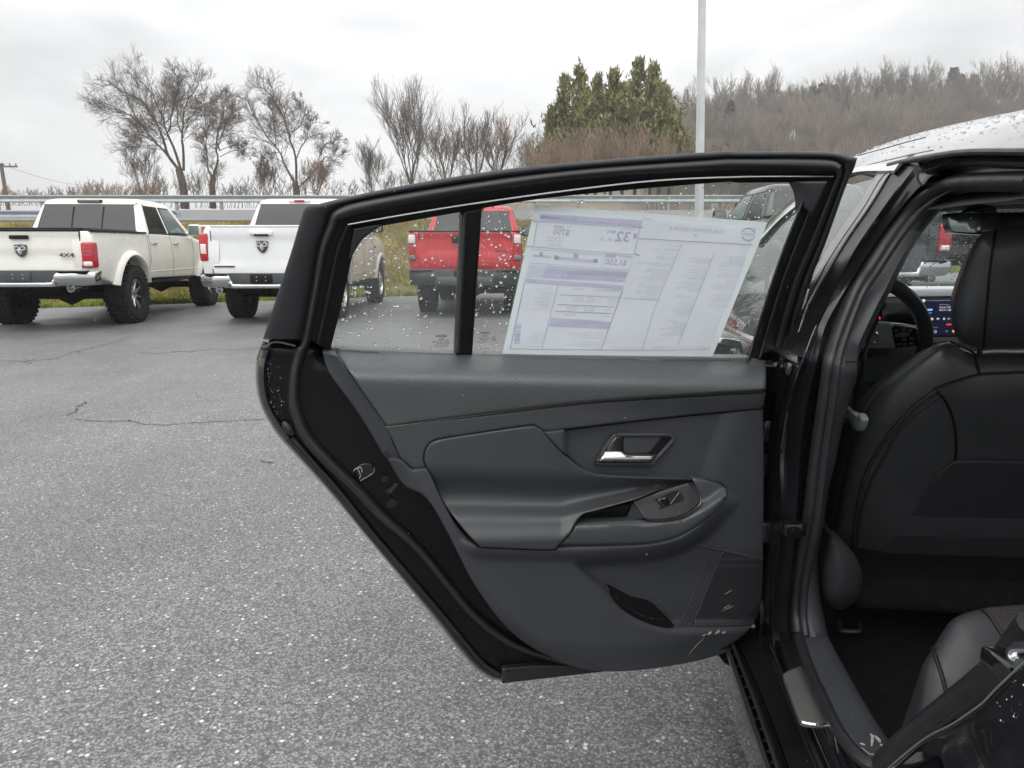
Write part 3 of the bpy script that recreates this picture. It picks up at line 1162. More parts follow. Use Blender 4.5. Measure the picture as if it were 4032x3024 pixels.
def hill_y(px, frac):
    """World x, y on the slope seen at picture column px; frac 0 foot to 1 crest."""
    y = 105 + 95 * frac
    x = YP([[px, 900]], y)[0][0]
    return x, y


TPL = []
for sd, H in ((1, 11), (2, 12.5), (3, 10), (4, 13)):
    S = template(sd, H, 0.15, 3, (5, 6), 0.34, 4, 0.022)
    D = np.array(S.d)
    TPL.append((seg_mesh('trunk', D[D[:, 6] >= 0.07], 5), seg_mesh('crown', D[D[:, 6] < 0.07], 3)))
for t_, c_ in TPL:
    t_.materials.append(MAT['far_twig']); c_.materials.append(MAT['far_twig'])
rs = np.random.default_rng(5)
G_SKY = 'bare trees along the crest of the wooded hill'
for i in range(64):
    px = 2600 + (4080 - 2600) * (i + rs.random()) / 64
    x, y = hill_y(px, rs.uniform(0.80, 0.98))
    z = float(hill_z(np.array(x), np.array(y)))
    root = empty('hill_tree', (x, y, z), rs.uniform(0, 6.28), rs.uniform(0.85, 1.3))
    tag(root, 'bare tree on the crest of the wooded hill', 'tree', G_SKY)
    t_, c_ = TPL[i % 4]
    link('trunk', t_, None, root, world=False)
    link('crown', c_, None, root, world=False)
# pines among them
rsv = np.random.default_rng(8)
V = []
for i in range(1300):
    t = rsv.random() ** 0.8
    z = 11 * (0.25 + 0.75 * t)
    R_ = 2.3 * (1 - t) ** 0.8 * rsv.uniform(0.2, 1.0) + 0.1
    a_ = rsv.uniform(0, 6.283)
    c = np.array([math.cos(a_) * R_, math.sin(a_) * R_, z])
    n1 = np.array([math.cos(a_), math.sin(a_), -0.1]) * 0.75
    n2 = np.array([-math.sin(a_), math.cos(a_), rsv.normal(0, 0.3)]) * 0.3
    V += [c - n2, c + n2, c + n1 + np.array([0, 0, rsv.normal(0, 0.2)])]
pine_crown = fast_mesh('crown', np.array(V), np.arange(len(V)).reshape(-1, 3))
pine_crown.materials.append(MAT['pine'])
S = Segs(); S.poly([(0, 0, -1), (0, 0, 11)], 0.2, 0.04)
pine_trunk = seg_mesh('trunk', S.d, 5)
pine_trunk.materials.append(MAT['far_twig'])
for i, (px, fr, sc) in enumerate([(2735, 0.6, 0.75), (2850, 0.7, 0.8), (3160, 0.9, 0.95), (3195, 0.92, 1.0), (3245, 0.9, 0.95), (3290, 0.85, 0.9), (3410, 0.9, 0.85), (3690, 0.95, 1.15), (3720, 0.92, 1.0), (3770, 0.95, 1.0), (3560, 0.9, 0.8)]):
    x, y = hill_y(px, fr)
    root = empty('pine_tree', (x, y, float(hill_z(np.array(x), np.array(y)))), i * 1.3, sc * 1.2)
    tag(root, ['lone dark pine low on the hill just left of the light pole', 'dark pine on the hill just right of the light pole', 'left one of three close dark pines at mid crest', 'middle one of three close dark pines at mid crest', 'right one of three close dark pines at mid crest', 'dark pine just right of the three close pines', 'short dark pine halfway along the crest', 'tallest dark pine high on the crest at right', 'dark pine right beside the tallest crest pine', 'rightmost dark pine on the crest', 'short dark pine left of the tallest crest pine'][i], 'tree', 'pines on the wooded hill')
    link('trunk', pine_trunk, None, root, world=False)
    link('crown', pine_crown, None, root, world=False)
# the mass of the wood
light = []
for sd, H in ((11, 10), (12, 12), (13, 9)):
    S = template(sd, H, 0.12, 2, (6, 8), 0.42, 5, 0.026)
    light.append(np.array(S.d))
allD = []
for i in range(1250):
    px = rs.uniform(2500, 4750)
    x, y = hill_y(px, rs.random() ** 0.8 * 0.95)
    y -= 5 * rs.random()
    z = float(hill_z(np.array(x), np.array(y)))
    D = light[i % 3].copy()
    a_, s_ = rs.uniform(0, 6.28), rs.uniform(0.5, 1.05)
    c_, n_ = math.cos(a_) * s_, math.sin(a_) * s_
    for o_ in (0, 3):
        X, Y, Zv = D[:, o_].copy(), D[:, o_ + 1].copy(), D[:, o_ + 2] * s_
        D[:, o_], D[:, o_ + 1], D[:, o_ + 2] = X * c_ - Y * n_ + x, X * n_ + Y * c_ + y, Zv + z
    D[:, 6:] *= s_
    allD.append(D)
wood = link('hill_forest', seg_mesh('hill_forest', np.vstack(allD), 3), MAT['far_twig'])
tag(wood, 'bare brown wood covering the hillside', 'forest', kind='stuff')
# a far low tree line on the left horizon
allD = []
for i in range(170):
    px = rs.uniform(-250, 2500)
    y = rs.uniform(130, 210)
    x = YP([[px, 900]], y)[0][0]
    D = light[i % 3].copy()
    s_ = rs.uniform(0.25, 0.5)
    for o_ in (0, 3):
        D[:, o_], D[:, o_ + 1], D[:, o_ + 2] = D[:, o_] * s_ * 1.8 + x, D[:, o_ + 1] * s_ + y, D[:, o_ + 2] * s_ + 1.5
    D[:, 6:] *= s_ * 1.5
    allD.append(D)
tag(link('far_treeline', seg_mesh('far_treeline', np.vstack(allD), 3), MAT['far_twig']), 'low distant line of bare woods on the left horizon', 'forest', kind='stuff')

# ---- guard rails: beam with a wave profile, posts
def guard_rail(x0, x1, y, z, label, step=1.9, top=0.78):
    root = empty('guard_rail', (x0, y, z(x0)))
    tag(root, label, 'guard rail')
    prof = [(0.0, -0.155), (-0.05, -0.13), (-0.05, -0.07), (0.0, -0.03), (0.0, 0.03), (-0.05, 0.07), (-0.05, 0.13), (0.0, 0.155)]
    xs = np.linspace(x0, x1, max(2, int((x1 - x0) / 4)))
    m = MB()
    m.loft([np.array([[x, y - 0.12 + dy, z(x) + top - 0.155 + dz] for x in xs]) for dy, dz in prof])
    m.loft([np.array([[x, y - 0.115 + dy, z(x) + top - 0.155 + dz] for x in xs]) for dy, dz in prof])
    m.build('rail_beam', MAT['galv'], root, sharp=60)
    n = int((x1 - x0) / step)
    m = MB().box((0, 0, 0.2), (0.11, 0.15, 1.0), bev=0.01)
    pm = mesh_np('post', m.V, m.F)
    pm.materials.append(MAT['galv'])
    for i in range(n + 1):
        x = x0 + (x1 - x0) * i / n
        o = link('post', pm, None, root, world=True)
        o.location = (x, y, z(x))
    return root


rz = lambda x: float(bank_z(np.array(float(x)), np.array(32.2)))
guard_rail(-34, 34, 32.2, rz, 'long galvanised guard rail along the far side of the road')
rn = lambda x: 2.25
guard_rail(-20.5, -12.2, 27.0, lambda x: 1.75, 'short lower guard rail ending beside the silver white pickup')

# ---- light pole on the bank, utility pole and its wires
lp = YP([[2762, 848]], 21.5)[0]
lp_top = YP([[2768, -240]], 21.5)[0]
lroot = empty('light_pole', (lp[0], lp[1], float(bank_z(np.array(lp[0]), np.array(21.5)))))
tag(lroot, 'tall grey steel light pole rising above the open door', 'light pole')
m = MB()
pz0 = float(bank_z(np.array(lp[0]), np.array(21.5)))
hh = lp_top[2] - pz0
pp = [(lp[0] + (lp_top[0] - lp[0]) * t, 21.5, pz0 - 0.3 + (hh + 0.3) * t) for t in np.linspace(0, 1, 6)]
rot4 = Matrix.Rotation(R(20), 3, 'Z')
m.tube(pp, np.linspace(0.135, 0.10, 6), 4, up=(0.34, 0.94, 0))
m.build('mast', MAT['pole_steel'], lroot)
m = MB(); m.box((lp[0], 21.5, pz0 + 0.25), (0.5, 0.5, 0.7), bev=0.03); m.build('concrete_base', MAT['road'], lroot)
m = MB(); m.tube([pp[-1], (pp[-1][0] + 0.9, 21.5, pp[-1][2] + 0.15)], 0.05, 8); m.box((pp[-1][0] + 1.15, 21.5, pp[-1][2] + 0.16), (0.7, 0.35, 0.12), bev=0.03); m.build('lamp_head', MAT['galv'], lroot)

u0, u1 = YP([[34, 815]], 60)[0], YP([[3, 643]], 60)[0]
ur = empty('utility_pole', (u0[0], 60, u0[2] - 1))
tag(ur, 'thin wooden utility pole at the far left', 'utility pole')
m = MB(); m.tube([u0 - np.array([0, 0, 1]), u1], [0.17, 0.13], 8); m.build('pole', MAT['pole_wood'], ur)
m = MB(); m.box(u1 + np.array([0.5, 0, -0.25]), (1.6, 0.1, 0.12))
for q in (0.2, 0.7, 1.2):
    m.disc(u1 + np.array([q, 0, -0.2]), (0, 0, 1), 0.05, 0.2, 6)
m.build('crossarm', MAT['pole_wood'], ur)
for k, (pa, pb) in enumerate((((20, 652), (350, 730)), ((30, 750), (270, 788)), ((28, 762), (260, 792)))):
    A_, B_ = YP([pa], 60)[0], YP([pb], 95)[0]
    t = np.linspace(0, 1, 12)[:, None]
    P = A_ + (B_ - A_) * t - np.array([0, 0, 1.0]) * (t * (1 - t)) * 1.5
    m = MB(); m.tube(P, 0.018, 4); o = m.build('power_line', MAT['wire'])
    tag(o, ('upper thin power line sagging from the utility pole', 'middle thin power line low on the utility pole', 'lowest thin power line on the utility pole')[k], 'cable', 'power lines at left')
# ------------------------------------------------------------------ pickups; x runs forward from the rear bumper, y to the left
MAT['cream'] = plain('cream white paint', (0.82, 0.81, 0.74), 0.22, spec=0.5, coat=0.5, vary=0.03)
MAT['white'] = plain('silver white paint', (0.80, 0.81, 0.82), 0.2, spec=0.5, coat=0.5, vary=0.03)
MAT['red'] = plain('bright red paint', (0.55, 0.012, 0.022), 0.22, spec=0.5, coat=0.5, vary=0.05)
MAT['charcoal'] = plain('dark grey paint', (0.045, 0.052, 0.056), 0.16, spec=0.5, coat=0.6, vary=0.05)
MAT['tyre'] = plain('tyre rubber', (0.018, 0.018, 0.018), 0.8, spec=0.25, vary=0.3, vscale=12)
MAT['under'] = plain('dirty chassis', (0.010, 0.010, 0.010), 0.8, spec=0.2, vary=0.4)
MAT['lamp_red'] = plain('red lamp lens', (0.45, 0.008, 0.018), 0.12, spec=0.6, coat=0.4, vary=0.1, vscale=20)
MAT['lamp_white'] = plain('clear lamp lens', (0.75, 0.72, 0.72), 0.12, spec=0.6, coat=0.4)
MAT['lamp_smoke'] = plain('smoked lamp lens', (0.16, 0.15, 0.15), 0.12, spec=0.6, coat=0.4)
MAT['seam'] = plain('panel gap', (0.02, 0.02, 0.02), 0.8)
MAT['truck_chrome'] = plain('weathered bumper chrome', (0.52, 0.53, 0.54), 0.12, metal=1.0, vary=0.15, vscale=3)
MAT['grey_plastic'] = plain('weathered grey plastic', (0.05, 0.055, 0.06), 0.6, vary=0.2)
MAT['rim_black'] = plain('gloss black wheel', (0.012, 0.012, 0.013), 0.25, spec=0.5)


def text_mesh(body, size, align='CENTER', depth=0.0, bold=False):
    cu = bpy.data.curves.new('lettering', 'FONT')
    cu.body = body
    cu.size = size
    cu.align_x = align
    cu.align_y = 'CENTER'
    cu.extrude = depth
    cu.resolution_u = 2
    if bold:
        cu.offset = size * 0.02
    ob = bpy.data.objects.new('lettering', cu)
    COL.objects.link(ob)
    bpy.context.view_layer.update()
    dg = bpy.context.evaluated_depsgraph_get()
    me = bpy.data.meshes.new_from_object(ob.evaluated_get(dg))
    V = np.array([tuple(v.co) for v in me.vertices]).reshape(-1, 3)
    F = [tuple(p.vertices) for p in me.polygons]
    bpy.data.objects.remove(ob)
    bpy.data.curves.remove(cu)
    bpy.data.meshes.remove(me)
    return V, F


def pickup(name, label, base, rz, P, scale=1.0):
    root = empty(name, base, rz, scale)
    tag(root, label, 'pickup truck', 'pickups parked in the lot')
    L = P.get('lift', 0.0)
    W, paint = P.get('W', 1.01), MAT[P['paint']]
    xr, wb, tr = 1.28, P.get('wb', 3.57), P.get('tyre', 0.41)
    xf = xr + wb
    bed, rocker, roofz = P.get('bed', 1.40) + L, 0.56 + L, P.get('roof', 1.93) + L
    ar = tr + 0.11
    zc = tr                                                        # wheel centre

    def arch(cx):
        zz = rocker
        a0 = math.asin(max(-0.9, min(0.9, (zz - zc) / ar)))
        return [(cx + ar * math.cos(q), zc + ar * math.sin(q) + (0.05 if 0.3 < q < 2.8 else 0)) for q in np.linspace(a0, math.pi - a0, 11)]
    A1, A2 = arch(xf), arch(xr)
    nose = xf + 0.78
    out = [(0.10, 0.70 + L), (0.10, 0.70 + L), (0.07, 1.05 + L), (0.10, bed), (0.10, bed), (1.96, bed + 0.015), (1.96, bed + 0.015), (2.2, bed + 0.02), (4.0, bed - 0.02), (4.25, bed - 0.06),
           (nose - 0.35, bed - 0.14), (nose - 0.06, bed - 0.26), (nose, bed - 0.5), (nose - 0.04, rocker + 0.1), (nose - 0.04, rocker + 0.1)]
    out += [A1[0], A1[0]] + A1[1:-1] + [A1[-1], A1[-1], A2[0], A2[0]] + A2[1:-1] + [A2[-1], A2[-1], (0.5, rocker + 0.06)]

    def bulge(x, z, d):
        k = (z - (rocker + 0.42)) / 0.45
        return -0.045 * k * k - 0.05 * sstep(nose - 0.9, nose, x) - 0.015 * sstep(0.6, 0.0, x) \
            + 0.022 * np.exp(-((z - (bed - 0.17)) / 0.05) ** 2) * sstep(1.7, 0.4, x) * 0.5
    for s in (1, -1):
        side = pad('body_side', out, lambda p, w, s=s: np.stack([p[:, 0], s * (W - 0.02 + w), p[:, 1]], 1), paint, root, h=bulge, r=0.035, skirt=0.24,
                   back=(0, -s, 0), res=0.075, mpp=1.0, n=4, world=False)
        # gaps between bed, doors and fender
        for x0, x1, z0, z1 in ((1.96, 1.96, rocker + 0.02, bed), (3.02, 2.97, rocker + 0.05, bed), (4.02, 4.06, rocker + 0.05, bed - 0.05), (2.02, 2.04, rocker + 0.3, bed)):
            zz = np.linspace(z0, z1, 9)
            xx = np.linspace(x0, x1, 9)
            m = MB(); m.tube(np.stack([xx, s * (W - 0.022 + bulge(xx, zz, 0)), zz], 1), 0.006, 5)
            m.build('panel_gap', MAT['seam'], side, world=False)
        zz = np.full(8, rocker + 0.16)
        xx = np.linspace(xr + ar + 0.05, xf - ar - 0.05, 8)
        m = MB(); m.tube(np.stack([xx, s * (W - 0.02 + bulge(xx, zz, 0)), zz], 1), 0.008, 5)
        m.build('sill_crease', paint, side, world=False)
        for xd in (2.22, 3.18):
            m = MB()
            q = np.array([[xd - 0.11, 0, 0], [xd - 0.05, 0.028, 0.005], [xd + 0.05, 0.028, 0.005], [xd + 0.11, 0, 0]])
            m.tube(np.stack([q[:, 0], s * (W - 0.03 + q[:, 1]), bed - 0.16 + q[:, 2]], 1), 0.017, 7)
            m.build('handle', MAT['chrome' if P.get('chrome_handles', 1) else P['paint']], side, world=False)
        # wheel-arch flares and the dark liner
        for cx, nm in ((xf, 'wheel_flare'), (xr, 'wheel_flare')):
            a0 = math.asin(max(-0.9, min(0.9, (rocker - 0.06 - zc) / ar)))
            qs = np.linspace(a0, math.pi - a0, 16)
            f = P.get('flare', 0.045)
            rails = []
            for dr, dy in ((-0.005, -0.03), (-0.005, f * 0.7), (0.02, f), (0.075, f * 0.75), (0.10, -0.012)):
                zz = zc + 0.045 + (ar + dr) * np.sin(qs)
                rails.append(np.stack([cx + (ar + dr) * np.cos(qs), s * (W - 0.03 + bulge(cx + 0 * qs, zz, 0) * 0.6 + dy), zz], 1))
            m = MB(); m.loft(rails); m.build(nm, MAT[P.get('flare_mat', P['paint'])], root, world=False, sharp=60)
            m = MB()
            r0 = np.stack([cx + (ar + 0.02) * np.cos(qs), 0 * qs + s * (W - 0.06), zc + 0.045 + (ar + 0.02) * np.sin(qs)], 1)
            r1 = r0.copy(); r1[:, 1] = s * (W - 0.42)
            m.loft([r0, r1]); m.build('wheel_liner', MAT['under'], root, world=False)
    # cab
    rings = [(1.98, 4.34, 0.945, bed - 0.03), (1.99, 4.25, 0.935, bed + 0.04), (2.06, 3.98, 0.885, bed + 0.20), (2.19, 3.62, 0.80, roofz - 0.09), (2.25, 3.48, 0.765, roofz - 0.025),
             (2.36, 3.32, 0.68, roofz + 0.012), (2.6, 3.05, 0.42, roofz + 0.03)]
    rings = [(a, b, h * W / 1.01, z) for a, b, h, z in rings]

    def ring(x0, x1, hw, z, r=0.13, n=5):
        o = []
        for cx, cy, q0 in ((x1 - r, hw - r, 0), (x0 + r, hw - r, 90), (x0 + r, -hw + r, 180), (x1 - r, -hw + r, 270)):
            for q in np.linspace(R(q0), R(q0 + 90), n):
                o.append((cx + r * math.cos(q), cy + r * math.sin(q), z))
        return o
    rr_ = [ring(*q) for q in rings]
    V = [v for q in rr_ for v in q]
    n = len(rr_[0])
    F = [(i * n + k, i * n + (k + 1) % n, (i + 1) * n + (k + 1) % n, (i + 1) * n + k) for i in range(len(rr_) - 1) for k in range(n)]
    F.append(tuple((len(rr_) - 1) * n + k for k in range(n)))
    cab = link('cab', mesh_np('cab', V, F, True, 40), paint, root, world=False)
    zr = [q[3] for q in rings]
    hwf = lambda z: np.interp(z, zr, [q[2] for q in rings])
    x0f = lambda z: np.interp(z, zr, [q[0] for q in rings])
    x1f = lambda z: np.interp(z, zr, [q[1] for q in rings])
    zb, zt = bed + 0.015, roofz - 0.10
    for s in (1, -1):
        sp = lambda p, w, s=s: np.stack([p[:, 0], s * (hwf(p[:, 1]) + w), p[:, 1]], 1)
        for o_, mt in (([(2.14, zb), (2.14, zb), (2.30, zt), (2.32, zt), (2.32, zt), (2.86, zt), (2.86, zt), (2.93, zb), (2.93, zb)], 'truck_glass'),
                       ([(3.0, zb), (3.0, zb), (2.93, zt), (2.93, zt), (3.36, zt), (3.40, zt - 0.01), (3.40, zt - 0.01), (3.9, zb + 0.02), (3.9, zb), (3.9, zb)], P.get('front_pane', 'truck_glass_pale'))):
            fr = pad('window', o_, sp, MAT['black'], root, w0=0.004, r=0.0, skirt=0.01, back=(0, -s, 0), res=0.2, mpp=1.0, world=False, n=3)
            c = np.mean(o_, 0)
            o2 = [tuple(c + (np.array(q) - c) * np.array([0.94, 0.90])) for q in o_]
            pad('pane', o2, sp, MAT[mt], fr, w0=0.008, r=0.0, skirt=0.003, back=(0, -s, 0), res=0.2, mpp=1.0, world=False, n=3)
        # mirror
        mir = MB(); mir.box((3.86, s * (W + 0.10), bed + 0.10), (0.12, 0.24, 0.22), bev=0.045)
        mir.tube([(3.86, s * (W - 0.10), bed + 0.03), (3.86, s * (W + 0.05), bed + 0.05)], 0.03, 6)
        mo = mir.build('door_mirror', MAT[P.get('mirror', P['paint'])], root, world=False)
        m = MB(); m.box((3.795, s * (W + 0.10), bed + 0.10), (0.008, 0.19, 0.17), bev=0.003); m.build('mirror_glass', MAT['truck_glass_pale'], mo, world=False)
    rp = lambda p, w: np.stack([x0f(p[:, 1]) - w, p[:, 0], p[:, 1]], 1)
    k = W / 1.01
    ro = [(-0.80 * k, zb), (-0.80 * k, zb), (0.80 * k, zb), (0.80 * k, zb), (0.715 * k, zt), (0.69 * k, zt + 0.015), (-0.69 * k, zt + 0.015), (-0.715 * k, zt)]
    rw = pad('rear_window', ro, rp, MAT['truck_glass'], root, w0=0.006, r=0.0, skirt=0.01, back=(1, 0, 0), res=0.2, mpp=1.0, world=False, n=3)
    if P.get('slider', 1):
        for y in (-0.24, 0.24):
            m = MB(); m.box((float(x0f((zb + zt) / 2)) - 0.008, y, (zb + zt) / 2), (0.012, 0.014, zt - zb - 0.02), rot=Matrix.Rotation(math.atan2(float(x0f(zt) - x0f(zb)), zt - zb), 3, 'Y'))
            m.build('slider_frame', MAT['black'], rw, world=False)
    ws = [(-0.82 * k, zb), (-0.82 * k, zb), (0.82 * k, zb), (0.82 * k, zb), (0.70 * k, zt), (-0.70 * k, zt), (-0.70 * k, zt)]
    pad('windscreen', ws, lambda p, w: np.stack([x1f(p[:, 1]) + w, p[:, 0], p[:, 1]], 1), MAT['truck_glass'], root, w0=0.006, r=0.0, skirt=0.01, back=(-1, 0, 0), res=0.2, mpp=1.0, world=False, n=3)
    bl = MB()
    bl.box((2.22, 0, roofz - 0.035), (0.05, 0.40, 0.05), bev=0.012)
    lo = bl.build('brake_light', MAT['black' if P.get('dark_brake') else 'lamp_white'], root, world=False)
    m = MB(); m.box((2.195, 0, roofz - 0.035), (0.02, 0.18 if not P.get('dark_brake') else 0.34, 0.035), bev=0.004)
    m.build('lens', MAT['lamp_smoke' if P.get('dark_brake') else 'lamp_red'], lo, world=False)
    # bonnet, grille block, bed floor and bed walls
    ho = [(3.95, -0.90 * k), (3.95, -0.90 * k), (3.95, 0.90 * k), (3.95, 0.90 * k), (nose - 0.3, 0.86 * k), (nose - 0.04, 0.78 * k), (nose - 0.02, 0), (nose - 0.04, -0.78 * k), (nose - 0.3, -0.86 * k)]
    pad('bonnet', ho, lambda p, w: np.stack([p[:, 0], p[:, 1], w], 1), paint, root, w0=bed - 0.02, r=0.04, skirt=0.5, back=(0, 0, -1), res=0.1, mpp=1.0, world=False,
        h=lambda x, y, d: -0.16 * sstep(4.2, nose, x) + 0.05 * sstep(0.6, 0.3, np.abs(y)))
    m = MB(); m.box(((0.12 + 1.94) / 2, 0, 0.88 + L), (1.80, 1.60 * k, 0.06)); m.build('bed_floor', MAT['under'], root, world=False)
    m = MB()
    for s in (1, -1):
        m.box((1.03, s * (W - 0.10), bed + 0.012), (1.84, 0.15, 0.03), bev=0.01)
    m.box((0.10, 0, bed + 0.010), (0.09, 1.60 * k, 0.028), bev=0.008)
    m.build('bed_rail', MAT[P.get('rail', 'black')], root, world=False)
    if P.get('cover'):
        m = MB(); m.box((1.03, 0, bed + 0.03), (1.84, 1.66 * k, 0.04), bev=0.012); m.build('bed_cover', MAT['black'], root, world=False)
    # tailgate
    tgw = 0.80 * k
    to = [(-tgw, 0.78 + L), (-tgw, 0.78 + L), (tgw, 0.78 + L), (tgw, 0.78 + L), (tgw, bed), (tgw, bed), (-tgw, bed), (-tgw, bed)]
    style = P.get('style', 'classic')

    def tg_h(y, z, d):
        v = (z - 0.78 - L) / 0.62
        if style == 'classic':
            return 0.018 * sstep(0.86, 0.80, v) * -1 + 0.018 - 0.014 * sstep(0.42, 0.40, v) * sstep(0.0, 0.35, v)
        if style == 'new':
            return 0.02 * sstep(0.82, 0.97, v) + 0.018 * sstep(0.36, 0.16, v) * (0.35 + 0.65 * sstep(0.1, 0.55, np.abs(y)))
        return 0.03 * sstep(0.86, 0.96, v) + 0.022 * sstep(0.50, 0.42, v) - 0.02 * sstep(0.18, 0.05, v)
    tp = lambda p, w: np.stack([0.085 - w, p[:, 0], p[:, 1]], 1)
    tg = pad('tailgate', to, tp, paint, root, h=tg_h, r=0.018, skirt=0.05, back=(1, 0, 0), res=0.05, mpp=1.0, world=False, n=3)
    for s in (1, -1):
        m = MB(); m.box((0.088, s * (tgw + 0.008), 1.09 + L), (0.012, 0.014, bed - 0.80 - L)); m.build('panel_gap', MAT['seam'], tg, world=False)
    m = MB()
    if style == 'classic':
        m.box((0.062, 0, bed - 0.085), (0.02, 0.26, 0.055), bev=0.01)
        m.build('handle', MAT['black'], tg, world=False)
    elif style == 'new':
        m.box((0.052, 0, bed - 0.09), (0.03, 0.36, 0.07), bev=0.014)
        m.build('handle', paint, tg, world=False)
        m = MB(); m.box((0.050, 0, bed - 0.125), (0.034, 0.22, 0.03), bev=0.006); m.build('handle_slot', MAT['black'], tg, world=False)
        m = MB(); m.box((0.062, 0.60, 0.90 + L), (0.02, 0.32, 0.022), bev=0.004); m.build('badge', MAT['dark_chrome'], tg, world=False)
    else:
        m.box((0.045, 0, bed - 0.12), (0.03, 0.42, 0.11), bev=0.02)
        m.build('handle', MAT['black'], tg, world=False)
    if style in ('classic', 'new'):
        # shield with a horned head
        ec = bed - (0.27 if style == 'classic' else 0.30)
        sz = 0.085 if style == 'classic' else 0.09
        sh = [(-1, 0.75), (-0.8, 0.95), (0, 1.0), (0.8, 0.95), (1, 0.75), (0.85, -0.2), (0.45, -0.8), (0, -1.05), (-0.45, -0.8), (-0.85, -0.2)]
        em = pad('emblem', [(x * sz, ec + y * sz) for x, y in sh], tp, MAT['dark_chrome'], tg, w0=0.024, r=0.006, skirt=0.02, back=(1, 0, 0), res=0.02, mpp=1.0, world=False)
        m = MB()
        for s in (1, -1):
            q = [(0.12, 0.42), (0.45, 0.72), (0.80, 0.55), (0.78, 0.15), (0.52, 0.02), (0.45, 0.22)]
            m.tube([(0.085 - 0.030, s * x * sz, ec + y * sz) for x, y in q], [0.011, 0.017, 0.018, 0.015, 0.011, 0.006], 6)
            m.tube([(0.085 - 0.030, s * x * sz, ec + y * sz) for x, y in ((0.30, 0.25), (0.22, -0.2), (0.08, -0.62))], [0.010, 0.013, 0.008], 6)
        m.tube([(0.085 - 0.032, 0, ec + y * sz) for y in (0.5, 0.0, -0.6)], [0.014, 0.018, 0.010], 6)
        m.build('emblem_relief', MAT['chrome'], em, world=False)
    if style == 'classic':
        V, F = text_mesh('4X4', 0.075, depth=0.004, bold=True)
        V = np.stack([0.055 + 0 * V[:, 0], -0.62 - V[:, 0] * 1.6, bed - 0.335 + V[:, 1]], 1) + np.stack([-V[:, 2], 0 * V[:, 0], 0 * V[:, 0]], 1)
        link('lettering', mesh_np('lettering', V, F, False), MAT['dark_chrome'], tg, world=False)
    if style == 'frontier':
        V, F = text_mesh('FRONTIER', 0.13, depth=0.006, bold=True)
        V = np.stack([0.058 - V[:, 2], -V[:, 0] * 1.45, 0.89 + L + V[:, 1]], 1)
        link('lettering', mesh_np('lettering', V, F, False), paint, tg, world=False)
        V, F = text_mesh('PRO-4X', 0.045, depth=0.004, bold=True)
        V = np.stack([0.072 - V[:, 2], -0.60 - V[:, 0] * 1.3, 1.10 + L + V[:, 1]], 1)
        link('lettering', mesh_np('lettering', V, F, False), MAT['dark_chrome'], tg, world=False)
        m = MB()
        q = np.linspace(0, 2 * math.pi, 24, endpoint=False)
        m.tube(np.stack([0.070 + 0 * q, 0.075 * np.cos(q), 1.19 + L + 0.07 * np.sin(q)], 1), 0.008, 6, closed=True)
        m.box((0.068, 0, 1.19 + L), (0.012, 0.19, 0.026), bev=0.004)
        m.build('emblem', MAT['chrome'], tg, world=False)
    # lamps at the rear corners
    for s in (1, -1):
        lw = 0.18 if style == 'classic' else 0.14
        lz, lh = {'classic': (bed - 0.335, 0.37), 'new': (bed - 0.31, 0.43), 'frontier': (1.16 + L, 0.46)}[style]
        yc = W - lw / 2 - (0.018 if style != 'new' else 0.012)
        m = MB(); m.box((0.13, s * yc, lz), (0.16, lw, lh), bev=0.035)
        lampo = m.build('tail_light', MAT['lamp_red'], root, world=False)
        if style == 'classic':
            m = MB(); m.box((0.115, s * yc, lz - lh * 0.33), (0.15, lw * 0.72, lh * 0.20), bev=0.02); m.build('reversing_lens', MAT['lamp_white'], lampo, world=False)
            for zq in (0.28, 0.14, 0.0):
                m = MB(); m.box((0.052, s * yc, lz + lh * zq), (0.012, lw * 0.7, 0.008)); m.build('lamp_line', MAT['lamp_smoke'], lampo, world=False)
        elif style == 'new':
            m = MB(); m.box((0.112, s * (yc + 0.0), lz - lh * 0.06), (0.15, lw * 0.62, lh * 0.36), bev=0.015); m.build('reversing_lens', MAT['lamp_white'], lampo, world=False)
        else:
            m = MB(); m.box((0.11, s * yc, lz + lh * 0.28), (0.16, lw * 0.8, lh * 0.30), bev=0.015); m.build('reversing_lens', MAT['lamp_white'], lampo, world=False)
            m = MB(); m.box((0.11, s * yc, lz - lh * 0.36), (0.16, lw * 0.8, lh * 0.16), bev=0.015); m.build('lens', MAT['lamp_smoke'], lampo, world=False)
    # bumper with the lowered middle
    bm_ = MAT[P.get('bumper', 'truck_chrome')]
    b0, b1 = 0.60 + L, 0.785 + L
    if style == 'frontier':
        bo = [(-W + 0.02, b1 + 0.02), (-W + 0.02, b1 + 0.02), (-0.42, b1 + 0.02), (-0.36, b1 - 0.05), (0.36, b1 - 0.05), (0.42, b1 + 0.02), (W - 0.02, b1 + 0.02), (W - 0.02, b1 + 0.02), (W - 0.05, b0 - 0.03), (W - 0.12, b0 - 0.06), (-W + 0.12, b0 - 0.06), (-W + 0.05, b0 - 0.03)]
    else:
        bo = [(-W + 0.01, b1), (-W + 0.01, b1), (-0.62, b1 - 0.005), (-0.50, b1 - 0.02), (-0.44, b0 + 0.06), (-0.36, b0 + 0.035), (0.36, b0 + 0.035), (0.44, b0 + 0.06), (0.50, b1 - 0.02), (0.62, b1 - 0.005), (W - 0.01, b1), (W - 0.01, b1),
              (W - 0.03, b0 + 0.02), (W - 0.10, b0 - 0.02), (0.45, b0 - 0.03), (-0.45, b0 - 0.03), (-W + 0.10, b0 - 0.02), (-W + 0.03, b0 + 0.02)]
    bp_ = lambda p, w: np.stack([-0.085 - w + 0.10 * sstep(W - 0.30, W, np.abs(p[:, 0])), p[:, 0], p[:, 1]], 1)
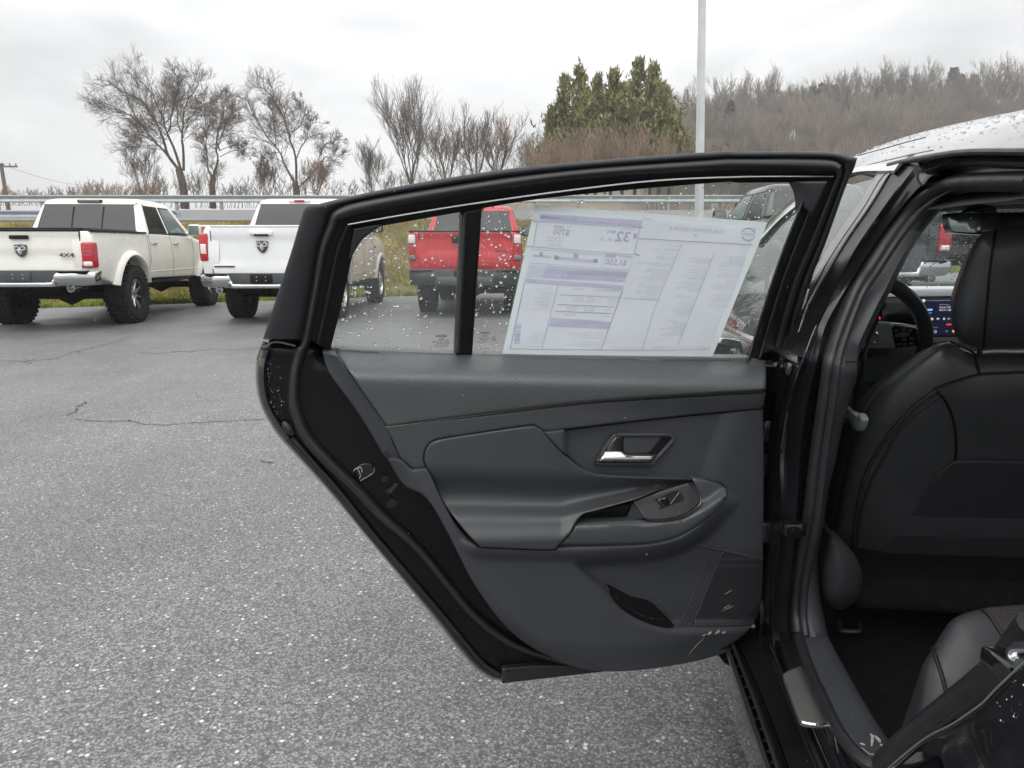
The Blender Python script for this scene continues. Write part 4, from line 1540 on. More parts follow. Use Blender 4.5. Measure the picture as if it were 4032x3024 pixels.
    bmp = pad('rear_bumper', bo, bp_, bm_, root, h=lambda y, z, d: -0.045 * ((z - np.where(np.abs(y) > 0.47, 0.70, 0.60) - L) / 0.10) ** 2 + np.where(np.abs(y) > 0.47, 0, 0.012), r=0.016, skirt=0.17, back=(1, 0, 0), res=0.045, mpp=1.0, world=False, n=4)
    m = MB(); m.box((-0.01, 0, 0.70 + L), (0.10, 1.02, 0.20), bev=0.01); m.build('plate_recess', MAT['grey_plastic'], bmp, world=False)
    m = MB(); m.box((-0.066, 0, 0.715 + L), (0.016, 0.34, 0.14), bev=0.004); m.build('plate_bracket', MAT['black' if style != 'classic' else 'grey_plastic'], bmp, world=False)
    for y_ in (-0.07, 0.07):
        for z_ in (0.69, 0.745):
            m = MB(); m.disc((-0.074, y_, z_ + L), (-1, 0, 0), 0.009, 0.006, 8); m.build('bolt', MAT['satin'], bmp, world=False)
    m = MB(); m.box((0.30, 0, 0.725 + L), (0.42, 1.6 * k, 0.10)); m.build('bumper_mount', MAT['under'], root, world=False)
    # hitch, exhaust, chassis, axles
    m = MB()
    hz = 0.50 + L
    for dy, dz, sy, sz_ in ((0.035, 0, 0.012, 0.09), (-0.035, 0, 0.012, 0.09), (0, 0.04, 0.082, 0.012), (0, -0.04, 0.082, 0.012)):
        m.box((0.12, dy, hz + dz), (0.22, sy, sz_))
    m.box((0.20, 0, hz + 0.02), (0.08, 0.9, 0.08))
    m.build('tow_hitch', MAT['under'], root, world=False)
    if P.get('exhaust', 1):
        for s in P.get('pipes', (-1, 1)):
            m = MB()
            q = np.array([(0.5, s * 0.62, 0.55 + L), (0.15, s * 0.66, 0.55 + L), (-0.10, s * 0.67, 0.545 + L)])
            prof = [(0.03, 0.12), (0.052, 0.14), (0.055, 0.0), (0.047, 0.0), (0.045, 0.12), (0.0, 0.12)]
            m.tube(q[:2], 0.042, 10)
            m.lathe([(0.048, 0.22), (0.054, 0.0), (0.046, 0.0), (0.042, 0.18), (0.001, 0.18)], (-0.03, s * 0.67, 0.545 + L), (1, 0, 0), 16)
            m.build('exhaust_pipe', MAT['truck_chrome'], root, world=False)
    m = MB()
    m.box((2.9, 0.45, 0.55 + L), (5.0, 0.12, 0.16)); m.box((2.9, -0.45, 0.55 + L), (5.0, 0.12, 0.16))
    m.box((3.4, 0, 0.62 + L), (3.6, 1.5 * k, 0.14)); m.box((4.7, 0, 0.75 + L), (1.5, 1.2 * k, 0.5)); m.box((2.4, 0.1, 0.50 + L * 0.8), (1.1, 0.5, 0.26), bev=0.05)
    m.build('chassis', MAT['under'], root, world=False)
    for cx in (xr, xf):
        m = MB(); m.tube([(cx, -0.85, tr), (cx, -0.2, tr), (cx, 0, tr), (cx, 0.2, tr), (cx, 0.85, tr)], [0.06, 0.07, 0.17, 0.07, 0.06], 8)
        m.build('axle', MAT['under'], root, world=False)
    for s in (1, -1):                                           # step pads, cab trim, small side badge
        m = MB(); m.box((-0.03, s * 0.72, P.get('b_top', 0.79) + L), (0.13, 0.40, 0.012), bev=0.004); m.build('step_pad', MAT['grey_plastic'], bmp, world=False)
        m = MB(); m.tube([(2.08, s * (float(hwf(zb)) + 0.012), zb - 0.012), (3.9, s * (float(hwf(zb)) + 0.012), zb - 0.002)], 0.012, 6); m.build('window_strip', MAT['black'], cab, world=False)
        m = MB(); m.box((4.22, s * (W - 0.035), bed - 0.30), (0.20, 0.012, 0.05), bev=0.004); m.build('side_badge', MAT['dark_chrome'], root, world=False)
        m = MB(); m.box((2.9, s * (W - 0.10), rocker - 0.02), (2.0, 0.10, 0.05), bev=0.02); m.build('side_step', MAT['under'], root, world=False)
    # wheels: one mesh each, shared
    tw = P.get('tyre_w', 0.29)
    rimr = P.get('rim', 0.25)
    m = MB()
    hw = tw / 2
    m.lathe([(rimr, -hw * 0.85), (rimr + 0.03, -hw * 0.98), (tr - 0.06, -hw * 1.04), (tr - 0.018, -hw * 0.9), (tr - 0.006, -hw * 0.6), (tr - 0.004, 0), (tr - 0.006, hw * 0.6), (tr - 0.018, hw * 0.9),
             (tr - 0.06, hw * 1.04), (rimr + 0.03, hw * 0.98), (rimr, hw * 0.85)], (0, 0, 0), (0, 1, 0), 40)
    nl = P.get('lugs', 44)
    for i in range(nl):
        for j, yy in enumerate((-0.80, -0.36, 0.02, 0.38, 0.80)):
            a_ = 2 * math.pi * (i + (0.5 if j % 2 else 0)) / nl
            rot = Matrix.Rotation(-a_, 3, 'Y') @ Matrix.Rotation(0.35 if j % 2 else -0.3, 3, 'X')
            d_ = P.get('lug_d', 0.012)
            m.box((math.cos(a_) * (tr - 0.008), yy * hw, math.sin(a_) * (tr - 0.008)), (d_ * 2, hw * 0.33, 0.62 * 2 * math.pi * tr / nl), rot)
    ty_me = mesh_np('wheel', m.V, m.F, True, 30)
    ty_me.materials.append(MAT['tyre'])
    m = MB()
    dz = -0.01
    m.lathe([(rimr * 0.97, -hw * 0.7), (rimr * 1.0, hw * 0.88), (rimr * 0.94, hw * 0.94), (rimr * 0.90, hw * 0.55), (rimr * 0.86, hw * 0.10), (0.001, hw * 0.05)], (0, 0, 0), (0, 1, 0), 32)
    rim_me = mesh_np('rim', m.V, m.F, True, 30)
    rim_me.materials.append(MAT[P.get('rim_mat', 'satin')])
    m = MB()
    ns = P.get('spokes', 6)
    m.disc((0, hw * 0.25, 0), (0, 1, 0), 0.075, hw * 0.35, 16, 0.06)
    for i in range(ns):
        for dq in ((-0.13, 0.13) if P.get('twin', 1) else (0,)):
            a_ = 2 * math.pi * i / ns
            p0 = np.array([math.cos(a_ + dq * 1.2) * 0.06, hw * 0.52, math.sin(a_ + dq * 1.2) * 0.06])
            p1 = np.array([math.cos(a_ + dq) * rimr * 0.62, hw * 0.60, math.sin(a_ + dq) * rimr * 0.62])
            p2 = np.array([math.cos(a_ + dq) * rimr * 0.93, hw * 0.66, math.sin(a_ + dq) * rimr * 0.93])
            m.tube([p0, p1, p2], [0.026, 0.020, 0.024], 6)
    sp_me = mesh_np('spokes', m.V, m.F, True, 40)
    sp_me.materials.append(MAT[P.get('spoke_mat', 'satin')])
    track = W - hw - P.get('inset', 0.035)
    for cx in (xr, xf):
        for s in (1, -1):
            wo = link('wheel', ty_me, None, root, world=False)
            wo.location = (cx, s * track, tr)
            wo.rotation_euler = (0, 0.4 * cx, 0 if s > 0 else math.pi)
            link('rim', rim_me, None, wo, world=False)
            link('spokes', sp_me, None, wo, world=False)
    return root


H90 = math.pi / 2
pickup('pickup_truck', 'cream white crew cab pickup with knobbly tyres and black wheels at far left', (-6.92, 10.25, 0), H90 + R(4.5),
       dict(paint='cream', lift=0.07, bed=1.345, roof=1.92, tyre=0.45, tyre_w=0.33, rim=0.245, lugs=34, lug_d=0.02, rim_mat='rim_black', spoke_mat='satin', spokes=8, twin=0, dark_brake=1, cover=1, flare=0.075, rail='black', inset=-0.03, pipes=(-1,)))
pickup('pickup_truck', 'silver white pickup parked behind the trailing edge of the open door', (-3.84, 11.2, 0), H90,
       dict(paint='white', style='new', tyre=0.42, roof=2.05, bed=1.50, slider=0, rail='white', spokes=6, rim=0.26, mirror='black', bumper='truck_chrome', W=0.985))
pickup('pickup_truck', 'bright red pickup seen through the open door window', (-0.80, 12.3, 0), H90 - R(1.0),
       dict(paint='red', style='frontier', tyre=0.40, roof=1.93, W=0.95, slider=0, rail='black', bumper='grey_plastic', mirror='black', exhaust=0, wb=3.2, rim=0.22, rim_mat='rim_black', spoke_mat='rim_black', flare_mat='grey_plastic', dark_brake=1), 1.03)
pickup('pickup_truck', 'dark grey pickup seen through the windscreen of the black car', (4.8, 9.5, 0.24), H90,
       dict(paint='charcoal', W=0.95,  style='classic', tyre=0.41, rail='black', slider=1, mirror='black'))
pickup('pickup_truck', 'black pickup parked beyond the dark grey one and seen past its red lamp', (8.35, 9.4, 0.5), H90,
       dict(paint='paint_black', W=0.98, style='new', tyre=0.41, rail='black', slider=0, mirror='black'))
# ------------------------------------------------------------------ the black car: rear door standing open
car_base = CAMP * np.array([1, 1, 0]) + CF * 1.4 + CL * 1.3
CAR = empty('parked_sedan', tuple(car_base))
tag(CAR, 'glossy black car with its rear door wide open showing the dark cabin', 'car')
BACK = -DN
DPX = lambda P, w=0.0: DP(P, w)


def dpad(name, outline, mat, parent, **k):
    k.setdefault('back', BACK)
    return pad(name, outline, DP, mat, parent, **k)


def dloft(name, railspec, mat, parent, n=10, sharp=40, extra=None):
    """railspec: list of (points, w); a strip over them all, with its far side closed."""
    rl = [DP(cr(p, n), w) for p, w in railspec]
    m = MB()
    m.loft(rl)
    return m.build(name, mat, parent, sharp=sharp)


def strip(a, b, w, bulge, k=7):
    """Rails of a rounded rubber strip between the edges a and b."""
    A, B = np.array(a, float), np.array(b, float)
    out = []
    for i in range(k):
        t = i / (k - 1)
        out.append(([tuple(p) for p in A + (B - A) * (0.5 - 0.5 * math.cos(math.pi * t))], w + bulge * math.sin(math.pi * t)))
    return out


# lower shell: outer skin and inner steel in one slab
lower_left = [(1035, 1345), (1035, 1345)] + zC((42, 325), (20, 420), (17, 560), (48, 720), (125, 870), (210, 985), (380, 1170), (560, 1370), (800, 1659)) \
    + zE((400, 560), (550, 748), (650, 862), (720, 918), (790, 938), (790, 938), (1000, 905), (1330, 868), (1700, 830))
shell_out = lower_left + [(2860, 2560), (2960, 2450), (3005, 2300), (3020, 1900), (3060, 1500), (3090, 1392), (3050, 1432), (3050, 1432), (2950, 1440), (2000, 1425), (1330, 1402), (1300, 1395), (1240, 1352), (1240, 1352)]
door = dpad('rear_door', shell_out, MAT['paint_inner'], CAR, w0=-0.05, r=0.028, skirt=0.075, res=26, sharp=60, closed_back=True)
door['label'] = 'open rear door of the black car'

# outer skin turned over at the trailing edge, glossier
skin_in = zC((150, 330), (118, 420), (110, 560), (140, 720), (215, 850), (300, 960), (470, 1160), (640, 1350), (880, 1659)) + zE((470, 560), (620, 740), (720, 850), (800, 900))
skin_out = zC((38, 325), (14, 420), (11, 560), (43, 722), (120, 874), (205, 990), (375, 1175), (555, 1376), (795, 1666)) + zE((395, 566), (545, 756), (645, 870), (720, 926))
A_, B_ = np.array(skin_out), np.array(skin_in)
dloft('outer_skin', [(list(map(tuple, A_)), -0.125), (list(map(tuple, A_)), -0.075)] +
      [(list(map(tuple, A_ + (B_ - A_) * t)), w) for t, w in ((0.12, -0.058), (0.3, -0.047), (0.6, -0.042), (0.8, -0.046), (1.0, -0.054))],
      MAT['paint_black'], door, sharp=60)
# thin rubber seals running along the lower edge
for off, rr in ((0.42, 0.004), (0.75, 0.005)):
    P = A_ + (B_ - A_) * off
    m = MB()
    m.tube(DP(cr([tuple(p) for p in P[5:]], 8), -0.043), rr, 8)
    m.build('edge_seal', MAT['rubber_lip'], door)
# small glossy rubber buffer near the edge
m = MB()
bp = DP(cr(zC((212, 850), (235, 880), (262, 915), (285, 945)), 5), -0.04)
m.tube(bp, 0.009 * np.sin(np.linspace(0.5, 2.7, len(bp))), 8)
m.build('rubber_buffer', MAT['rubber'], door)
# kick strip along the bottom edge
kick = zE((798, 872), (798, 872), (1010, 855), (1200, 860), (1345, 878), (1345, 892), (1345, 892), (1100, 920), (798, 956), (798, 956))
dpad('bottom_flap', kick, MAT['rubber'], door, w0=-0.03, r=0.004, skirt=0.012, res=14)
m = MB(); m.disc(DP(zE((830, 886)), -0.028)[0], DN, 0.004, 0.002, 10); m.build('screw', MAT['piano'], door)
# body-coloured step at the belt where skin meets frame
m = MB()
m.tube(DP(cr(zC((60, 312), (95, 305), (130, 275), (175, 270), (240, 283), (300, 298)), 6), -0.044), 0.003, 6)
m.build('edge_bead', MAT['dark_chrome'], door)

# ---- window frame: stations from the hinge side belt, round the top, down to the trailing edge
O = [(3120, 1420), (3137, 1292), (3190, 1110), (3250, 960), (3330, 737), (3364, 661), (3376, 622), (3376, 622)] + \
    [(3247, 598), (2924, 597), (2800, 598), (2317, 634), (1978, 668), (1639, 721), (1412, 766), (1260, 801)] + \
    [(1204, 817), (1179, 882), (1152, 974), (1098, 1142), (1035, 1335)]
a = [(3085, 1380), (3110, 1280), (3160, 1110), (3222, 960), (3300, 750), (3322, 680), (3318, 648), (3318, 648)] + \
    [(3247, 626), (2924, 624), (2800, 628), (2317, 663), (1978, 701), (1639, 752), (1430, 789), (1345, 812)] + \
    [(1303, 840), (1288, 885), (1255, 980), (1228, 1142), (1190, 1335)]
b = [(3040, 1380), (3066, 1280), (3115, 1110), (3178, 960), (3255, 770), (3283, 710), (3278, 690), (3278, 690)] + \
    [(3247, 687), (2924, 672), (2800, 675), (2317, 706), (1978, 749), (1639, 804), (1440, 845), (1372, 866)] + \
    [(1340, 880), (1325, 915), (1296, 980), (1262, 1142), (1226, 1335)]
g = [(2935, 1425), (2965, 1325), (3026, 1130), (3085, 960), (3150, 800), (3165, 750), (3146, 719), (3146, 719)] + \
    [(3110, 719), (2917, 721), (2800, 722), (2200, 776), (1898, 822), (1650, 866), (1520, 888), (1470, 897)] + \
    [(1425, 905), (1412, 930), (1388, 1018), (1350, 1190), (1300, 1390)]


def mixl(p, q, t):
    return [((1 - t) * x0 + t * x1, (1 - t) * y0 + t * y1) for (x0, y0), (x1, y1) in zip(p, q)]


# steel core of the frame, a solid ring behind the rubbers
dloft('window_frame', [(mixl(O, a, 0.15), -0.115), (mixl(O, a, 0.15), -0.052), (a, -0.045), (b, -0.040), (mixl(b, g, 0.35), -0.042), (mixl(b, g, 0.97), -0.048),
                       (mixl(b, g, 0.97), -0.085), (mixl(O, a, 0.15), -0.115)], MAT['black'], door)
# outer lip
dloft('outer_lip', [(O, -0.11)] + strip(O, mixl(O, a, 1.04), -0.050, 0.013), MAT['rubber_lip'], door, sharp=60)
# fat weatherstrip: from hinge side round to the bottom of the trailing edge
sa = a[6:] + zC((300, 330), (262, 450), (243, 600), (248, 760), (318, 950), (455, 1122), (690, 1352), (890, 1562)) + zE((318, 238), (474, 424), (640, 618), (848, 768), (1090, 846), (1240, 880))
sb = b[6:] + zC((392, 330), (352, 450), (332, 600), (345, 745), (412, 925), (550, 1090), (780, 1315), (975, 1520)) + zE((362, 208), (512, 388), (676, 580), (876, 728), (1106, 812), (1245, 850))
sa.pop(0); sb.pop(0)                                            # single start point, not a corner
dloft('weatherstrip', strip(sa, sb, -0.046, 0.024, 9), MAT['rubber'], door, n=8, sharp=60)
# front run of the seal, thinner and darker
dloft('front_seal', strip(mixl(a, b, 0.2)[:7], mixl(a, b, 0.9)[:7], -0.044, 0.012), MAT['rubber_lip'], door)
dloft('channel_lip', strip(mixl(a, g, 0.55)[:6], mixl(a, g, 0.67)[:6], -0.042, 0.010), MAT['rubber_lip'], door)
dloft('channel_lip', strip(mixl(a, g, 0.86)[:6], mixl(a, g, 0.98)[:6], -0.047, 0.012), MAT['rubber'], door)
dloft('channel_lip', strip(mixl(b, g, 0.25)[16:], mixl(b, g, 0.45)[16:], -0.042, 0.010), MAT['rubber_lip'], door)
# bright bead between seal and glass run
bead = [(3280, 695), (2917, 696), (2578, 711), (2200, 754), (1814, 809), (1550, 852), (1369, 884)]
m = MB(); m.tube(DP(cr(bead, 10), -0.034), 0.0019, 6); m.build('frame_bead', MAT['satin'], door)

# ---- panes
qg = [(1822, 833), (1822, 833), (1499, 890), (1456, 920), (1423, 947), (1399, 985), (1385, 1018), (1300, 1400), (1300, 1400), (1800, 1412), (1800, 1412)]
dpad('quarter_glass', qg, MAT['door_glass'], door, w0=-0.058, r=0, skirt=0.004, res=60, closed_back=True, smooth=False)
mg = [(1898, 820), (1898, 820), (2200, 772), (2578, 728), (2917, 717), (3146, 715), (3146, 715), (3165, 760), (3085, 965), (2930, 1425), (2930, 1425), (1852, 1412), (1852, 1412)]
dpad('window_glass', mg, MAT['door_glass'], door, w0=-0.060, r=0, skirt=0.004, res=60, closed_back=True, smooth=False)
bar = zA((1515, 425), (1515, 425), (1655, 402), (1655, 402), (1584, 1468), (1584, 1468), (1468, 1466), (1468, 1466))
dpad('division_bar', bar, MAT['black'], door, w0=-0.040, r=0.006, skirt=0.035, res=24)
bar2 = zA((1524, 440), (1524, 440), (1548, 436), (1548, 436), (1498, 1462), (1498, 1462), (1474, 1462), (1474, 1462))
dpad('bar_lip', bar2, MAT['rubber'], door, w0=-0.034, r=0.003, skirt=0.012, res=24)
gar = zA((722, 562), (722, 562), (735, 552), (912, 522), (920, 535), (920, 535), (840, 590), (780, 642), (735, 712), (702, 770), (686, 768), (686, 768), (700, 690))
dpad('corner_garnish', gar, MAT['rubber_lip'], door, w0=-0.034, r=0.004, skirt=0.02, res=14)
gar2 = zG((562, 520), (562, 520), (760, 520), (760, 520), (700, 650), (652, 748), (652, 748), (628, 712), (606, 690), (606, 640), (592, 575))
dpad('corner_garnish', gar2, MAT['trim_hard'], door, w0=-0.030, r=0.006, skirt=0.03, res=14,
     h=lambda x, y, d: 0.012 * sstep(3140, 3200, x - (y - 713) * 0.15))
gar3 = zA((440, 440), (440, 440), (560, 405), (580, 402), (470, 560), (440, 690), (430, 690), (378, 640), (378, 610), (410, 500))
dpad('corner_garnish', gar3, MAT['black'], door, w0=-0.040, r=0.004, skirt=0.02, res=14)

# ---- trim panel
def trim_h(x, y):
    """Common crown of the door card: it curves away at its left (trailing) edge and bulges a little in the middle."""
    return 0.0


pad_left = zC((500, 345), (500, 345), (520, 430), (568, 530), (760, 790), (936, 1085), (936, 1085))
seam_low = zC((970, 1115), (1060, 1122), (1150, 1195), (1150, 1195), (1250, 1185), (1250, 1185))
stitch = [(1518, 1676)] + zC((1500, 812), (2212, 726)) + zD((1200, 108), (2088, 54))
stitch2 = stitch[::-1]
ax0 = zC((620, 385), (960, 880))
fold = np.array(zC((600, 372), (640, 420), (780, 620), (900, 790), (965, 890), (1010, 1000), (1060, 1112)))


def left_bevel(x, y, d):
    P = np.stack([x, y], 1)
    dl = line_dist(P, fold)
    fx = np.interp(y, fold[:, 1], fold[:, 0])
    side = x < fx
    return np.where(side, -0.55 * dl * 0.00055, 0.0)


belt_top = zC((500, 345), (500, 345), (540, 318), (600, 314), (1000, 335), (1475, 352), (1600, 357)) + zB((115, 1172), (700, 1185), (1335, 1190), (1560, 1190), (1620, 1203), (1642, 1216))
upper = belt_top + zD((2080, -60), (2088, 54), (2088, 54)) + stitch2[1:-1] + [stitch2[-1], stitch2[-1]] + zC((780, 640), (640, 430))[:0]
up_out = belt_top + zD((2088, -70), (2089, 54), (2089, 54), (1200, 110)) + zC((2212, 728), (1500, 814), (968, 884), (968, 884), (790, 632), (625, 392), (560, 352))


def up_h(x, y, d):
    top = np.interp(x, [1300, 1800, 3000], [1385, 1398, 1432])
    s = (y - top) * 0.00055
    roll = -0.078 * (1 - np.clip(s / 0.062, 0, 1)) ** 1.9
    sag = -0.012 * sstep(0.05, 0.17, s)
    return 0.034 + roll + sag + left_bevel(x, y, d)


dpad('upper_trim', up_out, MAT['trim_soft'], door, h=up_h, r=0.006, skirt=0.05, res=13)
# the narrow end face of the card, folded back from the upper trim
end_face = zC((500, 345), (500, 345), (560, 354), (626, 394), (790, 634), (968, 886), (1012, 1000), (1064, 1115), (1064, 1115), (970, 1113), (937, 1086), (937, 1086), (760, 792), (570, 532), (520, 432))
dpad('end_trim', end_face, MAT['trim_mid'], door, r=0.004, skirt=0.04, res=12,
     h=lambda x, y, d: 0.014 - 0.022 * (1 - np.clip((x - np.interp(y, [1387, 1629, 1790], [1271, 1412, 1508])) / 95.0, 0, 1)))
# the stitched seam
sm = np.array(cr([(1520, 1683)] + zC((1500, 818), (2212, 732)) + zD((1200, 113), (2086, 60)), 40))
lens_ = np.concatenate([[0], np.cumsum(np.linalg.norm(np.diff(sm, axis=0), axis=1))])
m = MB()
for k in range(int(lens_[-1] / 11)):
    s0 = k * 11.0
    q = [[np.interp(s, lens_, sm[:, 0]), np.interp(s, lens_, sm[:, 1])] for s in (s0, s0 + 4, s0 + 8)]
    m.tube(DP(q, 0.021), [0.0006, 0.0011, 0.0006], 5)
so = m.build('seam_stitching', MAT['stitch'], door); so['kind'] = 'stuff'

pad_top = zD((105, 440), (120, 390), (168, 348), (330, 318), (700, 262), (760, 270), (802, 297))
mid_out = [stitch[0], stitch[0]] + zC((1500, 824), (2212, 738)) + zD((1200, 119), (2088, 66), (2088, 66), (2072, 160), (2072, 160), (1500, 213), (800, 295), (800, 295), (758, 268), (700, 260), (330, 315), (165, 344), (116, 388), (101, 440), (108, 490), (118, 505), (118, 505)) \
    + zC((1250, 1183), (1150, 1193), (1150, 1193), (1062, 1112), (1062, 1112), (1014, 1000))
dpad('trim_band', mid_out, MAT['trim_mid'], door, r=0.004, skirt=0.04, res=14,
     h=lambda x, y, d: 0.020 - 0.010 * sstep(2200, 3000, x) * sstep(0, 1, (y - 1560) / 80))

# main card: under the band, with the map pocket and the recess behind it
pocket_edge = np.array(cr(zD((925, 1010), (985, 1060), (1060, 1130), (1150, 1205), (1205, 1275), (1290, 1350), (1400, 1405), (1500, 1432), (1570, 1440), (1800, 1436), (2060, 1430)), 8))
grip_low = np.array(cr(zD((250, 900), (430, 968), (840, 982), (1300, 965), (1500, 935), (1650, 880), (1760, 790), (1850, 700)), 8))


def card_h(x, y, d):
    P = np.stack([x, y], 1)
    # in front of the pocket line?
    py = np.interp(x, pocket_edge[:, 0], pocket_edge[:, 1])
    px = np.interp(y, pocket_edge[:, 1], pocket_edge[:, 0])
    dl = line_dist(P, pocket_edge) * 0.00055
    front = (y > py) | (x < 2227)
    s = np.where(front, dl, -dl)
    rec = -0.034 + 0.030 * sstep(2440, 2720, x + (y - 2250) * 0.35) + 0.012 * sstep(2300, 2150, y)
    h = rec + (0.030 - rec) * sstep(-0.024, 0.010, s)
    # swelling under the armrest
    dg = line_dist(P, grip_low) * 0.00055
    gy = np.interp(x, grip_low[:, 0], grip_low[:, 1])
    below = (y > gy)
    t = np.where(below, dg / 0.035, dg / 0.022)
    h = np.maximum(h, 0.052 * np.clip(1 - t * t, 0, 1) * (sstep(1690, 1900, x)) * (1 - 0.6 * sstep(2700, 2880, x)))
    # left roll-off and end face
    lx = np.interp(y, [1790, 1900, 2145, 2300, 2450, 2560, 2640], [1520, 1600, 1740, 1850, 1980, 2130, 2350])
    e = (x - lx) * 0.00055
    h = h - 0.025 * (1 - sstep(-0.03, 0.028, e))
    # bottom tuck
    by = np.interp(x, [1900, 2140, 2400, 2650, 2900, 3000], [2470, 2620, 2642, 2625, 2560, 2430])
    h = h - 0.012 * (1 - sstep(0.0, 0.06, (by - y) * 0.00055))
    return h


card_out = zD((800, 299), (800, 299), (1500, 217), (2072, 164), (2072, 164), (2076, 500), (2072, 1000), (2060, 1290), (2015, 1410), (1930, 1500), (1830, 1560)) \
    + zE((2060, 770), (1900, 822), (1700, 862), (1480, 888), (1300, 886), (1150, 850), (950, 752), (800, 625), (640, 405), (500, 132), (385, -55)) \
    + zC((1082, 1300), (950, 1082), (950, 1082), (970, 1120), (1060, 1126), (1148, 1199), (1148, 1199), (1252, 1189), (1252, 1189)) \
    + zD((150, 565), (210, 700), (300, 850), (420, 968), (420, 968), (830, 984), (880, 962), (880, 962), (1300, 960), (1500, 935), (1620, 885), (1745, 800), (1850, 700), (1862, 650), (1832, 600), (1680, 563), (1640, 566), (1640, 566), (1400, 556), (1150, 544), (1050, 521), (980, 476), (900, 406))
card = dpad('door_card', card_out, MAT['trim_hard'], door, h=card_h, r=0.003, skirt=0.04, res=13, sharp=60)

# soft pad above the armrest: flat at the top, hollow below, then a ledge that catches the light
pad_out = zD((105, 440), (120, 390), (168, 348), (330, 318), (700, 264), (760, 271), (802, 298), (900, 409), (980, 479), (1050, 524), (1150, 547), (1400, 559), (1640, 569), (1658, 580), (1658, 580), (1500, 622), (1330, 690), (1330, 690), (1110, 752), (1030, 775), (985, 822), (950, 885), (882, 958), (882, 958), (830, 980), (430, 965), (430, 965), (330, 860), (205, 690), (150, 565), (112, 490))


_ku = np.linspace(0, 1, 400)
_kh = np.interp(_ku, [0, 0.10, 0.24, 0.34, 0.46, 0.58, 0.66, 0.74, 0.84, 0.92, 1.0], [0.026, 0.022, 0.006, 0.000, 0.006, 0.030, 0.043, 0.048, 0.058, 0.065, 0.062])
_kh = np.convolve(np.pad(_kh, 20, 'edge'), np.ones(41) / 41, 'valid')


def arm_h(x, y, d):
    """Upright face, hollow under it, then a ledge in two steps."""
    xd = (x - 1600) * 1.4747
    yd = (y - 1500) * 1.4747
    top = np.interp(xd, [100, 400, 900, 1150, 1660], [485, 495, 520, 545, 570])
    end = np.interp(xd, [100, 300, 600, 900, 1100, 1330, 1660], [975, 970, 965, 955, 850, 740, 625])
    return np.interp((yd - top) / np.maximum(end - top, 20), _ku, _kh)


dpad('armrest_pad', pad_out, MAT['arm_pad'], door, h=arm_h, r=0.004, skirt=0.04, res=11, sharp=60)

# armrest grip
grip_out = zD((882, 958), (882, 958), (952, 885), (987, 826), (987, 826), (1100, 816), (1390, 803), (1390, 803), (1480, 808), (1600, 784), (1692, 722), (1704, 680), (1660, 578), (1682, 566), (1830, 600), (1860, 650), (1845, 702), (1742, 802), (1610, 888), (1480, 932), (1300, 952))


def grip_h(x, y, d):
    yd = (y - 1500) * 1.4747
    xd = (x - 1600) * 1.4747
    c = np.interp(xd, [900, 1400, 1600, 1750, 1860], [850, 838, 815, 740, 660])
    t = np.clip((c - yd) / 60.0, 0, 1)
    u = np.clip((yd - c) / 110.0, 0, 1)
    return 0.052 - 0.030 * t - 0.010 * u * u - 0.018 * sstep(1700, 1870, xd)


dpad('armrest', grip_out, MAT['trim_soft'], door, h=grip_h, r=0.007, skirt=0.05, res=9, sharp=60)
cup = zD((990, 826), (1020, 790), (1100, 752), (1200, 728), (1312, 706), (1312, 706), (1272, 808), (1272, 808), (1100, 816))
dpad('pull_cup', cup, MAT['black'], door, w0=0.004, r=0.006, skirt=0.02, res=9,
     h=lambda x, y, d: 0.012 * sstep(2060, 2010, y))
cup2 = zD((1316, 700), (1316, 700), (1275, 806), (1275, 806), (1388, 802), (1388, 802), (1352, 740))
dpad('cup_end', cup2, MAT['trim_hard'], door, w0=0.016, r=0.003, skirt=0.02, res=9,
     h=lambda x, y, d: 0.020 * sstep(1600 + 1280 / 1.4747, 1600 + 1390 / 1.4747, x))
sw = zD((1314, 698), (1314, 698), (1335, 688), (1500, 632), (1640, 590), (1640, 590), (1672, 625), (1704, 680), (1690, 722), (1600, 782), (1480, 806), (1390, 800), (1360, 770))
swh = lambda x, y, d: 0.022 + 0.030 * np.clip(((y - 1500) * 1.4747 - np.interp((x - 1600) * 1.4747, [1314, 1640, 1704], [690, 590, 590])) / 190.0, 0, 1)
dpad('switch_panel', sw, MAT['brushed'], door, h=swh, r=0.003, skirt=0.02, res=8)
m = MB()
rim = np.array(cr(zD((1388, 804), (1480, 810), (1604, 787), (1696, 726), (1709, 682), (1678, 625), (1648, 590)), 8))
m.tube(DP(rim, swh(rim[:, 0], rim[:, 1], 0) + 0.001), 0.0016, 6)
m.build('switch_rim', MAT['dark_chrome'], door)
well = zD((1452, 690), (1452, 690), (1560, 642), (1592, 650), (1618, 692), (1618, 692), (1530, 722), (1485, 738), (1485, 738))
wellh = lambda x, y, d: swh(x, y, d) + 0.001
dpad('switch_well', well, MAT['black'], door, h=wellh, r=0, skirt=0.01, res=8)
key = zD((1455, 688), (1455, 688), (1510, 668), (1510, 668), (1536, 716), (1536, 716), (1486, 736), (1486, 736))
dpad('switch_key', key, MAT['piano'], door, h=lambda x, y, d: swh(x, y, d) + 0.005, r=0.002, skirt=0.006, res=8)
for pts in (((1430, 690), (1500, 664), (1560, 640), (1588, 640)), ((1532, 716), (1560, 680), (1585, 645)), ((1468, 738), (1488, 737))):
    q = np.array(cr(zD(*pts), 6))
    m = MB(); m.tube(DP(q, swh(q[:, 0], q[:, 1], 0) + 0.004), 0.0010, 6); m.build('switch_edge', MAT['dark_chrome'], door)

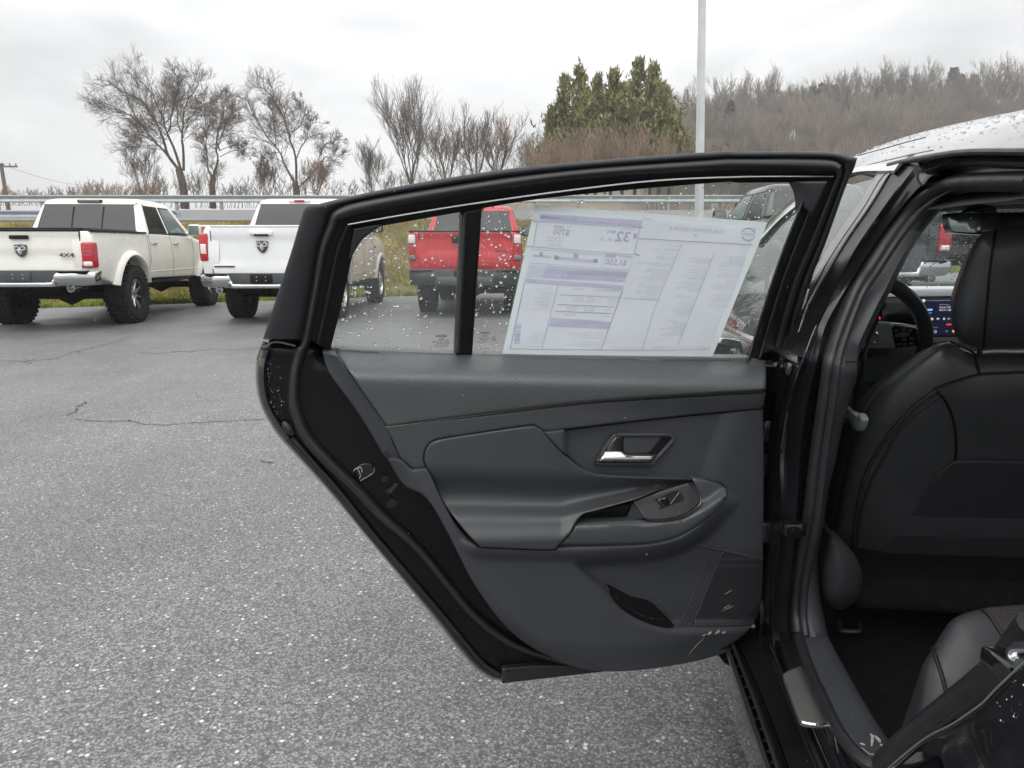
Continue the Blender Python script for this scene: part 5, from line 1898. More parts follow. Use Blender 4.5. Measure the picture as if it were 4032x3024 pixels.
# inside handle
bez = zD((1118, 456), (1148, 396), (1198, 326), (1218, 312), (1218, 312), (1524, 312), (1524, 312), (1546, 328), (1536, 356), (1435, 466), (1414, 480), (1132, 480), (1120, 470))
q = np.array(cr(bez, 5, True))
m = MB(); m.tube(DP(q, 0.0075), 0.0045, 8, closed=True); m.build('handle_bezel', MAT['trim_hard'], door)
bez2 = zD((1122, 456), (1152, 398), (1202, 330), (1220, 318), (1220, 318), (1520, 318), (1520, 318), (1538, 330), (1530, 354), (1430, 462), (1410, 474), (1134, 474), (1124, 468))
dpad('handle_recess', bez2, MAT['black'], door, w0=0.0075, r=0, skirt=0.01, res=9, h=lambda x, y, d: -0.0025 - 0.0 * x)
cupd = zD((1156, 398), (1205, 332), (1222, 322), (1254, 322), (1256, 330), (1248, 402), (1248, 402))
dpad('handle_cup', cupd, MAT['dark_chrome'], door, w0=0.010, r=0.005, skirt=0.008, res=6, h=lambda x, y, d: 0.006 * np.sin(np.clip((x - 2384) / 70, 0, 1) * 3.1))
back_p = zD((1262, 322), (1262, 322), (1490, 322), (1490, 322), (1412, 420), (1412, 420), (1290, 420), (1262, 400))
dpad('handle_plate', back_p, MAT['trim_hard'], door, w0=0.0065, r=0.003, skirt=0.006, res=8)
lev = zD((1126, 452), (1148, 404), (1148, 404), (1246, 404), (1282, 424), (1360, 426), (1453, 428), (1453, 428), (1436, 448), (1408, 470), (1130, 466))
dpad('door_handle', lev, MAT['satin'], door, w0=0.016, r=0.006, skirt=0.014, res=5,
     h=lambda x, y, d: 0.010 * sstep(1500 + 404 / 1.4747, 1500 + 455 / 1.4747, y))
q = np.array(cr(zD((1270, 440), (1350, 446), (1408, 450), (1440, 440)), 6))
m = MB(); m.tube(DP(q, 0.0235), 0.0014, 6); m.build('handle_groove', MAT['dark_chrome'], door)

# map pocket mouth: its shade is a black overlay on the card
pk = zD((1158, 1172), (1158, 1172), (1205, 1192), (1300, 1243), (1400, 1268), (1450, 1302), (1505, 1356), (1556, 1412), (1556, 1412), (1548, 1430), (1500, 1432), (1400, 1405), (1290, 1350), (1207, 1276))
dpad('pocket_mouth_shade', pk, MAT['black'], door, w0=0.0, r=0.0, skirt=0.01, res=10, h=lambda x, y, d: np.maximum(card_h(x, y, d), -0.03) + 0.002)
m = MB()
q = np.array(cr(zD((1158, 1170), (1205, 1190), (1300, 1241), (1400, 1266), (1450, 1300), (1505, 1354), (1558, 1412)), 8))
m.tube(DP(q, card_h(q[:, 0], q[:, 1], 0) + 0.004), 0.0028, 6)
m.build('pocket_lip', MAT['trim_hard'], door)

# speaker mesh and the ribs beside it
spk = zD((1830, 992), (1830, 992), (1950, 1015), (2070, 1042), (2070, 1042), (2066, 1250), (2048, 1335), (2012, 1418), (2012, 1418), (1850, 1424), (1660, 1424), (1660, 1424), (1745, 1210))
dpad('speaker_mesh', spk, MAT['mesh'], door, w0=0.0, r=0.002, skirt=0.01, res=14, h=lambda x, y, d: card_h(x, y, d) + 0.004)
for k in range(5):
    x0, x1 = 1772 + k * 15, 1588 + k * 16
    q = np.array(cr(zD((x0, 982 + k * 3), (x0 * 0.55 + x1 * 0.45, 1190), (x1, 1420)), 8))
    hh = card_h(q[:, 0], q[:, 1], 0)
    m = MB(); m.tube(DP(q, hh + 0.002), 0.0024, 6); m.build('speaker_rib', MAT['trim_hard'], door)
q = np.array(cr(zD((1690, 952), (1760, 968), (1830, 984), (1950, 1008), (2070, 1036)), 8))
m = MB(); m.tube(DP(q, card_h(q[:, 0], q[:, 1], 0) + 0.002), 0.0025, 6); m.build('speaker_edge', MAT['trim_hard'], door)
# scuffs of dust on the card
for pts, rr in ((((1716, 1482), (1740, 1470)), 3), (((1748, 1474), (1765, 1462), (1770, 1455)), 6), (((1792, 1470), (1812, 1455), (1820, 1448)), 6), (((1832, 1466), (1855, 1456)), 5),
                (((1640, 1588), (1680, 1540), (1730, 1490)), 1.6), (((1830, 1338), (1900, 1306)), 2), (((1850, 1238), (1890, 1215)), 2), (((1840, 1322), (1880, 1300)), 2)):
    q = np.array(cr(zD(*pts), 5))
    m = MB(); m.tube(DP(q, card_h(q[:, 0], q[:, 1], 0) + 0.0045), rr * 0.0006 * np.sin(np.linspace(0.4, 2.8, len(q))), 6, flat=(0.3, 1.0), up=DN)
    m.build('dust_scuff', MAT['dirt'], door)

# latch, child lock and screws in the door's end
lat = zC((735, 1188), (790, 1150), (852, 1150), (874, 1180), (872, 1222), (820, 1262), (770, 1285), (770, 1285), (735, 1240))
dpad('door_latch', lat, MAT['piano'], door, w0=-0.045, r=0.004, skirt=0.012, res=7)
for pts, mt, rr in ((((722, 1205), (748, 1188), (772, 1232), (765, 1262)), 'chrome', 0.0013), (((770, 1278), (830, 1245), (868, 1215), (872, 1185)), 'satin', 0.0008), (((745, 1190), (775, 1180), (785, 1215)), 'satin', 0.0014)):
    m = MB(); m.tube(DP(cr(zC(*pts), 5), -0.040), rr, 6); m.build('latch_claw_glint', MAT[mt], door)  # claw, with thin satin lines drawn for highlights on the curved edges
for c, r_ in (((948, 1262), 0.008), ((975, 1352), 0.007), ((1000, 1440), 0.011)):
    m = MB(); m.disc(DP(zC(c), -0.046)[0], DN, r_, 0.002, 18); m.build('plug', MAT['piano'], door)
# ------------------------------------------------------------------ the black car: body round the opening
def cpad(name, outline, a, mat, parent, **k):
    k.setdefault('back', CL)
    k.setdefault('mpp', 0.00058)
    return pad(name, outline, CP, mat, parent, w0=a, **k)


def negate(f):
    return lambda P, w=0.0: f(P, -np.asarray(w, float))


CPN = negate(CP)                                                # w grows towards the outside of the car


def opad(name, outline, a, mat, parent, **k):
    """Panel on the car's side, raised outwards; a is its distance from the camera's lengthways plane."""
    k.setdefault('back', CL)
    k.setdefault('mpp', 0.00058)
    return pad(name, outline, CPN, mat, parent, w0=-a, **k)


def cloft(name, rails, mat, parent, n=8, sharp=45, proj=CP):
    m = MB()
    m.loft([proj(cr(p, n), a) for p, a in rails])
    return m.build(name, mat, parent, sharp=sharp)


# B-pillar jamb, from the outer edge to the rubber, top to bottom
def zQ(*p): return Z(3200, 600, 1.5252, *p)
def zS(*p): return Z(3000, 1150, 1.3607, *p)


J0 = zQ((545, 62), (440, 165), (330, 340), (180, 560), (60, 770)) + zS((190, 215), (110, 400), (40, 640), (10, 800)) + [(3011, 2053), (3007, 2389), (3001, 2521), (3010, 2620)]
J1 = zQ((625, 75), (525, 205), (400, 380), (262, 585), (130, 830)) + zS((300, 170), (240, 320), (150, 580), (100, 860)) + [(3075, 2053), (3043, 2389), (3043, 2521), (3060, 2620)]
J2 = zQ((770, 195), (665, 262), (500, 450), (390, 605), (260, 790)) + zS((375, 170), (345, 340), (310, 580), (275, 830)) + [(3174, 2053), (3135, 2389), (3146, 2521), (3185, 2620)]


def mixp(p, q, t):
    return [((1 - t) * x0 + t * x1, (1 - t) * y0 + t * y1) for (x0, y0), (x1, y1) in zip(p, q)]


pillar = cloft('door_pillar', [(mixp(J0, J1, -0.35), 0.445), (J0, 0.452), (mixp(J0, J1, 0.5), 0.457), (J1, 0.460), (mixp(J1, J2, 0.12), 0.468),
                               (mixp(J1, J2, 0.6), 0.482), (J2, 0.515)], MAT['jamb'], CAR, sharp=60)
m = MB(); m.tube(CP(cr(J1[1:9], 8), 0.457), 0.003, 6); m.build('jamb_bead', MAT['paint_black'], pillar)
# inner pillar box behind, so that the cabin is closed
outer_edge = zQ((1300, 200), (900, 205), (780, 240), (650, 330), (560, 420), (480, 520), (380, 670), (290, 830), (240, 930)) + zS((440, 220), (415, 380), (390, 600), (355, 780), (335, 900)) + [(3212, 1933), (3190, 2114), (3172, 2230), (3175, 2400), (3190, 2510)]
inner_edge = zQ((1300, 228), (930, 226), (850, 266), (780, 338), (700, 428), (620, 542), (545, 672), (470, 830), (425, 910)) + zS((525, 330), (508, 450), (460, 610), (415, 800), (395, 910)) + [(3262, 1933), (3238, 2114), (3226, 2230), (3240, 2400), (3262, 2510)]
trim = cloft('pillar_trim', [(outer_edge, 0.515), (mixp(outer_edge, inner_edge, 0.3), 0.525), (mixp(outer_edge, inner_edge, 0.8), 0.55), (inner_edge, 0.58), (inner_edge, 0.66)], MAT['trim_hard'], CAR, sharp=60)
q = zS((428, 372), (470, 374), (514, 377))
m = MB(); m.tube(CP(np.array(q), 0.527), 0.0015, 5); m.build('trim_joint', MAT['black'], trim)
# the fat rubber round the opening
ws = zQ((1330, 176), (1269, 176), (1050, 178), (900, 184), (800, 206), (700, 264), (600, 348), (520, 442), (440, 552), (350, 692), (250, 850)) + zS((388, 300), (362, 450), (342, 600), (311, 800), (292, 950)) + [(3190, 2053), (3150, 2264), (3138, 2401), (3146, 2491)]
P = CP(cr(ws, 8), 0.512)
m = MB(); m.tube(P, 0.0175, 12); m.build('opening_seal', MAT['rubber'], CAR)
sl_ = CP(cr([(x + 26, y + 12) for x, y in ws[4:]], 8), 0.506)
m = MB(); m.tube(sl_, 0.008 * np.clip(np.linspace(0.05, 6, len(sl_)), 0, 1), 8); m.build('seal_lip', MAT['rubber_lip'], CAR)

# hinges, check strap and a few fixings in the gap
for y in (1690, 2085):
    hp = CP([[3035, y]], 0.462)[0]
    m = MB(); m.box(hp, (0.06, 0.05, 0.055), bev=0.008); m.disc(hp + np.array([0.0, -0.03, -0.035]), (0, 0, 1), 0.011, 0.07, 12)
    m.build('door_hinge', MAT['piano'], CAR)
lp = CP([zI((215, 890))[0]], 0.458)[0]
m = MB(); m.lathe([(0.008, -0.012), (0.026, -0.012), (0.030, 0.0), (0.024, 0.006), (0.006, 0.006)], lp, -CL * 0.6 - CF * 0.8, 18); m.build('cable_boot', MAT['rubber'], CAR)
ck0, ck1 = CP([zI((370, 1295))[0]], 0.468)[0], DP([zI((180, 1325))[0]], -0.05)[0]
m = MB(); m.tube([ck0, (ck0 + ck1) / 2, ck1], 0.007, 6, flat=(1.8, 0.7)); m.box(ck0, (0.05, 0.03, 0.03), bev=0.006)
m.disc(ck0 - CF * 0.02, -CF, 0.012, 0.012, 6); m.build('check_strap', MAT['piano'], CAR)

# ---- front door (closed): glass, bright trims, pillar cover, skin below, mirror
fg = [(2700, 1225), (2843, 1120), (2940, 1010), (2987, 962)] + zM((870, 432), (1040, 292)) + zG((900, 552), (1065, 505), (1065, 505), (1000, 650), (700, 1040), (590, 1295), (560, 1420), (540, 1490)) + [(3120, 1420), (2957, 1345), (2843, 1296), (2700, 1240), (2700, 1240)]
fd = opad('front_door', [(2600, 1180), (2600, 1180), (2700, 1228), (2843, 1288), (2957, 1334), (3140, 1412), (3140, 1412), (3050, 1800), (3040, 2500), (3040, 2500), (2960, 2520), (2700, 2320), (2600, 2250), (2600, 2250)], 0.45, MAT['paint_black'], CAR, r=0.02, skirt=0.10, res=50)
opad('window_glass', fg, 0.456, MAT['front_glass'], fd, r=0, skirt=0.004, res=60, smooth=False)
# upper frame: black rubber, bright strip, black gap, then the roof side
up0 = [(2987, 975), (3070, 880), (3139, 824), (3200, 778), (3300, 725), (3380, 690), (3440, 700)]
up1 = [(2990, 950), (3068, 858), (3141, 800), (3205, 755), (3300, 705), (3375, 672), (3452, 676)]
up2 = [(2978, 930), (3060, 845), (3143, 780), (3210, 735), (3300, 690), (3370, 658), (3548, 632)]
up2b = [(2996, 948), (3066, 872), (3143, 808), (3210, 762), (3300, 712), (3372, 680), (3517, 678)]
cloft('window_seal', [(up0, 0.455), (mixp(up0, up1, 0.5), 0.446), (up1, 0.452)], MAT['rubber'], fd)
cloft('bright_trim', [(up2b, 0.450), (mixp(up2b, up2, 0.15), 0.444), (mixp(up2b, up2, 0.85), 0.444), (up2, 0.450), (up2, 0.47)], MAT['chrome'], fd, sharp=60)
ap = zQ((378, 134), (378, 134), (472, 122), (472, 122), (440, 162), (330, 340), (180, 560), (0, 870)) + zS((192, 214), (192, 214), (205, 175)) + zQ((0, 745), (40, 650), (130, 502), (270, 312))
MAT['cover'] = plain('black pillar cover with painted sky', (0.24, 0.24, 0.245), 0.34, spec=0.6)  # gloss black part; the sky it reflects is put into this grey
opad('pillar_cover', ap, 0.447, MAT['cover'], fd, r=0.004, skirt=0.014, res=20)
cap = zG((1172, 462), (1172, 462), (1238, 386), (1252, 398), (1250, 412), (1190, 476), (1190, 476))
opad('trim_cap', cap, 0.446, MAT['rubber'], fd, r=0.003, skirt=0.015, res=12)
# belt strip
cloft('belt_trim', [([(2640, 1204), (2843, 1302), (2957, 1350), (3140, 1430)], 0.442), ([(2640, 1190), (2843, 1290), (2957, 1337), (3140, 1416)], 0.440), ([(2640, 1176), (2843, 1276), (2957, 1322), (3140, 1400)], 0.444), ([(2640, 1176), (2843, 1276), (2957, 1322), (3140, 1400)], 0.47)], MAT['satin'], fd)
# outside mirror
mo = zB((1372, 1044), (1390, 1036), (1440, 1050), (1520, 1098), (1552, 1132), (1556, 1200), (1540, 1290), (1480, 1330), (1330, 1330), (1300, 1290), (1325, 1120))
mir = pad('door_mirror', mo, lambda p, w: FP(p, 1.86 - np.asarray(w)), MAT['cover'], fd, w0=0.0, r=0.03, skirt=0.12, back=CF, res=20, mpp=0.0008, taper=0.35, h=lambda x, y, d: 0.0 * x)
mg_ = zB((1372, 1078), (1480, 1090), (1505, 1110), (1510, 1200), (1500, 1280), (1440, 1300), (1335, 1295), (1320, 1270), (1345, 1120))
MAT['mirror'] = plain('mirror glass', (0.75, 0.82, 0.82), 0.03, metal=1.0, vary=0.0)
pad('mirror_glass', mg_, lambda p, w: FP(p, 1.86 - np.asarray(w)), MAT['mirror'], mir, w0=0.004, r=0.002, skirt=0.01, back=CF, res=30, mpp=0.0008)

# ---- roof: side rail seen almost edge on, then the roof skin over the cabin
R0 = [(4110, 588), (4032, 590), (3830, 590), (3700, 603), (3558, 629), (3370, 671), (3210, 735), (3143, 782), (3060, 847), (2978, 932), (2900, 1020)]
RS = [(4110, 410), (4032, 432), (3830, 474), (3636, 519), (3506, 558), (3360, 612), (3225, 700), (3158, 746), (3080, 812), (3000, 890), (2910, 985)]
r0 = CP(cr(R0, 8), 0.446)
r1 = CP(cr(mixp(R0, RS, 0.30), 8), 0.458)
r2 = CP(cr(mixp(R0, RS, 0.62), 8), 0.475)
r3 = CP(cr(mixp(R0, RS, 0.86), 8), 0.494)
r4 = CP(cr(RS, 8), 0.515)
up = np.array([0, 0, 1.0])
inn_ = np.linspace(0, 1, len(r4))[:, None]
r5 = r4 + CL * 0.10 + up * 0.012
r6 = r4 + CL * 0.35 + up * 0.030
r7 = r4 + CL * (0.70 - 0.1 * inn_) + up * 0.038
r8 = r4 + CL * (1.10 - 0.15 * inn_) + up * 0.02
r9 = r4 + CL * (1.28 - 0.2 * inn_) - up * 0.06
nr = 47                                                         # windscreen header
m = MB()
m.loft([r0, r1, r2, r3, r4, r5])
m.loft([q[:nr] for q in (r5, r6, r7, r8, r9)])
roof = m.build('roof', MAT['paint_black'], CAR, sharp=60)
gut = [(4110, 596), (4032, 598), (3830, 598), (3700, 611), (3558, 637), (3500, 650)]
m = MB(); m.tube(CP(cr(gut, 8), 0.448), 0.006, 8); m.build('roof_seal', MAT['rubber'], roof)
q = mixp(R0, RS, 0.55)[4:6]
m = MB(); m.tube(CP(cr(zH((1200, 715), (1330, 680), (1480, 638), (1610, 605)), 6), 0.448), 0.0012, 5); m.build('roof_joint', MAT['black'], roof)
# inner header of the opening, under the gutter
H0 = [(4110, 602), (4032, 604), (3830, 604), (3700, 617), (3610, 640)]
H1 = [(4110, 695), (4032, 695), (3890, 688), (3780, 696), (3690, 735)]
cloft('door_header', [(H0, 0.452), (mixp(H0, H1, 0.15), 0.470), (mixp(H0, H1, 0.38), 0.462), (mixp(H0, H1, 0.55), 0.475), (mixp(H0, H1, 0.7), 0.500), (H1, 0.505), (H1, 0.53)], MAT['jamb'], CAR, sharp=60)
po = zG((1335, 415), (1322, 470), (1340, 520), (1386, 560), (1440, 500), (1500, 480), (1500, 480), (1420, 440))
opad('pillar_head', po, 0.470, MAT['jamb'], CAR, r=0.012, skirt=0.04, res=14)

# ---- sill, from the outside in
def zloft(name, rails, mat, parent, n=10, sharp=30):
    m = MB(); m.loft([ZP(cr(p, n), z) for p, z in rails])
    return m.build(name, mat, parent, sharp=sharp)


so_ = zJ((185, 800), (300, 1200), (425, 1560))
s0 = zJ((262, 775), (390, 1180), (525, 1560))
s1 = zJ((292, 772), (425, 1150), (562, 1560))
s2 = zJ((318, 755), (470, 1150), (610, 1560))
s3 = zJ((345, 742), (515, 1130), (668, 1560))
s4 = zJ((400, 700), (560, 1020), (800, 1560))
s5 = zJ((520, 690), (640, 1010), (868, 1560))
s6 = zJ((545, 690), (665, 1010), (900, 1560))
s7 = zJ((580, 690), (690, 1010), (960, 1560))
s8 = zJ((760, 700), (900, 1120), (1180, 1560))
s9 = zJ((900, 700), (1060, 1100), (1420, 1560))


def ext(p):
    """Carry the sill on a little beyond both ends."""
    p = [np.array(q) for q in p]
    a, b = p[0] + (p[0] - p[1]) * 0.25, p[-1] + (p[-1] - p[-2]) * 0.25
    return [tuple(a)] + [tuple(q) for q in p] + [tuple(b)]


sill = zloft('sill', [(ext(so_), 0.12), (ext(so_), 0.17), (ext(s0), 0.235), (ext(s1), 0.245)], MAT['paint_black'], CAR)
zloft('sill_trim', [(ext(s0), 0.236), (ext(mixp(s0, s1, 0.3)), 0.246), (ext(s1), 0.247)], MAT['dark_chrome'], sill)
zloft('sill_channel', [(ext(s1), 0.247), (ext(mixp(s1, s2, 0.5)), 0.232), (ext(s2), 0.250), (ext(mixp(s2, s3, 0.5)), 0.255), (ext(s3), 0.240), (ext(mixp(s3, s4, 0.1)), 0.225), (ext(s4), 0.225), (ext(s5), 0.235)], MAT['piano'], sill)
zloft('sill_step', [(ext(mixp(s3, s4, 0.15)), 0.229), (ext(mixp(s4, s5, 0.1)), 0.232), (ext(mixp(s4, s5, 0.85)), 0.239)], MAT['black'], sill)
for t0, za, zb_ in ((s2, 0.252, 0.25), (s5, 0.240, 0.24), (s6, 0.262, 0.26)):
    m = MB(); m.tube(ZP(cr(ext(t0), 10), za), 0.004, 8); m.build('sill_seal', MAT['rubber'], sill)
zloft('sill_inner', [(ext(s5), 0.235), (ext(s6), 0.262), (ext(s7), 0.285), (ext(s8), 0.325), (ext(s9), 0.335), (ext(s9), 0.20)], MAT['paint_black'], sill, sharp=60)
for k in range(11):
    t = 0.05 + k * 0.088
    c = np.array([np.interp(t, [0, 0.5, 1], [p[i] for p in (np.array(s1) * 0.5 + np.array(s2) * 0.5)]) for i in (0, 1)])
    m = MB(); m.disc(ZP([c], 0.2405)[0], (0, 0, 1), 0.0035, 0.002, 10); m.build('sill_clip', MAT['rubber'], sill)
scuff = zJ((640, 938), (648, 915), (690, 890), (755, 868), (775, 870), (775, 870), (860, 1040), (962, 1246), (962, 1246), (870, 1250), (820, 1246), (765, 1236), (740, 1210), (690, 1080))
pad('scuff_plate', scuff, lambda p, w: ZP(p, 0.318 + np.asarray(w)), MAT['satin_dark'] if 'satin_dark' in MAT else MAT['dark_chrome'], CAR, r=0.004, skirt=0.008, back=(0, 0, -1), res=16, mpp=0.0006)
m = MB(); m.tube(ZP(cr(zJ((760, 1238), (820, 1250), (870, 1254), (962, 1249)), 6), 0.3215), 0.0028, 6); m.build('scuff_edge', MAT['chrome'], CAR)
# textured inner sill cover
cov = zJ((742, 672), (742, 672), (925, 664), (925, 664), (960, 730), (1000, 805), (1170, 1105), (1300, 1310), (1378, 1402), (1378, 1402), (1295, 1485), (1230, 1505), (1190, 1502), (1100, 1425), (1000, 1290), (920, 1130), (862, 1010), (790, 835))
cover = pad('sill_cover', cov, lambda p, w: ZP(p, 0.352 + np.asarray(w)), MAT['trim_hard'], CAR, r=0.02, skirt=0.10, back=(0, 0, -1), res=16, mpp=0.0006)
sl = zJ((742, 680), (790, 838), (862, 1012), (870, 1030), (875, 1022), (882, 1045), (920, 1132), (1000, 1292), (1100, 1428), (1190, 1506), (1240, 1520))
m = MB(); m.tube(ZP(cr(sl, 6), 0.345), 0.012, 10); m.build('sill_rubber', MAT['rubber'], CAR)
for pts, rr in ((((1140, 1372), (1175, 1385)), 5), (((1206, 1310), (1222, 1330), (1215, 1390)), 5), (((1238, 1322), (1262, 1350), (1268, 1368)), 6), (((1270, 1380), (1290, 1388)), 5), (((1150, 1400), (1200, 1440), (1250, 1448)), 2.5), (((1160, 1430), (1220, 1470)), 2)):
    m = MB(); q = ZP(cr(zJ(*pts), 5), 0.3535); m.tube(q, rr * 0.0006 * np.sin(np.linspace(0.4, 2.7, len(q))), 6, flat=(0.3, 1.0), up=(0, 0, 1)); m.build('dust_scuff', MAT['dirt'], cover)

# ---- rear quarter: edge of the opening, striker, outer panel
E0 = zN((-60, 1610), (0, 1545), (240, 1330), (560, 1078), (760, 925), (960, 760), (1080, 620), (1219, 440), (1300, 340))
E1 = zN((-60, 1650), (0, 1600), (240, 1400), (560, 1170), (760, 1010), (960, 850), (1090, 735), (1219, 560), (1300, 460))
E2 = zN((-60, 1720), (0, 1662), (180, 1510), (350, 1385), (560, 1275), (700, 1185), (850, 1075), (1000, 925), (1300, 640))
E3 = zN((-60, 1780), (30, 1700), (230, 1560), (420, 1470), (620, 1350), (800, 1220), (950, 1100), (1100, 1000), (1300, 800))
E4 = zN((0, 1850), (120, 1760), (300, 1680), (440, 1590), (640, 1520), (850, 1370), (1000, 1300), (1219, 1235), (1320, 1200))
E5 = zN((0, 2000), (200, 1960), (400, 1900), (600, 1850), (800, 1800), (950, 1750), (1100, 1720), (1250, 1700), (1340, 1690))
quarter = cloft('rear_quarter', [(E1, 0.475), (mixp(E1, E2, 0.5), 0.465), (E2, 0.440), (mixp(E2, E3, 0.35), 0.434), (mixp(E2, E3, 0.9), 0.432), (mixp(E3, E4, 0.9), 0.424), (mixp(E4, E5, 0.3), 0.410), (E5, 0.395)], MAT['paint_black'], CAR, sharp=70)
m = MB(); m.tube(CP(cr(mixp(E2, E3, -0.06), 8), 0.436), 0.0012, 6); m.build('edge_highlight', MAT['grey_tab'], quarter)  # thin grey line painted for the highlight along this edge
m = MB(); m.tube(CP(cr(mixp(E0, E1, 0.2), 8), 0.492), 0.016, 10); m.build('opening_seal', MAT['rubber'], CAR)
st = CP(cr(zN((1180, 720), (1140, 690), (1118, 640), (1125, 600), (1150, 574), (1200, 568), (1300, 568)), 6), 0.45)
m = MB(); m.tube(st, 0.0062, 10); m.build('door_striker', MAT['chrome'], quarter)
m = MB(); m.box(CP([zN((1150, 735))[0]], 0.468)[0], (0.05, 0.05, 0.022), bev=0.006); m.build('striker_plate', MAT['piano'], quarter)
# ------------------------------------------------------------------ cabin
SEAT_F = lambda P, w=0.0: _lean(P, 1.66, 0.33, 1.15, w)


def _lean(P, f0, k, z0, w):
    """Plane across the car at F = f0 (at height z0) leaning back upwards; w towards the camera."""
    d = rays(P)
    df = d @ CF
    w = np.asarray(w, float)
    # F = f0 + k (z0 - z) - w ; F = t df ; z = H + t dz
    t = (f0 + k * (z0 - CAM_H) - w) / (df + k * d[:, 2])
    return CAMP + d * t[:, None]


def fpad(name, outline, f0, mat, parent, k=0.0, z0=1.15, **kw):
    kw.setdefault('back', CF)
    kw.setdefault('mpp', f0 / 2835.0)
    return pad(name, outline, lambda P, w=0.0: _lean(P, f0, k, z0, w), mat, parent, **kw)


# front seat back
seat_o = zI((1395, 68), (1395, 68), (1300, 92), (1150, 190), (1000, 308), (900, 415), (830, 525), (745, 790), (690, 1000), (650, 1200), (625, 1330), (690, 1450), (760, 1490), (828, 1600), (850, 1640), (850, 1640), (1400, 1650), (2500, 1680), (2500, 1680), (2560, 900), (2500, 300), (2350, 120), (2200, 80), (2200, 80), (1900, 128), (1700, 128), (1540, 136), (1440, 90))


def seat_h(x, y, d):
    return 0.075 * np.sqrt(np.clip(1 - np.clip(1 - d / 0.16, 0, 1) ** 2, 0, 1)) - 0.02 * sstep(0.1, 0.3, d)


seat = fpad('front_seat', seat_o, 1.72, MAT['vinyl'], CAR, k=0.33, h=seat_h, r=0.02, skirt=0.16, res=22, sharp=60, taper=0.13)
back_o = zI((1880 + 620, 860), (1880 + 620, 860), (1880, 850), (1480, 848), (1415, 858), (1340, 910), (1265, 995), (1130, 1190), (1000, 1370), (890, 1540), (835, 1592), (845, 1612), (845, 1612), (1400, 1622), (2500, 1650), (2500, 1650))
fpad('seat_pocket', back_o, 1.72, MAT['vinyl_dark'], seat, k=0.33, h=lambda x, y, d: 0.071 + 0 * x, r=0.008, skirt=0.02, res=22)


def on_seat(pts, lift, n=10):
    q = np.array(cr(pts, n))
    P2 = cr(seat_o, 5, True)
    d, _ = seat_dist(q, P2)
    return _lean(q, 1.72, 0.33, 1.15, seat_h(q[:, 0], q[:, 1], d * 1.72 / 2835) + lift)


def seat_dist(q, P2):
    return seg_dist(q, P2)


for pts, rr, mt, nm in ((zI((1290, 385), (1430, 335), (1590, 290), (1740, 282), (1900, 275), (2300, 275)), 0.0035, 'black', 'seat_seam'),
                        (zI((1300, 388), (1370, 470), (1420, 600), (1436, 760), (1428, 848)), 0.003, 'black', 'seat_seam'),
                        (zI((1400, 75), (1540, 142), (1560, 190), (1592, 288)), 0.003, 'black', 'seat_seam'),
                        (zI((1300, 395), (1180, 480), (1100, 560), (1020, 650), (960, 735), (895, 840), (850, 930), (810, 1060), (785, 1200), (770, 1330), (758, 1440)), 0.005, 'vinyl_dark', 'seat_zip'),
                        (zI((1318, 430), (1200, 515), (1120, 590), (1040, 690), (990, 780), (925, 900), (870, 1010), (825, 1150), (800, 1280), (785, 1420)), 0.004, 'vinyl_dark', 'seat_zip'),
                        (zI((762, 1440), (820, 1500), (885, 1540)), 0.003, 'black', 'seat_seam')):
    m = MB(); m.tube(on_seat(pts, 0.0015), rr, 6); m.build(nm, MAT[mt], seat)
edge = zI((1390, 72), (1300, 96), (1150, 194), (1000, 313), (905, 418), (838, 525))
P = on_seat(edge, 0.012, 30)
m = MB()
for i in range(0, len(P) - 3, 3):
    m.tube(P[i:i + 3], 0.0018, 5)
so = m.build('red_stitching', MAT['red_stitch'], seat); so['kind'] = 'stuff'

# headrest
hr = zK((1660, 372), (1518, 372), (1400, 386), (1280, 420), (1182, 455), (1132, 500), (1080, 592), (1030, 720), (982, 850), (942, 980), (926, 1080), (936, 1200), (962, 1290), (1005, 1342), (1082, 1372), (1200, 1394), (1518, 1388), (1850, 1394), (2000, 1360), (2080, 1200), (2060, 980), (1980, 720), (1880, 500), (1800, 410))


def hr_h(x, y, d):
    return 0.055 * np.sqrt(np.clip(1 - np.clip(1 - d / 0.09, 0, 1) ** 2, 0, 1)) - 0.012 * sstep(4100 - 3300, 0, 0 * x)


head = fpad('headrest', hr, 1.585, MAT['vinyl'], CAR, k=0.30, h=hr_h, r=0.012, skirt=0.085, res=16, sharp=70, taper=0.30)
for pts, rr, mt, lift in ((zK((1283, 425), (1265, 560), (1240, 760), (1222, 960), (1205, 1150), (1188, 1390)), 0.0028, 'black', 0.0005),):
    q = np.array(cr(pts, 10)); d, _ = seg_dist(q, cr(hr, 5, True))
    m = MB(); m.tube(_lean(q, 1.585, 0.30, 1.15, hr_h(q[:, 0], q[:, 1], d * 0.00056) + lift), rr, 6); m.build('headrest_seam', MAT[mt], head)
q = np.array(cr(zK((1518, 380), (1400, 394), (1280, 428), (1190, 462), (1140, 505), (1088, 594), (1038, 722), (990, 852), (950, 982), (934, 1080)), 16))
P = _lean(q, 1.585, 0.30, 1.15, -0.004)
m = MB()
for i in range(0, len(P) - 3, 3):
    m.tube(P[i:i + 3], 0.0017, 5)
so = m.build('red_stitching', MAT['red_stitch'], head); so['kind'] = 'stuff'
hb = _lean(np.array(zK((1260, 1405), (1700, 1405))), 1.62, 0.30, 1.15, 0.0)
for p in hb:
    m = MB(); m.tube([p + np.array([0, 0, 0.05]) + CF * 0.05, p - np.array([0, 0, 0.02]) + CF * 0.05], 0.006, 8); m.build('headrest_post', MAT['black'], head)
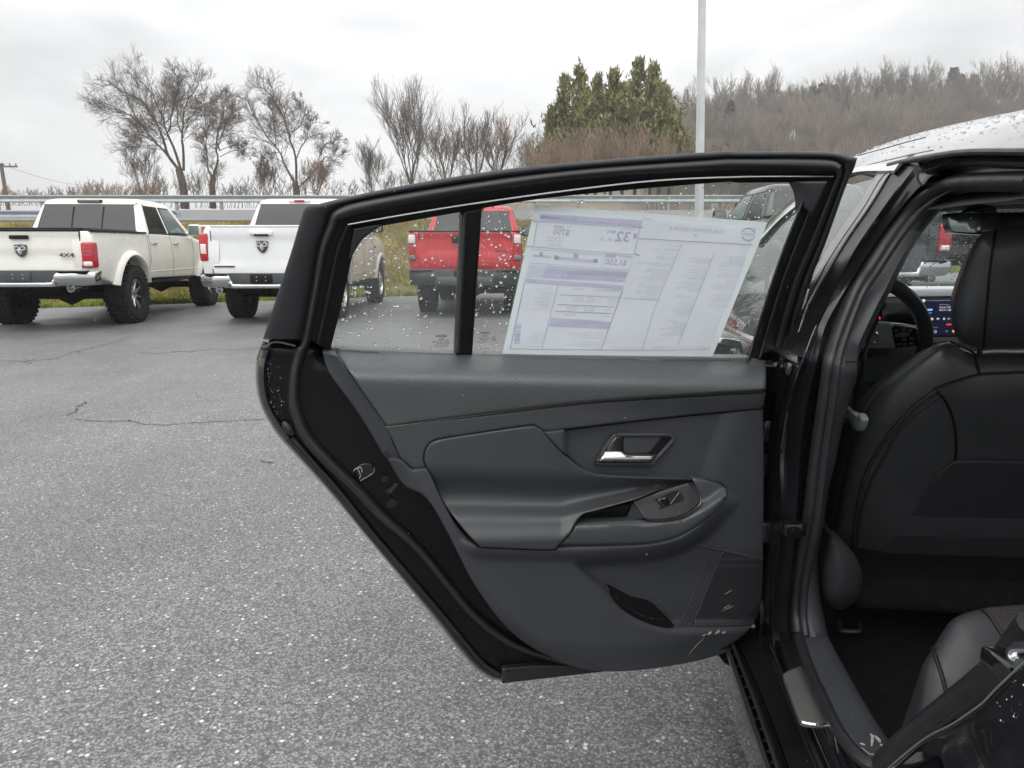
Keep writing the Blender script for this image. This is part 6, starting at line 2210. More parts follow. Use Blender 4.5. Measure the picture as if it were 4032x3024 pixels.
# recliner cover, lower skirt of the seat, seat rail
rc = zJ((935, 30), (965, 12), (1040, 62), (1110, 150), (1152, 250), (1150, 340), (1110, 445), (1010, 500), (910, 440), (890, 250))
fpad('recliner_cover', rc, 1.60, MAT['vinyl_dark'], CAR, h=lambda x, y, d: 0.05 * np.sqrt(np.clip(1 - np.clip(1 - d / 0.07, 0, 1) ** 2, 0, 1)), r=0.01, skirt=0.12, res=14)
sk = zJ((1150, 285), (1150, 285), (1500, 288), (2212, 314), (2900, 330), (2900, 330), (2900, 580), (2212, 545), (1800, 525), (1450, 505), (1160, 492), (1100, 470), (1120, 380))
fpad('seat_skirt', sk, 1.80, MAT['carpet'], CAR, r=0.02, skirt=0.25, res=26, k=-0.35, z0=0.55)
rl = ZP(cr(zJ((1010, 580), (1005, 610), (1020, 635), (1120, 640), (1138, 625), (1135, 580)), 5), 0.235)
m = MB(); m.tube(rl, 0.006, 8); m.build('rail_end', MAT['rubber'], CAR)

# floor, firewall, far side, headliner
fo = [car(0.2, 0.60, 0.19), car(0.2, 2.1, 0.19), car(3.1, 2.1, 0.19), car(3.1, 0.60, 0.19)]
m = MB()
fx, lx = np.linspace(0.2, 3.1, 40), np.linspace(0.60, 2.1, 24)
V = [car(f, l, 0.195 + 0.012 * math.sin(9 * f) * math.sin(7 * l) + 0.10 * math.exp(-((l - 1.32) / 0.14) ** 2)) for f in fx for l in lx]
F = [(i * 24 + j, i * 24 + j + 1, (i + 1) * 24 + j + 1, (i + 1) * 24 + j) for i in range(39) for j in range(23)]
m.add(V, F); m.build('floor_carpet', MAT['carpet'], CAR)
m = MB()
m.loft([np.array([car(f, l, z) for f in (0.2, 3.1)]) for l, z in ((2.12, 0.15), (2.16, 0.6), (2.14, 0.93), (2.10, 0.96))])
m.build('far_door', MAT['trim_hard'], CAR)
m = MB()
for f0, f1 in ((0.2, 0.45), (1.35, 1.55)):
    m.loft([np.array([car(f, l, z) for f in (f0, f1)]) for l, z in ((2.10, 0.95), (1.97, 1.36))])
m.build('far_pillar', MAT['dash'], CAR)
m = MB()
fs = np.linspace(-0.1, 2.12, 14)
hl = lambda f, l: 1.335 - 0.10 * ((l - 1.32) / 0.66) ** 4 - 0.05 * max(0, (f - 1.5) / 0.62) ** 2
m.loft([np.array([car(f, l, hl(f, l)) for f in fs]) for l in np.linspace(0.70, 1.95, 14)])
m.build('headliner', MAT['headliner'], CAR)
vis = zK((1050, 150), (1070, 150), (1180, 118), (1518, 112), (1760, 112), (1760, 112), (1760, 205), (1760, 205), (1518, 208), (1280, 222), (1130, 208))
fpad('sun_visor', vis, 2.02, MAT['pale_plastic'], CAR, r=0.01, skirt=0.02, res=20, k=0.8, z0=1.28, back=CF + CZ)
vb = zK((860, 222), (900, 120), (960, 135), (1060, 160), (1130, 215), (1130, 240), (1130, 240), (860, 240), (860, 240))
fpad('visor_shade', vb, 2.06, MAT['dash'], CAR, r=0.008, skirt=0.02, res=20, back=CF + CZ)

m = MB()
m.loft([np.array([car(f, l, z) for z in (0.15, 0.6, 1.0)]) for f, l in ((1.75, 0.56), (2.9, 0.60), (3.05, 0.75), (3.08, 1.3), (3.05, 2.1))])
m.build('firewall', MAT['carpet'], CAR)
# windscreen and dashboard
wsv = [(3230, 860), (3230, 860), (3700, 790), (4400, 790), (4400, 790), (4500, 1130), (4500, 1130), (3200, 1130), (3200, 1130)]
wsc = fpad('windscreen', wsv, 2.62, MAT['screen_glass'], CAR, k=1.35, z0=1.06, r=0, skirt=0.005, res=120, smooth=False)
dt = zK((300, 975), (300, 975), (380, 890), (560, 886), (960, 884), (1700, 884), (2300, 884), (2300, 884), (2300, 968), (2300, 968), (960, 962), (560, 968))
dash = MB()
fd0, fd1 = 2.30, 2.95
prof = [(2.24, 0.66), (2.24, 0.86), (2.25, 1.002), (2.29, 1.010), (2.62, 1.022), (2.90, 1.018)]
dash.loft([np.array([car(f, l, z - 0.05 * max(0, abs(l - 1.32) - 0.6)) for l in np.linspace(0.66, 2.02, 14)]) for f, z in prof])
da = dash.build('dashboard', MAT['dash'], CAR, sharp=40)
m = MB()
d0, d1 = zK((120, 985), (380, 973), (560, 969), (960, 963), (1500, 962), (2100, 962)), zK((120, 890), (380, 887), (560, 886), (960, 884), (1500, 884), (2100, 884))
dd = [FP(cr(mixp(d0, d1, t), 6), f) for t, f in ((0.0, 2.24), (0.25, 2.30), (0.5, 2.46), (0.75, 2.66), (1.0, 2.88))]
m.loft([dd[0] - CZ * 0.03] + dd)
tp = m.build('dash_pad', MAT['dash_top_sheen'], da, sharp=60)
scr = zK((340, 985), (340, 985), (400, 972), (560, 969), (960, 963), (1500, 958), (1500, 958), (1500, 1296), (1500, 1296), (960, 1298), (762, 1300), (640, 1302), (300, 1302), (300, 1302))
sc_ = fpad('display', scr, 2.22, MAT['piano'], da, r=0.004, skirt=0.03, res=40)
low = zK((640, 1302), (640, 1302), (960, 1300), (1500, 1298), (1500, 1298), (1500, 1345), (1500, 1345), (640, 1348), (640, 1348))
fpad('dash_strip', low, 2.215, MAT['pale_plastic'], da, r=0.004, skirt=0.03, res=30)


def glow(name, col, strength):
    m = bpy.data.materials.new(name)
    m.use_nodes = True
    b = m.node_tree.nodes['Principled BSDF']
    b.inputs['Base Color'].default_value = (0.02, 0.02, 0.03, 1)
    b.inputs['Emission Color'].default_value = (*col, 1)
    b.inputs['Emission Strength'].default_value = strength
    return m


MAT['glow_navy'] = glow('screen navy', (0.003, 0.005, 0.018), 1.0)
MAT['glow_white'] = glow('screen white', (0.85, 0.88, 1.0), 0.6)
MAT['glow_grey'] = glow('screen grey', (0.5, 0.52, 0.6), 0.5)
MAT['glow_red'] = glow('screen red', (0.9, 0.04, 0.05), 0.8)
MAT['glow_blue'] = glow('screen blue', (0.25, 0.55, 0.95), 0.8)
MAT['glow_orange'] = glow('screen orange', (0.9, 0.35, 0.05), 0.8)
lit = zK((672, 985), (672, 985), (1490, 978), (1490, 978), (1490, 1285), (1490, 1285), (745, 1290), (745, 1290))
fpad('lit_screen', lit, 2.2175, MAT['glow_navy'], sc_, r=0, skirt=0.001, res=60)


def screen_text(body, x, y, size, mt, align='LEFT'):
    V, F = text_mesh(body, size, align)
    q = np.array(zK(*[(x + v[0], y - v[1]) for v in V]))
    link('screen_lettering', mesh_np('screen_lettering', _lean(q, 2.2155, 0, 1, 0.0), F, False), MAT[mt], sc_)


for b_, x, y, s_, mt in (('For You', 722, 1002, 17, 'glow_grey'), ('Categories', 779, 1001, 17, 'glow_grey'), ('Favorites', 854, 1000, 17, 'glow_grey'), ('AM Preview', 827, 1036, 17, 'glow_grey'),
                         ('Great Offer Now', 826, 1058, 23, 'glow_white'), ('844-711-8800', 826, 1081, 21, 'glow_white'), ('Add To list', 750, 1222, 14, 'glow_grey'), ('HI', 876, 1253, 20, 'glow_grey'), ('ON', 742, 1103, 14, 'glow_blue')):
    screen_text(b_, x, y, s_, mt)


def screen_patch(pts, mt, name='screen_icon', lift=0.0):
    fpad(name, zK(*pts), 2.2155 - lift, MAT[mt], sc_, r=0, skirt=0.0005, res=12, n=3)


def screen_ring(x, y, r_, mt, w_=0.0012):
    q = np.array(zK(*[(x + r_ * math.cos(a), y + r_ * math.sin(a)) for a in np.linspace(0, 6.283, 16, endpoint=False)]))
    m = MB(); m.tube(_lean(q, 2.215, 0, 1, 0.0), w_, 5, closed=True); m.build('screen_icon', MAT[mt], sc_)


screen_patch([(700 + 13 * math.cos(a), 1003 + 13 * math.sin(a)) for a in np.linspace(0, 6.283, 12, endpoint=False)], 'glow_white')
screen_patch([(718, 1072), (718, 1072), (772, 1070), (772, 1070), (770, 1084), (770, 1084), (718, 1086), (718, 1086)], 'glow_blue')
screen_ring(750, 1153, 7, 'glow_white'); screen_ring(768, 1153, 7, 'glow_white'); screen_ring(795, 1256, 9, 'glow_grey')
for x0, s_ in ((808, -1), (820, -1), (900, 1), (912, 1)):
    screen_patch([(x0 - 5 * s_, 1143), (x0 - 5 * s_, 1143), (x0 + 5 * s_, 1151), (x0 + 5 * s_, 1151), (x0 - 5 * s_, 1160), (x0 - 5 * s_, 1160)], 'glow_white' if s_ < 0 else 'glow_grey')
for x0 in (859, 868):
    screen_patch([(x0, 1143), (x0, 1143), (x0 + 5, 1143), (x0 + 5, 1143), (x0 + 5, 1160), (x0 + 5, 1160), (x0, 1160), (x0, 1160)], 'glow_white')
screen_patch([(884, 1194), (884, 1194), (920, 1191), (925, 1198), (916, 1204), (884, 1203)], 'glow_red')
screen_patch([(932, 1248), (940, 1243), (950, 1250), (948, 1262), (936, 1262)], 'glow_orange')
screen_patch([(334, 1150), (341, 1130), (348, 1152), (348, 1152), (338, 1156)], 'glow_red')

MAT['hub'] = plain('grey hub plastic', (0.22, 0.235, 0.235), 0.5, spec=0.5)
# steering wheel: leather rim, hub, spoke with buttons
def wheel_pt(x, y, lift=0.0):
    return _lean(np.array(zK((x, y))), 2.02, 0.45, 1.0, lift)[0]


wc = wheel_pt(285, 1300)
wq = []
for a_ in np.linspace(0, 2 * math.pi, 48, endpoint=False):
    wq.append(wheel_pt(285 + 430 * math.cos(a_), 1300 + 445 * math.sin(a_)))
m = MB(); m.tube(wq, 0.0165, 10, closed=True, flat=(1.0, 1.15)); stw = m.build('steering_wheel', MAT['arm_pad'], CAR)
m = MB()
for i in range(50):
    a_ = -0.95 + i * 0.026
    p, q = wheel_pt(285 + 400 * math.cos(a_), 1300 + 415 * math.sin(a_), 0.011), wheel_pt(285 + 402 * math.cos(a_ + 0.016), 1300 + 418 * math.sin(a_ + 0.016), 0.013)
    m.tube([p, q], 0.0012, 4)
so = m.build('red_stitching', MAT['red_stitch'], stw); so['kind'] = 'stuff'
wpad = lambda name, o, mt, w0, r_=0.008, sk=0.03: pad(name, zK(*o), lambda P, w=0.0: _lean(P, 2.02, 0.45, 1.0, w), MAT[mt], stw, w0=w0, r=r_, skirt=sk, back=CF, res=12, mpp=0.0007)
wpad('wheel_hub', [(100, 1215), (180, 1185), (320, 1178), (425, 1185), (425, 1185), (440, 1230), (470, 1400), (470, 1400), (350, 1405), (262, 1402), (150, 1400), (90, 1330)], 'hub', 0.02)
wpad('wheel_spoke', [(425, 1185), (425, 1185), (560, 1196), (640, 1214), (700, 1225), (740, 1330), (720, 1380), (690, 1372), (480, 1392), (470, 1400), (470, 1400)], 'satin', 0.005)
wpad('button_panel', [(430, 1222), (430, 1222), (600, 1226), (634, 1236), (652, 1340), (652, 1350), (640, 1360), (474, 1384), (474, 1384)], 'black', 0.016, 0.003)
for x, y, w_, h_ in ((536, 1280, 22, 22), (536, 1240, 18, 8), (500, 1284, 10, 14), (573, 1278, 10, 14), (540, 1322, 18, 8), (478, 1250, 14, 8), (590, 1248, 14, 8), (600, 1312, 14, 10), (500, 1362, 16, 9), (545, 1358, 16, 9), (598, 1352, 16, 9), (476, 1290, 8, 14)):
    wpad('wheel_button', [(x - w_, y - h_), (x - w_, y - h_), (x + w_, y - h_), (x + w_, y - h_), (x + w_, y + h_), (x + w_, y + h_), (x - w_, y + h_), (x - w_, y + h_)], 'dash', 0.020, 0.002, 0.004)
eq = [wheel_pt(272 + 55 * math.cos(a_), 1302 + 52 * math.sin(a_), 0.024) for a_ in np.linspace(0.32, 2.82, 16)]
eq2 = [wheel_pt(272 + 55 * math.cos(a_), 1302 + 52 * math.sin(a_), 0.024) for a_ in np.linspace(-0.32, -2.82, 16)]
m = MB(); m.tube(eq, 0.003, 6); m.tube(eq2, 0.003, 6)
m.build('wheel_emblem', MAT['chrome'], stw)
V, F = text_mesh('NISSAN', 30, 'CENTER', bold=True)
q = np.array(zK(*[(268 + v[0] * 1.15, 1301 - v[1]) for v in V]))
link('wheel_lettering', mesh_np('wheel_lettering', _lean(q, 2.02, 0.45, 1.0, 0.026), F, False), MAT['chrome'], stw)
m = MB(); m.tube([wc, wc + CF * 0.25 - CZ * 0.04], [0.05, 0.06], 12); m.build('column', MAT['black'], stw)
kb = zK((430, 1390), (640, 1385), (700, 1400), (640, 1480), (560, 1560), (420, 1640), (200, 1700), (150, 1500))
fpad('knee_panel', kb, 2.14, MAT['dash'], da, r=0.02, skirt=0.05, res=30)

# rear-view mirror
rv = zK((905, 296), (925, 289), (1180, 284), (1518, 279), (1700, 276), (1712, 300), (1710, 440), (1695, 454), (1518, 460), (1160, 464), (960, 452), (925, 436), (905, 402), (890, 320))
rvm = fpad('rear_view_mirror', rv, 2.0, MAT['piano'], CAR, r=0.008, skirt=0.03, res=18)
MAT['dim_mirror'] = plain('dimming mirror glass', (0.20, 0.24, 0.235), 0.05, metal=1.0, vary=0.0)
rg = zK((912, 304), (930, 298), (1168, 294), (1168, 294), (1162, 452), (1162, 452), (965, 442), (935, 428), (915, 398), (901, 330))
fpad('mirror_glass', rg, 1.996, MAT['dim_mirror'], rvm, r=0.001, skirt=0.003, res=30)
ms = zK((1110, 282), (1130, 250), (1180, 232), (1250, 230), (1290, 250), (1300, 282), (1300, 282))
fpad('mirror_mount', ms, 2.03, MAT['black'], rvm, r=0.006, skirt=0.06, res=14)

# seat belt with its tongue
BF = lambda P, a: CP(P, a)
b0 = zI((872, -60), (845, 80), (800, 260), (770, 400), (745, 520))
b1 = zI((930, -60), (872, 80), (838, 260), (822, 400), (806, 540))
cloft('seat_belt', [(b0, 0.60), (mixp(b0, b1, 0.5), 0.597), (b1, 0.60)], MAT['belt'], CAR)
c0 = zI((700, 600), (660, 800), (620, 1000), (590, 1200), (545, 1450))
c1 = zI((760, 650), (730, 800), (690, 1000), (650, 1200), (610, 1400))
cloft('seat_belt', [(c0, 0.595), (mixp(c0, c1, 0.5), 0.592), (c1, 0.595)], MAT['belt'], CAR)
tg_ = zI((708, 510), (722, 500), (760, 535), (795, 562), (800, 542), (820, 572), (820, 600), (795, 655), (765, 650), (735, 600), (705, 575))
cpn = lambda P, w=0.0: CP(P, 0.588 - np.asarray(w))
pad('belt_tongue', tg_, cpn, MAT['grey_tab'], CAR, r=0.005, skirt=0.012, back=CL, res=8, mpp=0.0006)

# rear seat cushion
rs_o = zN((240, 1420), (238, 1280), (246, 1080), (270, 870), (300, 740), (395, 575), (540, 350), (640, 280), (760, 240), (900, 212), (1060, 195), (1300, 180), (1300, 180), (1500, 500), (1500, 1500), (1500, 1500), (600, 1500))
rcush = lambda P, w=0.0: _lean(P, 1.02, -0.55, 0.55, w)
rsh = lambda x, y, d: 0.05 * np.sqrt(np.clip(1 - np.clip(1 - d / 0.10, 0, 1) ** 2, 0, 1))
MAT['cushion'] = plain('rear cushion vinyl', (0.022, 0.0235, 0.026), 0.42, spec=0.4, vary=0.1, grain=0.3, gscale=450, gdist=0.0006)
rseat = pad('rear_seat', rs_o, rcush, MAT['cushion'], CAR, h=rsh, r=0.01, skirt=0.25, back=CF * 0.3 - CZ, res=16, mpp=0.00042, sharp=70)
O_ = cr(rs_o, 5, True)
for pts, rr in ((zN((395, 578), (430, 680), (480, 830), (520, 980), (560, 1100), (620, 1300)), 0.003), (zN((845, 232), (920, 300), (1000, 420), (1070, 545), (1200, 760)), 0.003)):
    q = np.array(cr(pts, 8)); d, _ = seg_dist(q, O_)
    m = MB(); m.tube(rcush(q, rsh(0, 0, d * 0.00042) + 0.001), rr, 6); m.build('cushion_seam', MAT['black'], rseat)
m = MB()
for i in range(60):
    x, y = 900 + 400 * RNG.random(), 205 + 230 * RNG.random()
    if (x - 860) * 1.3 > (y - 200) and y > 205 + (1219 - x) * 0.02:
        q = np.array(zN((x, y), (x + 7, y + 5))); d, _ = seg_dist(q, O_)
        m.tube(rcush(q, rsh(0, 0, d * 0.00042) + 0.002), 0.0009, 4)
so = m.build('red_stitching', MAT['red_stitch'], rseat); so['kind'] = 'stuff'
# ------------------------------------------------------------------ the price label on the window, read from behind
ST = np.array(zB((305, 305), (1655, 405), (1335, 1185), (115, 1172)))


def st_px(st):
    st = np.asarray(st, float).reshape(-1, 2)
    s, t = st[:, :1], st[:, 1:]
    return ST[0] * (1 - s) * (1 - t) + ST[1] * s * (1 - t) + ST[2] * s * t + ST[3] * (1 - s) * t


def px_st(p):
    p = np.asarray(p, float).reshape(-1, 2)
    st = np.full((len(p), 2), 0.5)
    for _ in range(12):
        f = st_px(st) - p
        e = 1e-4
        js = (st_px(st + [e, 0]) - st_px(st)) / e
        jt = (st_px(st + [0, e]) - st_px(st)) / e
        det = js[:, 0] * jt[:, 1] - jt[:, 0] * js[:, 1]
        st[:, 0] -= (f[:, 0] * jt[:, 1] - f[:, 1] * jt[:, 0]) / det
        st[:, 1] -= (js[:, 0] * f[:, 1] - js[:, 1] * f[:, 0]) / det
    return st


def crinkle(P, w):
    P = np.asarray(P, float).reshape(-1, 2)
    x, y = P[:, 0] / 60, P[:, 1] / 60
    return DP(P, w + 0.0006 * (np.sin(x * 1.3 + 2 * np.sin(y * 0.7)) + np.sin(y * 2.1 + x * 0.5)))


base_pt = DP([[2500, 1400]], -0.05)[0]
SR = empty('window_sticker', tuple(base_pt))
tag(SR, 'white printed price label stuck on the rear door window, seen from behind', 'window sticker')
ragged = lambda a, b, n, k: [tuple(np.array(a) + (np.array(b) - np.array(a)) * t + RNG.normal(0, k, 2)) for t in np.linspace(0, 1, n)]
pad('clear_border', [tuple(p) for q in ST for p in (q, q)], crinkle, MAT['paper_edge'], SR, w0=-0.0575, r=0, skirt=0.0004, back=BACK, res=26, smooth=True)
inn_c = [tuple(p) for p in st_px([(0.035, 0.045), (0.968, 0.045), (0.968, 0.965), (0.035, 0.965)])]
rg_ = []
for a_, b_ in zip(inn_c, inn_c[1:] + inn_c[:1]):
    rg_ += ragged(a_, b_, 26, 2.2)[:-1]
pad('label_sheet', rg_, crinkle, MAT['paper'], SR, w0=-0.0558, r=0, skirt=0.0003, back=BACK, res=22, n=2)
PW = -0.0550


def s_text(body, x, y, size, align='CENTER', bold=False, mt='print', name='label_lettering'):
    V, F = text_mesh(body, size, align, bold=bold)
    c = px_st(zB((x, y)))[0]
    st = np.stack([c[0] - V[:, 0] / 1300.0, c[1] - V[:, 1] / 860.0], 1)
    link(name, mesh_np(name, DP(st_px(st), PW + 0.0008), F, False), MAT[mt], SR)


def s_patch(pts, mt, name='label_band', lift=0.0004):
    pad(name, [q for p in zB(*pts) for q in (p, p)], DP, MAT[mt], SR, w0=PW + lift, r=0, skirt=0.0002, back=BACK, res=60, n=2, smooth=False)


def s_line(pts, r_=0.0006, name='label_rule'):
    m = MB(); m.tube(DP(cr(zB(*pts), 8), PW + 0.0003), r_, 4, flat=(0.4, 1), up=DN); m.build(name, MAT['print'], SR)


s_text('2026 NISSAN SENTRA', 1245, 452, 33)
s_text('SR', 1237, 484, 27)
for a0, a1 in ((0.30, 2.84), (-0.30, -2.84)):
    q = [(1543 + 40 * math.cos(a), 476 - 36 * math.sin(a)) for a in np.linspace(a0, a1, 14)]
    s_line(q, 0.0010, 'label_emblem')
s_text('NISSAN', 1543, 476, 20, bold=True)
s_line(((903, 500), (1565, 537)), 0.0008)
s_line(((1160, 530), (1010, 880), (930, 1145)), 0.0005)
s_line(((1345, 590), (1135, 1120)), 0.0005)
s_line(((820, 845), (1030, 860)), 0.0005)
s_patch(((336, 356), (528, 368), (928, 394), (918, 436), (520, 404), (330, 388)), 'print_band')
s_patch(((346, 362), (528, 374), (520, 400), (340, 386)), 'print_pale', lift=0.0006)
s_text('Gasoline Vehicle', 395, 378, 17, mt='print', bold=True)
s_text('Fuel Economy and Environment', 722, 399, 26, mt='paper', bold=True)
s_text('EPA', 905, 404, 18, mt='paper', bold=True)
s_text('DOT', 898, 421, 18, mt='paper', bold=True)
box = [(330, 400), (880, 436), (910, 445), (882, 580), (870, 592), (300, 548), (296, 536), (318, 412)]
m = MB(); m.tube(DP(cr(zB(*box), 6, True), PW + 0.0003), 0.0010, 4, closed=True, flat=(0.4, 1), up=DN); m.build('label_rule', MAT['print_band'], SR)
s_text('You', 502, 435, 18)
s_text('save', 445, 430, 33, bold=True)
s_text('$750', 458, 465, 46, bold=True)
s_text('in fuel costs', 422, 494, 20); s_text('over 5 years', 418, 512, 20)
s_text('compared to the', 425, 530, 11); s_text('average new vehicle', 425, 543, 11)
s_text('32', 815, 492, 84, bold=True)
s_text('MPG', 747, 463, 25, bold=True)
s_text('Fuel Economy', 843, 446, 14)
s_text('36', 693, 504, 27); s_text('29', 742, 507, 27)
s_text('3.1', 828, 562, 22)
s_patch(((880, 470), (898, 472), (893, 500), (875, 498)), 'print', 'label_icon', 0.0006)
s_text('Annual fuel', 825, 610, 15)
s_text('cost', 747, 600, 34, bold=True)
s_text('$1,550', 775, 640, 46, bold=True)
b2 = [(712, 590), (870, 605), (856, 684), (690, 672)]
m = MB(); m.tube(DP(np.array(zB(*b2)), PW + 0.0003), 0.0009, 4, closed=True, flat=(0.4, 1), up=DN); m.build('label_rule', MAT['print_band'], SR)
b3 = [(285, 562), (700, 594), (684, 672), (268, 640)]
m = MB(); m.tube(DP(np.array(zB(*b3)), PW + 0.0003), 0.0007, 4, closed=True, flat=(0.4, 1), up=DN); m.build('label_rule', MAT['print_band'], SR)
s_patch(((425, 603), (668, 624), (664, 640), (420, 620)), 'print_band')
s_patch(((292, 592), (400, 601), (397, 614), (289, 606)), 'print_band')
for x, y, w_, b_ in ((543, 602, 13, '6'), (656, 630, 12, '1'), (428, 611, 13, '10'), (340, 592, 9, '7')):
    s_patch(((x - w_, y - 14), (x + w_, y - 12), (x + w_, y + 12), (x - w_, y + 10)), 'print', 'label_marker', 0.0006)
    s_text(b_, x, y, 17, mt='paper', bold=True)
s_patch(((262, 648), (372, 656), (350, 728), (246, 720)), 'print_pale', lift=0.0004)
s_patch(((374, 656), (850, 694), (822, 752), (345, 728)), 'print_band')
s_text('fueleconomy.gov', 712, 738, 33, mt='paper', bold=True)
for x in (484, 446):
    q = [(x + 13 * math.cos(a), 724 + 13 * math.sin(a)) for a in np.linspace(0, 6.283, 12, endpoint=False)]
    pad('label_icon', zB(*q), DP, MAT['paper'], SR, w0=PW + 0.0007, r=0, skirt=0.0002, back=BACK, res=60, smooth=False)
s_patch(((245, 730), (820, 772), (812, 796), (240, 756)), 'print_band')
s_text('GOVERNMENT 5-STAR SAFETY RATINGS', 636, 775, 21, mt='paper', bold=True)
s_text('DELIVERY', 344, 752, 18, mt='paper', bold=True)
s_line(((440, 768), (345, 1140)), 0.0006); s_line(((815, 796), (688, 1145)), 0.0009); s_line(((244, 757), (160, 1140)), 0.0009)
s_line(((450, 827), (800, 842)), 0.0006); s_line(((432, 882), (765, 898)), 0.0008); s_line(((422, 922), (750, 936)), 0.0008)
s_text('Overall Vehicle Score', 722, 800, 17, bold=True); s_text('Not Rated', 560, 794, 15)
for b_, x, y in (('Frontal', 748, 856), ('Crash', 745, 872), ('Driver', 632, 850), ('Passenger', 625, 864), ('Not Rated', 555, 846), ('Not Rated', 553, 861), ('Front seat', 620, 905), ('Rear seat', 615, 918), ('Not Rated', 520, 898), ('Not Rated', 518, 912), ('Crash', 730, 915), ('Rollover', 716, 952), ('Not Rated', 512, 944)):
    s_text(b_, x, y, 15)
s_patch(((400, 958), (745, 985), (728, 1028), (385, 1010)), 'print_band')
s_line(((160, 1142), (930, 1148), (1310, 1145)), 0.0006)
s_line(((985, 388), (930, 386)), 0.0005)
# body copy too small to read: thin printed rules of uneven length
m = MB()


def copy_lines(x0, y0, dx, dy, n, lo, hi, step):
    for i in range(n):
        if RNG.random() < 0.2:
            continue
        L_ = RNG.uniform(lo, hi)
        xr_, yr_ = x0 + dx * i, y0 + step * i
        c = px_st(zB((xr_, yr_)))[0]
        u = 0.0
        while u < L_:                                       # word by word
            wl_ = min(L_ - u, RNG.uniform(8, 30))
            q = st_px([(c[0] - u / 1300, c[1]), (c[0] - (u + wl_) / 1300, c[1])])
            m.tube(DP(q, PW + 0.0003), 0.00062, 4, flat=(0.4, 1), up=DN)
            u += wl_ + RNG.uniform(4, 8)


copy_lines(1535, 600, -3.2, 0, 34, 60, 150, 9)
copy_lines(1330, 620, -3.6, 0, 50, 60, 150, 9)
copy_lines(1150, 545, -4.2, 0, 36, 60, 180, 9)
copy_lines(940, 640, -3.5, 0, 4, 30, 60, 60)
copy_lines(410, 785, -2.5, 0, 14, 40, 100, 10)
copy_lines(700, 1050, -2.5, 0, 8, 100, 220, 13)
copy_lines(360, 1050, -2.0, 0, 8, 60, 120, 11)
copy_lines(720, 975, -1.0, 0, 4, 150, 300, 12)
copy_lines(840, 700, -2.5, 0, 3, 250, 420, 9)
copy_lines(935, 1130, 0, 0, 2, 180, 195, 9)
copy_lines(1320, 1130, 0, 0, 2, 350, 370, 9)
so = m.build('label_small_print', MAT['print_small'], SR); so['kind'] = 'stuff'
m = MB()
for i in range(14):
    y = 998 + i * 8.5
    q = zB((192 - i * 0.8, y), (226 - i * 0.8, y + 1))
    m.tube(DP(np.array(q), PW + 0.0003), 0.0005 + 0.0009 * RNG.random(), 4, flat=(0.4, 1), up=DN)
so = m.build('label_barcode', MAT['print_band'], SR); so['kind'] = 'stuff'


# ---- maker's marks etched in the two panes (read backwards from inside)
def etch(body, x, y, size, bold=False):
    V, F = text_mesh(body, size, 'CENTER', bold=bold)
    q = np.array(zA(*[(x - v[0], y - v[1]) for v in V]))
    link('glass_marking', mesh_np('glass_marking', DP(q, -0.0555), F, False), MAT['etch'], door)


for b_, x, y, s_, bo in (('NISSAN', 1360, 1335, 25, 1), ('Vitro', 1360, 1358, 20, 1), ('43R-018029', 1335, 1376, 17, 0), ('TEMPERED', 1352, 1389, 13, 0), ('DOT-479 M-023 AS3', 1345, 1399, 12, 0), ('HECHO EN MEXICO', 1348, 1410, 13, 0),
                         ('NISSAN', 1675, 1311, 20, 1), ('Vitro', 1672, 1332, 19, 1), ('43R-018029', 1670, 1351, 16, 0), ('TEMPERED', 1665, 1363, 12, 0), ('DOT 346 AS2 M592', 1664, 1377, 12, 0), ('HECHO EN MEXICO', 1658, 1428, 12, 0),
                         ('E1', 1401, 1376, 16, 1), ('E1', 1740, 1352, 16, 1)):
    etch(b_, x, y, s_, bo)
for x, y in ((1401, 1376), (1740, 1352)):
    q = np.array(zA(*[(x + 15 * math.cos(a), y + 15 * math.sin(a)) for a in np.linspace(0, 6.283, 18, endpoint=False)]))
    m = MB(); m.tube(DP(q, -0.0555), 0.0005, 4, closed=True); m.build('glass_marking', MAT['etch'], door)
V, F = text_mesh('LOCK', 30, 'CENTER')
ca, sa = math.cos(-0.85), math.sin(-0.85)
q = np.array(zC(*[(1012 + v[0] * ca + v[1] * sa, 1328 + v[0] * sa - v[1] * ca) for v in V]))
link('moulded_lettering', mesh_np('moulded_lettering', DP(q, -0.0435), F, False), MAT['grey_tab'], door)


# ------------------------------------------------------------------ rain drops
def drops(name, C_, N_, r_, mat, parent, stretch=None, flat=0.4, n=7):
    """Small domes sitting on a surface."""
    V, F = [], []
    for i in range(len(C_)):
        nn = np.array(N_[i], float); nn /= np.linalg.norm(nn)
        u = np.cross(nn, [0.21, 0.3, 0.93]); u /= np.linalg.norm(u)
        v = np.cross(nn, u)
        b0_ = len(V)
        ph = RNG.uniform(0, 6.28)
        sx = RNG.uniform(0.75, 1.3)
        for h_, q_ in ((-0.05, 1.0), (0.55 * flat, 0.86), (0.92 * flat, 0.48)):
            for k in range(n):
                a = 2 * math.pi * k / n
                wob = 1 + 0.16 * math.sin(2 * a + ph)
                V.append(C_[i] + r_[i] * (q_ * wob * (u * math.cos(a) * sx + v * math.sin(a)) + nn * h_))
        V.append(C_[i] + nn * r_[i] * flat)
        for j in range(2):
            for k in range(n):
                l = (k + 1) % n
                F.append((b0_ + j * n + k, b0_ + j * n + l, b0_ + (j + 1) * n + l, b0_ + (j + 1) * n + k))
        for k in range(n):
            F.append((b0_ + 2 * n + k, b0_ + 2 * n + (k + 1) % n, b0_ + 3 * n))
        F.append(tuple(b0_ + k for k in range(n - 1, -1, -1)))
    o = link(name, mesh_np(name, V, F, True, 0), mat, parent)
    o['kind'] = 'stuff'
    return o


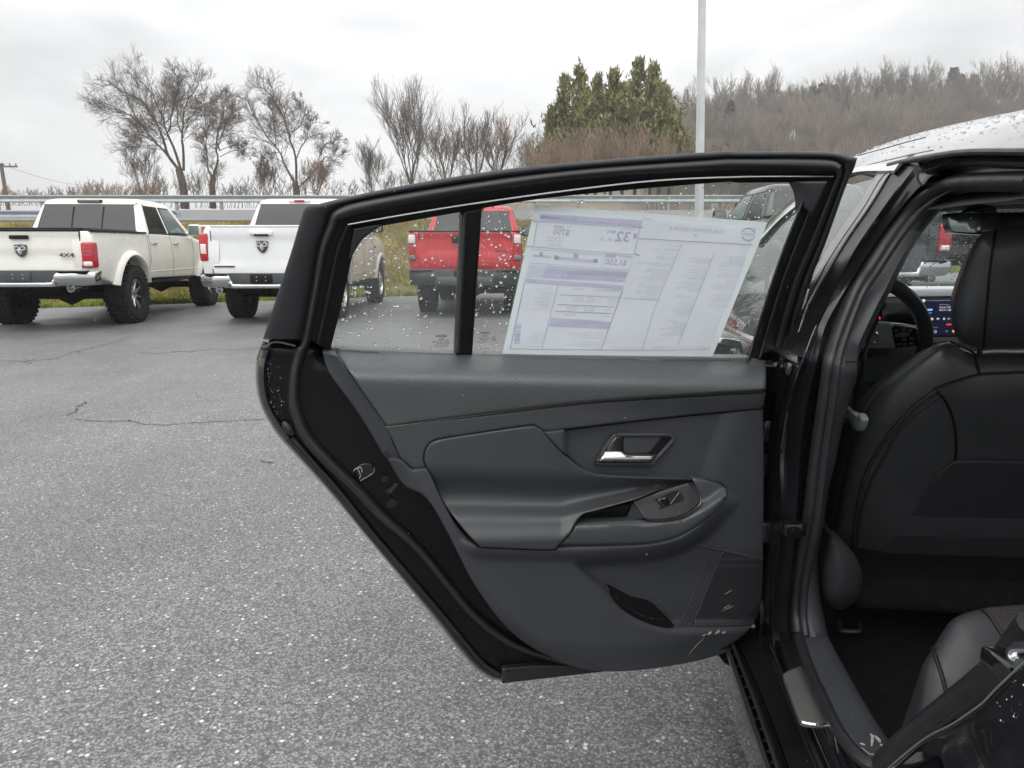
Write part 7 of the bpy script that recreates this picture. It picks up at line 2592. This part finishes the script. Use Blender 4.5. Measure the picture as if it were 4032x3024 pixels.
def sprinkle(poly, n, rmin, rmax, proj, nrm, name, mat, parent, avoid=None, weight=None, power=2.5, flat=0.4):
    poly = cr(poly, 4, True)
    lo, hi = poly.min(0), poly.max(0)
    P = []
    while len(P) < n:
        q = RNG.uniform(lo, hi, (400, 2))
        k = seg_dist(q, poly)[1]
        if avoid is not None:
            k &= ~seg_dist(q, avoid)[1]
        if weight is not None:
            k &= RNG.random(400) < weight(q)
        P += list(q[k])
    P = np.array(P[:n])
    r_ = rmin + (rmax - rmin) * RNG.random(n) ** power
    return drops(name, proj(P), np.repeat(np.array(nrm, float)[None], n, 0), r_, mat, parent, flat=flat)


GN = -DN + np.array([0, 0, 0.28])
def wq_(q): return np.clip(1.1 - (q[:, 0] - 1330) / 520.0, 0.12, 1) * np.clip(1.25 - np.abs(q[:, 1] - 1080) / 380.0, 0.2, 1)
sprinkle(qg, 260, 0.0008, 0.0040, lambda P: DP(P, -0.063), GN, 'rain_drops', MAT['water'], door, weight=wq_)
stq = np.array([tuple(p) for p in ST])
def wm_(q): return np.where(q[:, 0] < 2080, 1.0, np.where(q[:, 1] < 900, 0.55, 0.3))
sprinkle(mg, 420, 0.0008, 0.0036, lambda P: DP(P, -0.065), GN, 'rain_drops', MAT['water'], door, avoid=stq, weight=wm_)
sprinkle(zC((60, 340), (150, 350), (200, 560), (210, 760), (120, 800), (60, 650), (40, 480)), 90, 0.0004, 0.0015, lambda P: DP(P, -0.0475), DN - DU * 0.1 * -1, 'rain_drops', MAT['water'], door, flat=0.6)

# roof: spread between the rails of its side
fi = RNG.uniform(0.2, len(r0) - 30, 620)
tj = RNG.random(620) ** 0.55 * 4.6
rs_ = [r0, r1, r2, r3, r4, r5]
C_, N_ = [], []
for f_, t_ in zip(fi, tj):
    i, j = int(f_), int(t_)
    a_, b_ = rs_[j], rs_[j + 1]
    p = (a_[i] * (1 - (f_ - i)) + a_[i + 1] * (f_ - i)) * (1 - (t_ - j)) + (b_[i] * (1 - (f_ - i)) + b_[i + 1] * (f_ - i)) * (t_ - j)
    nn = np.cross(a_[i + 1] - a_[i], b_[i] - a_[i])
    nn = nn / np.linalg.norm(nn)
    if nn[2] < 0:
        nn = -nn
    C_.append(p); N_.append(nn)
drops('rain_drops', C_, N_, 0.0007 + 0.0026 * RNG.random(620) ** 2.2, MAT['water'], roof, flat=0.55)
on_side = -CL + np.array([0, 0, 0.6])
sprinkle(zG((1090, 490), (1150, 475), (940, 830), (700, 1200), (640, 1320), (710, 1050), (1000, 660)), 42, 0.0010, 0.0034, lambda P: CP(P, 0.4465), on_side, 'rain_drops', MAT['water'], fd)
sprinkle(zG((900, 560), (1050, 520), (990, 640), (830, 880), (700, 1020), (780, 850)), 48, 0.0006, 0.0016, lambda P: CP(P, 0.4555), on_side, 'rain_drops', MAT['water'], fd)
sprinkle(zM((860, 440), (1030, 300), (940, 600), (820, 900), (700, 1300), (560, 1400), (400, 1300), (520, 900), (680, 640)), 50, 0.0007, 0.0024, lambda P: CP(P, 0.4555), on_side, 'rain_drops', MAT['water'], fd)
sprinkle(zN((850, 1150), (1000, 1000), (1219, 850), (1219, 1660), (560, 1660), (450, 1610), (800, 1400)), 34, 0.0005, 0.0012, lambda P: CP(P, 0.4245), -CL, 'rain_drops', MAT['ice'], quarter, power=1.5)
# half-melted sleet on the windscreen
sprinkle(zK((860, 245), (1500, 240), (1500, 880), (500, 885), (540, 700), (640, 560)), 950, 0.0010, 0.0040, lambda P: _lean(P, 2.63, 1.35, 1.06, 0.0), CF + CZ, 'sleet_specks', MAT['ice'], wsc, power=2.8)

# sleet in the air
V, F = [], []
N_S = 62
for i in range(N_S):
    px, py = RNG.uniform(0, 4032), RNG.uniform(300, 3024)
    yy = RNG.uniform(0.9, 1.25) if i % 3 else RNG.uniform(2.0, 7.0)
    c = YP([[px, py]], yy)[0]
    if c[2] < 0.05:
        continue
    r_ = 0.0007 * yy * RNG.uniform(0.5, 1.0)
    b0_ = len(V)
    t_ = np.array([0.25, 0, 1.0]) * r_ * RNG.uniform(1.2, 2.6)
    for q in ((1, 0, 0), (0, 1, 0), (-1, 0, 0), (0, -1, 0)):
        V.append(c + np.array(q) * r_ * 0.6)
    V += [c + t_, c - t_]
    for k in range(4):
        F += [(b0_ + k, b0_ + (k + 1) % 4, b0_ + 4), (b0_ + (k + 1) % 4, b0_ + k, b0_ + 5)]
tag(link('falling_sleet', mesh_np('falling_sleet', V, F, False), MAT['ice']), 'scattered pellets of sleet falling through the air', 'sleet', kind='stuff')
# ------------------------------------------------------------------ the air
m = bpy.data.materials.new('damp air')
m.use_nodes = True
nt = m.node_tree
nt.nodes.clear()
out = nt.nodes.new('ShaderNodeOutputMaterial')
pv = nt.nodes.new('ShaderNodeVolumePrincipled')
pv.inputs['Color'].default_value = (0.92, 0.93, 0.94, 1)
pv.inputs['Density'].default_value = 0.0011
nt.links.new(pv.outputs[0], out.inputs['Volume'])
mb = MB(); mb.box((0, 1150, 28), (3200, 2900, 64))
hz = mb.build('haze', m, smooth=False)
tag(hz, 'thin damp air over the lot and the hill', 'haze', kind='stuff')
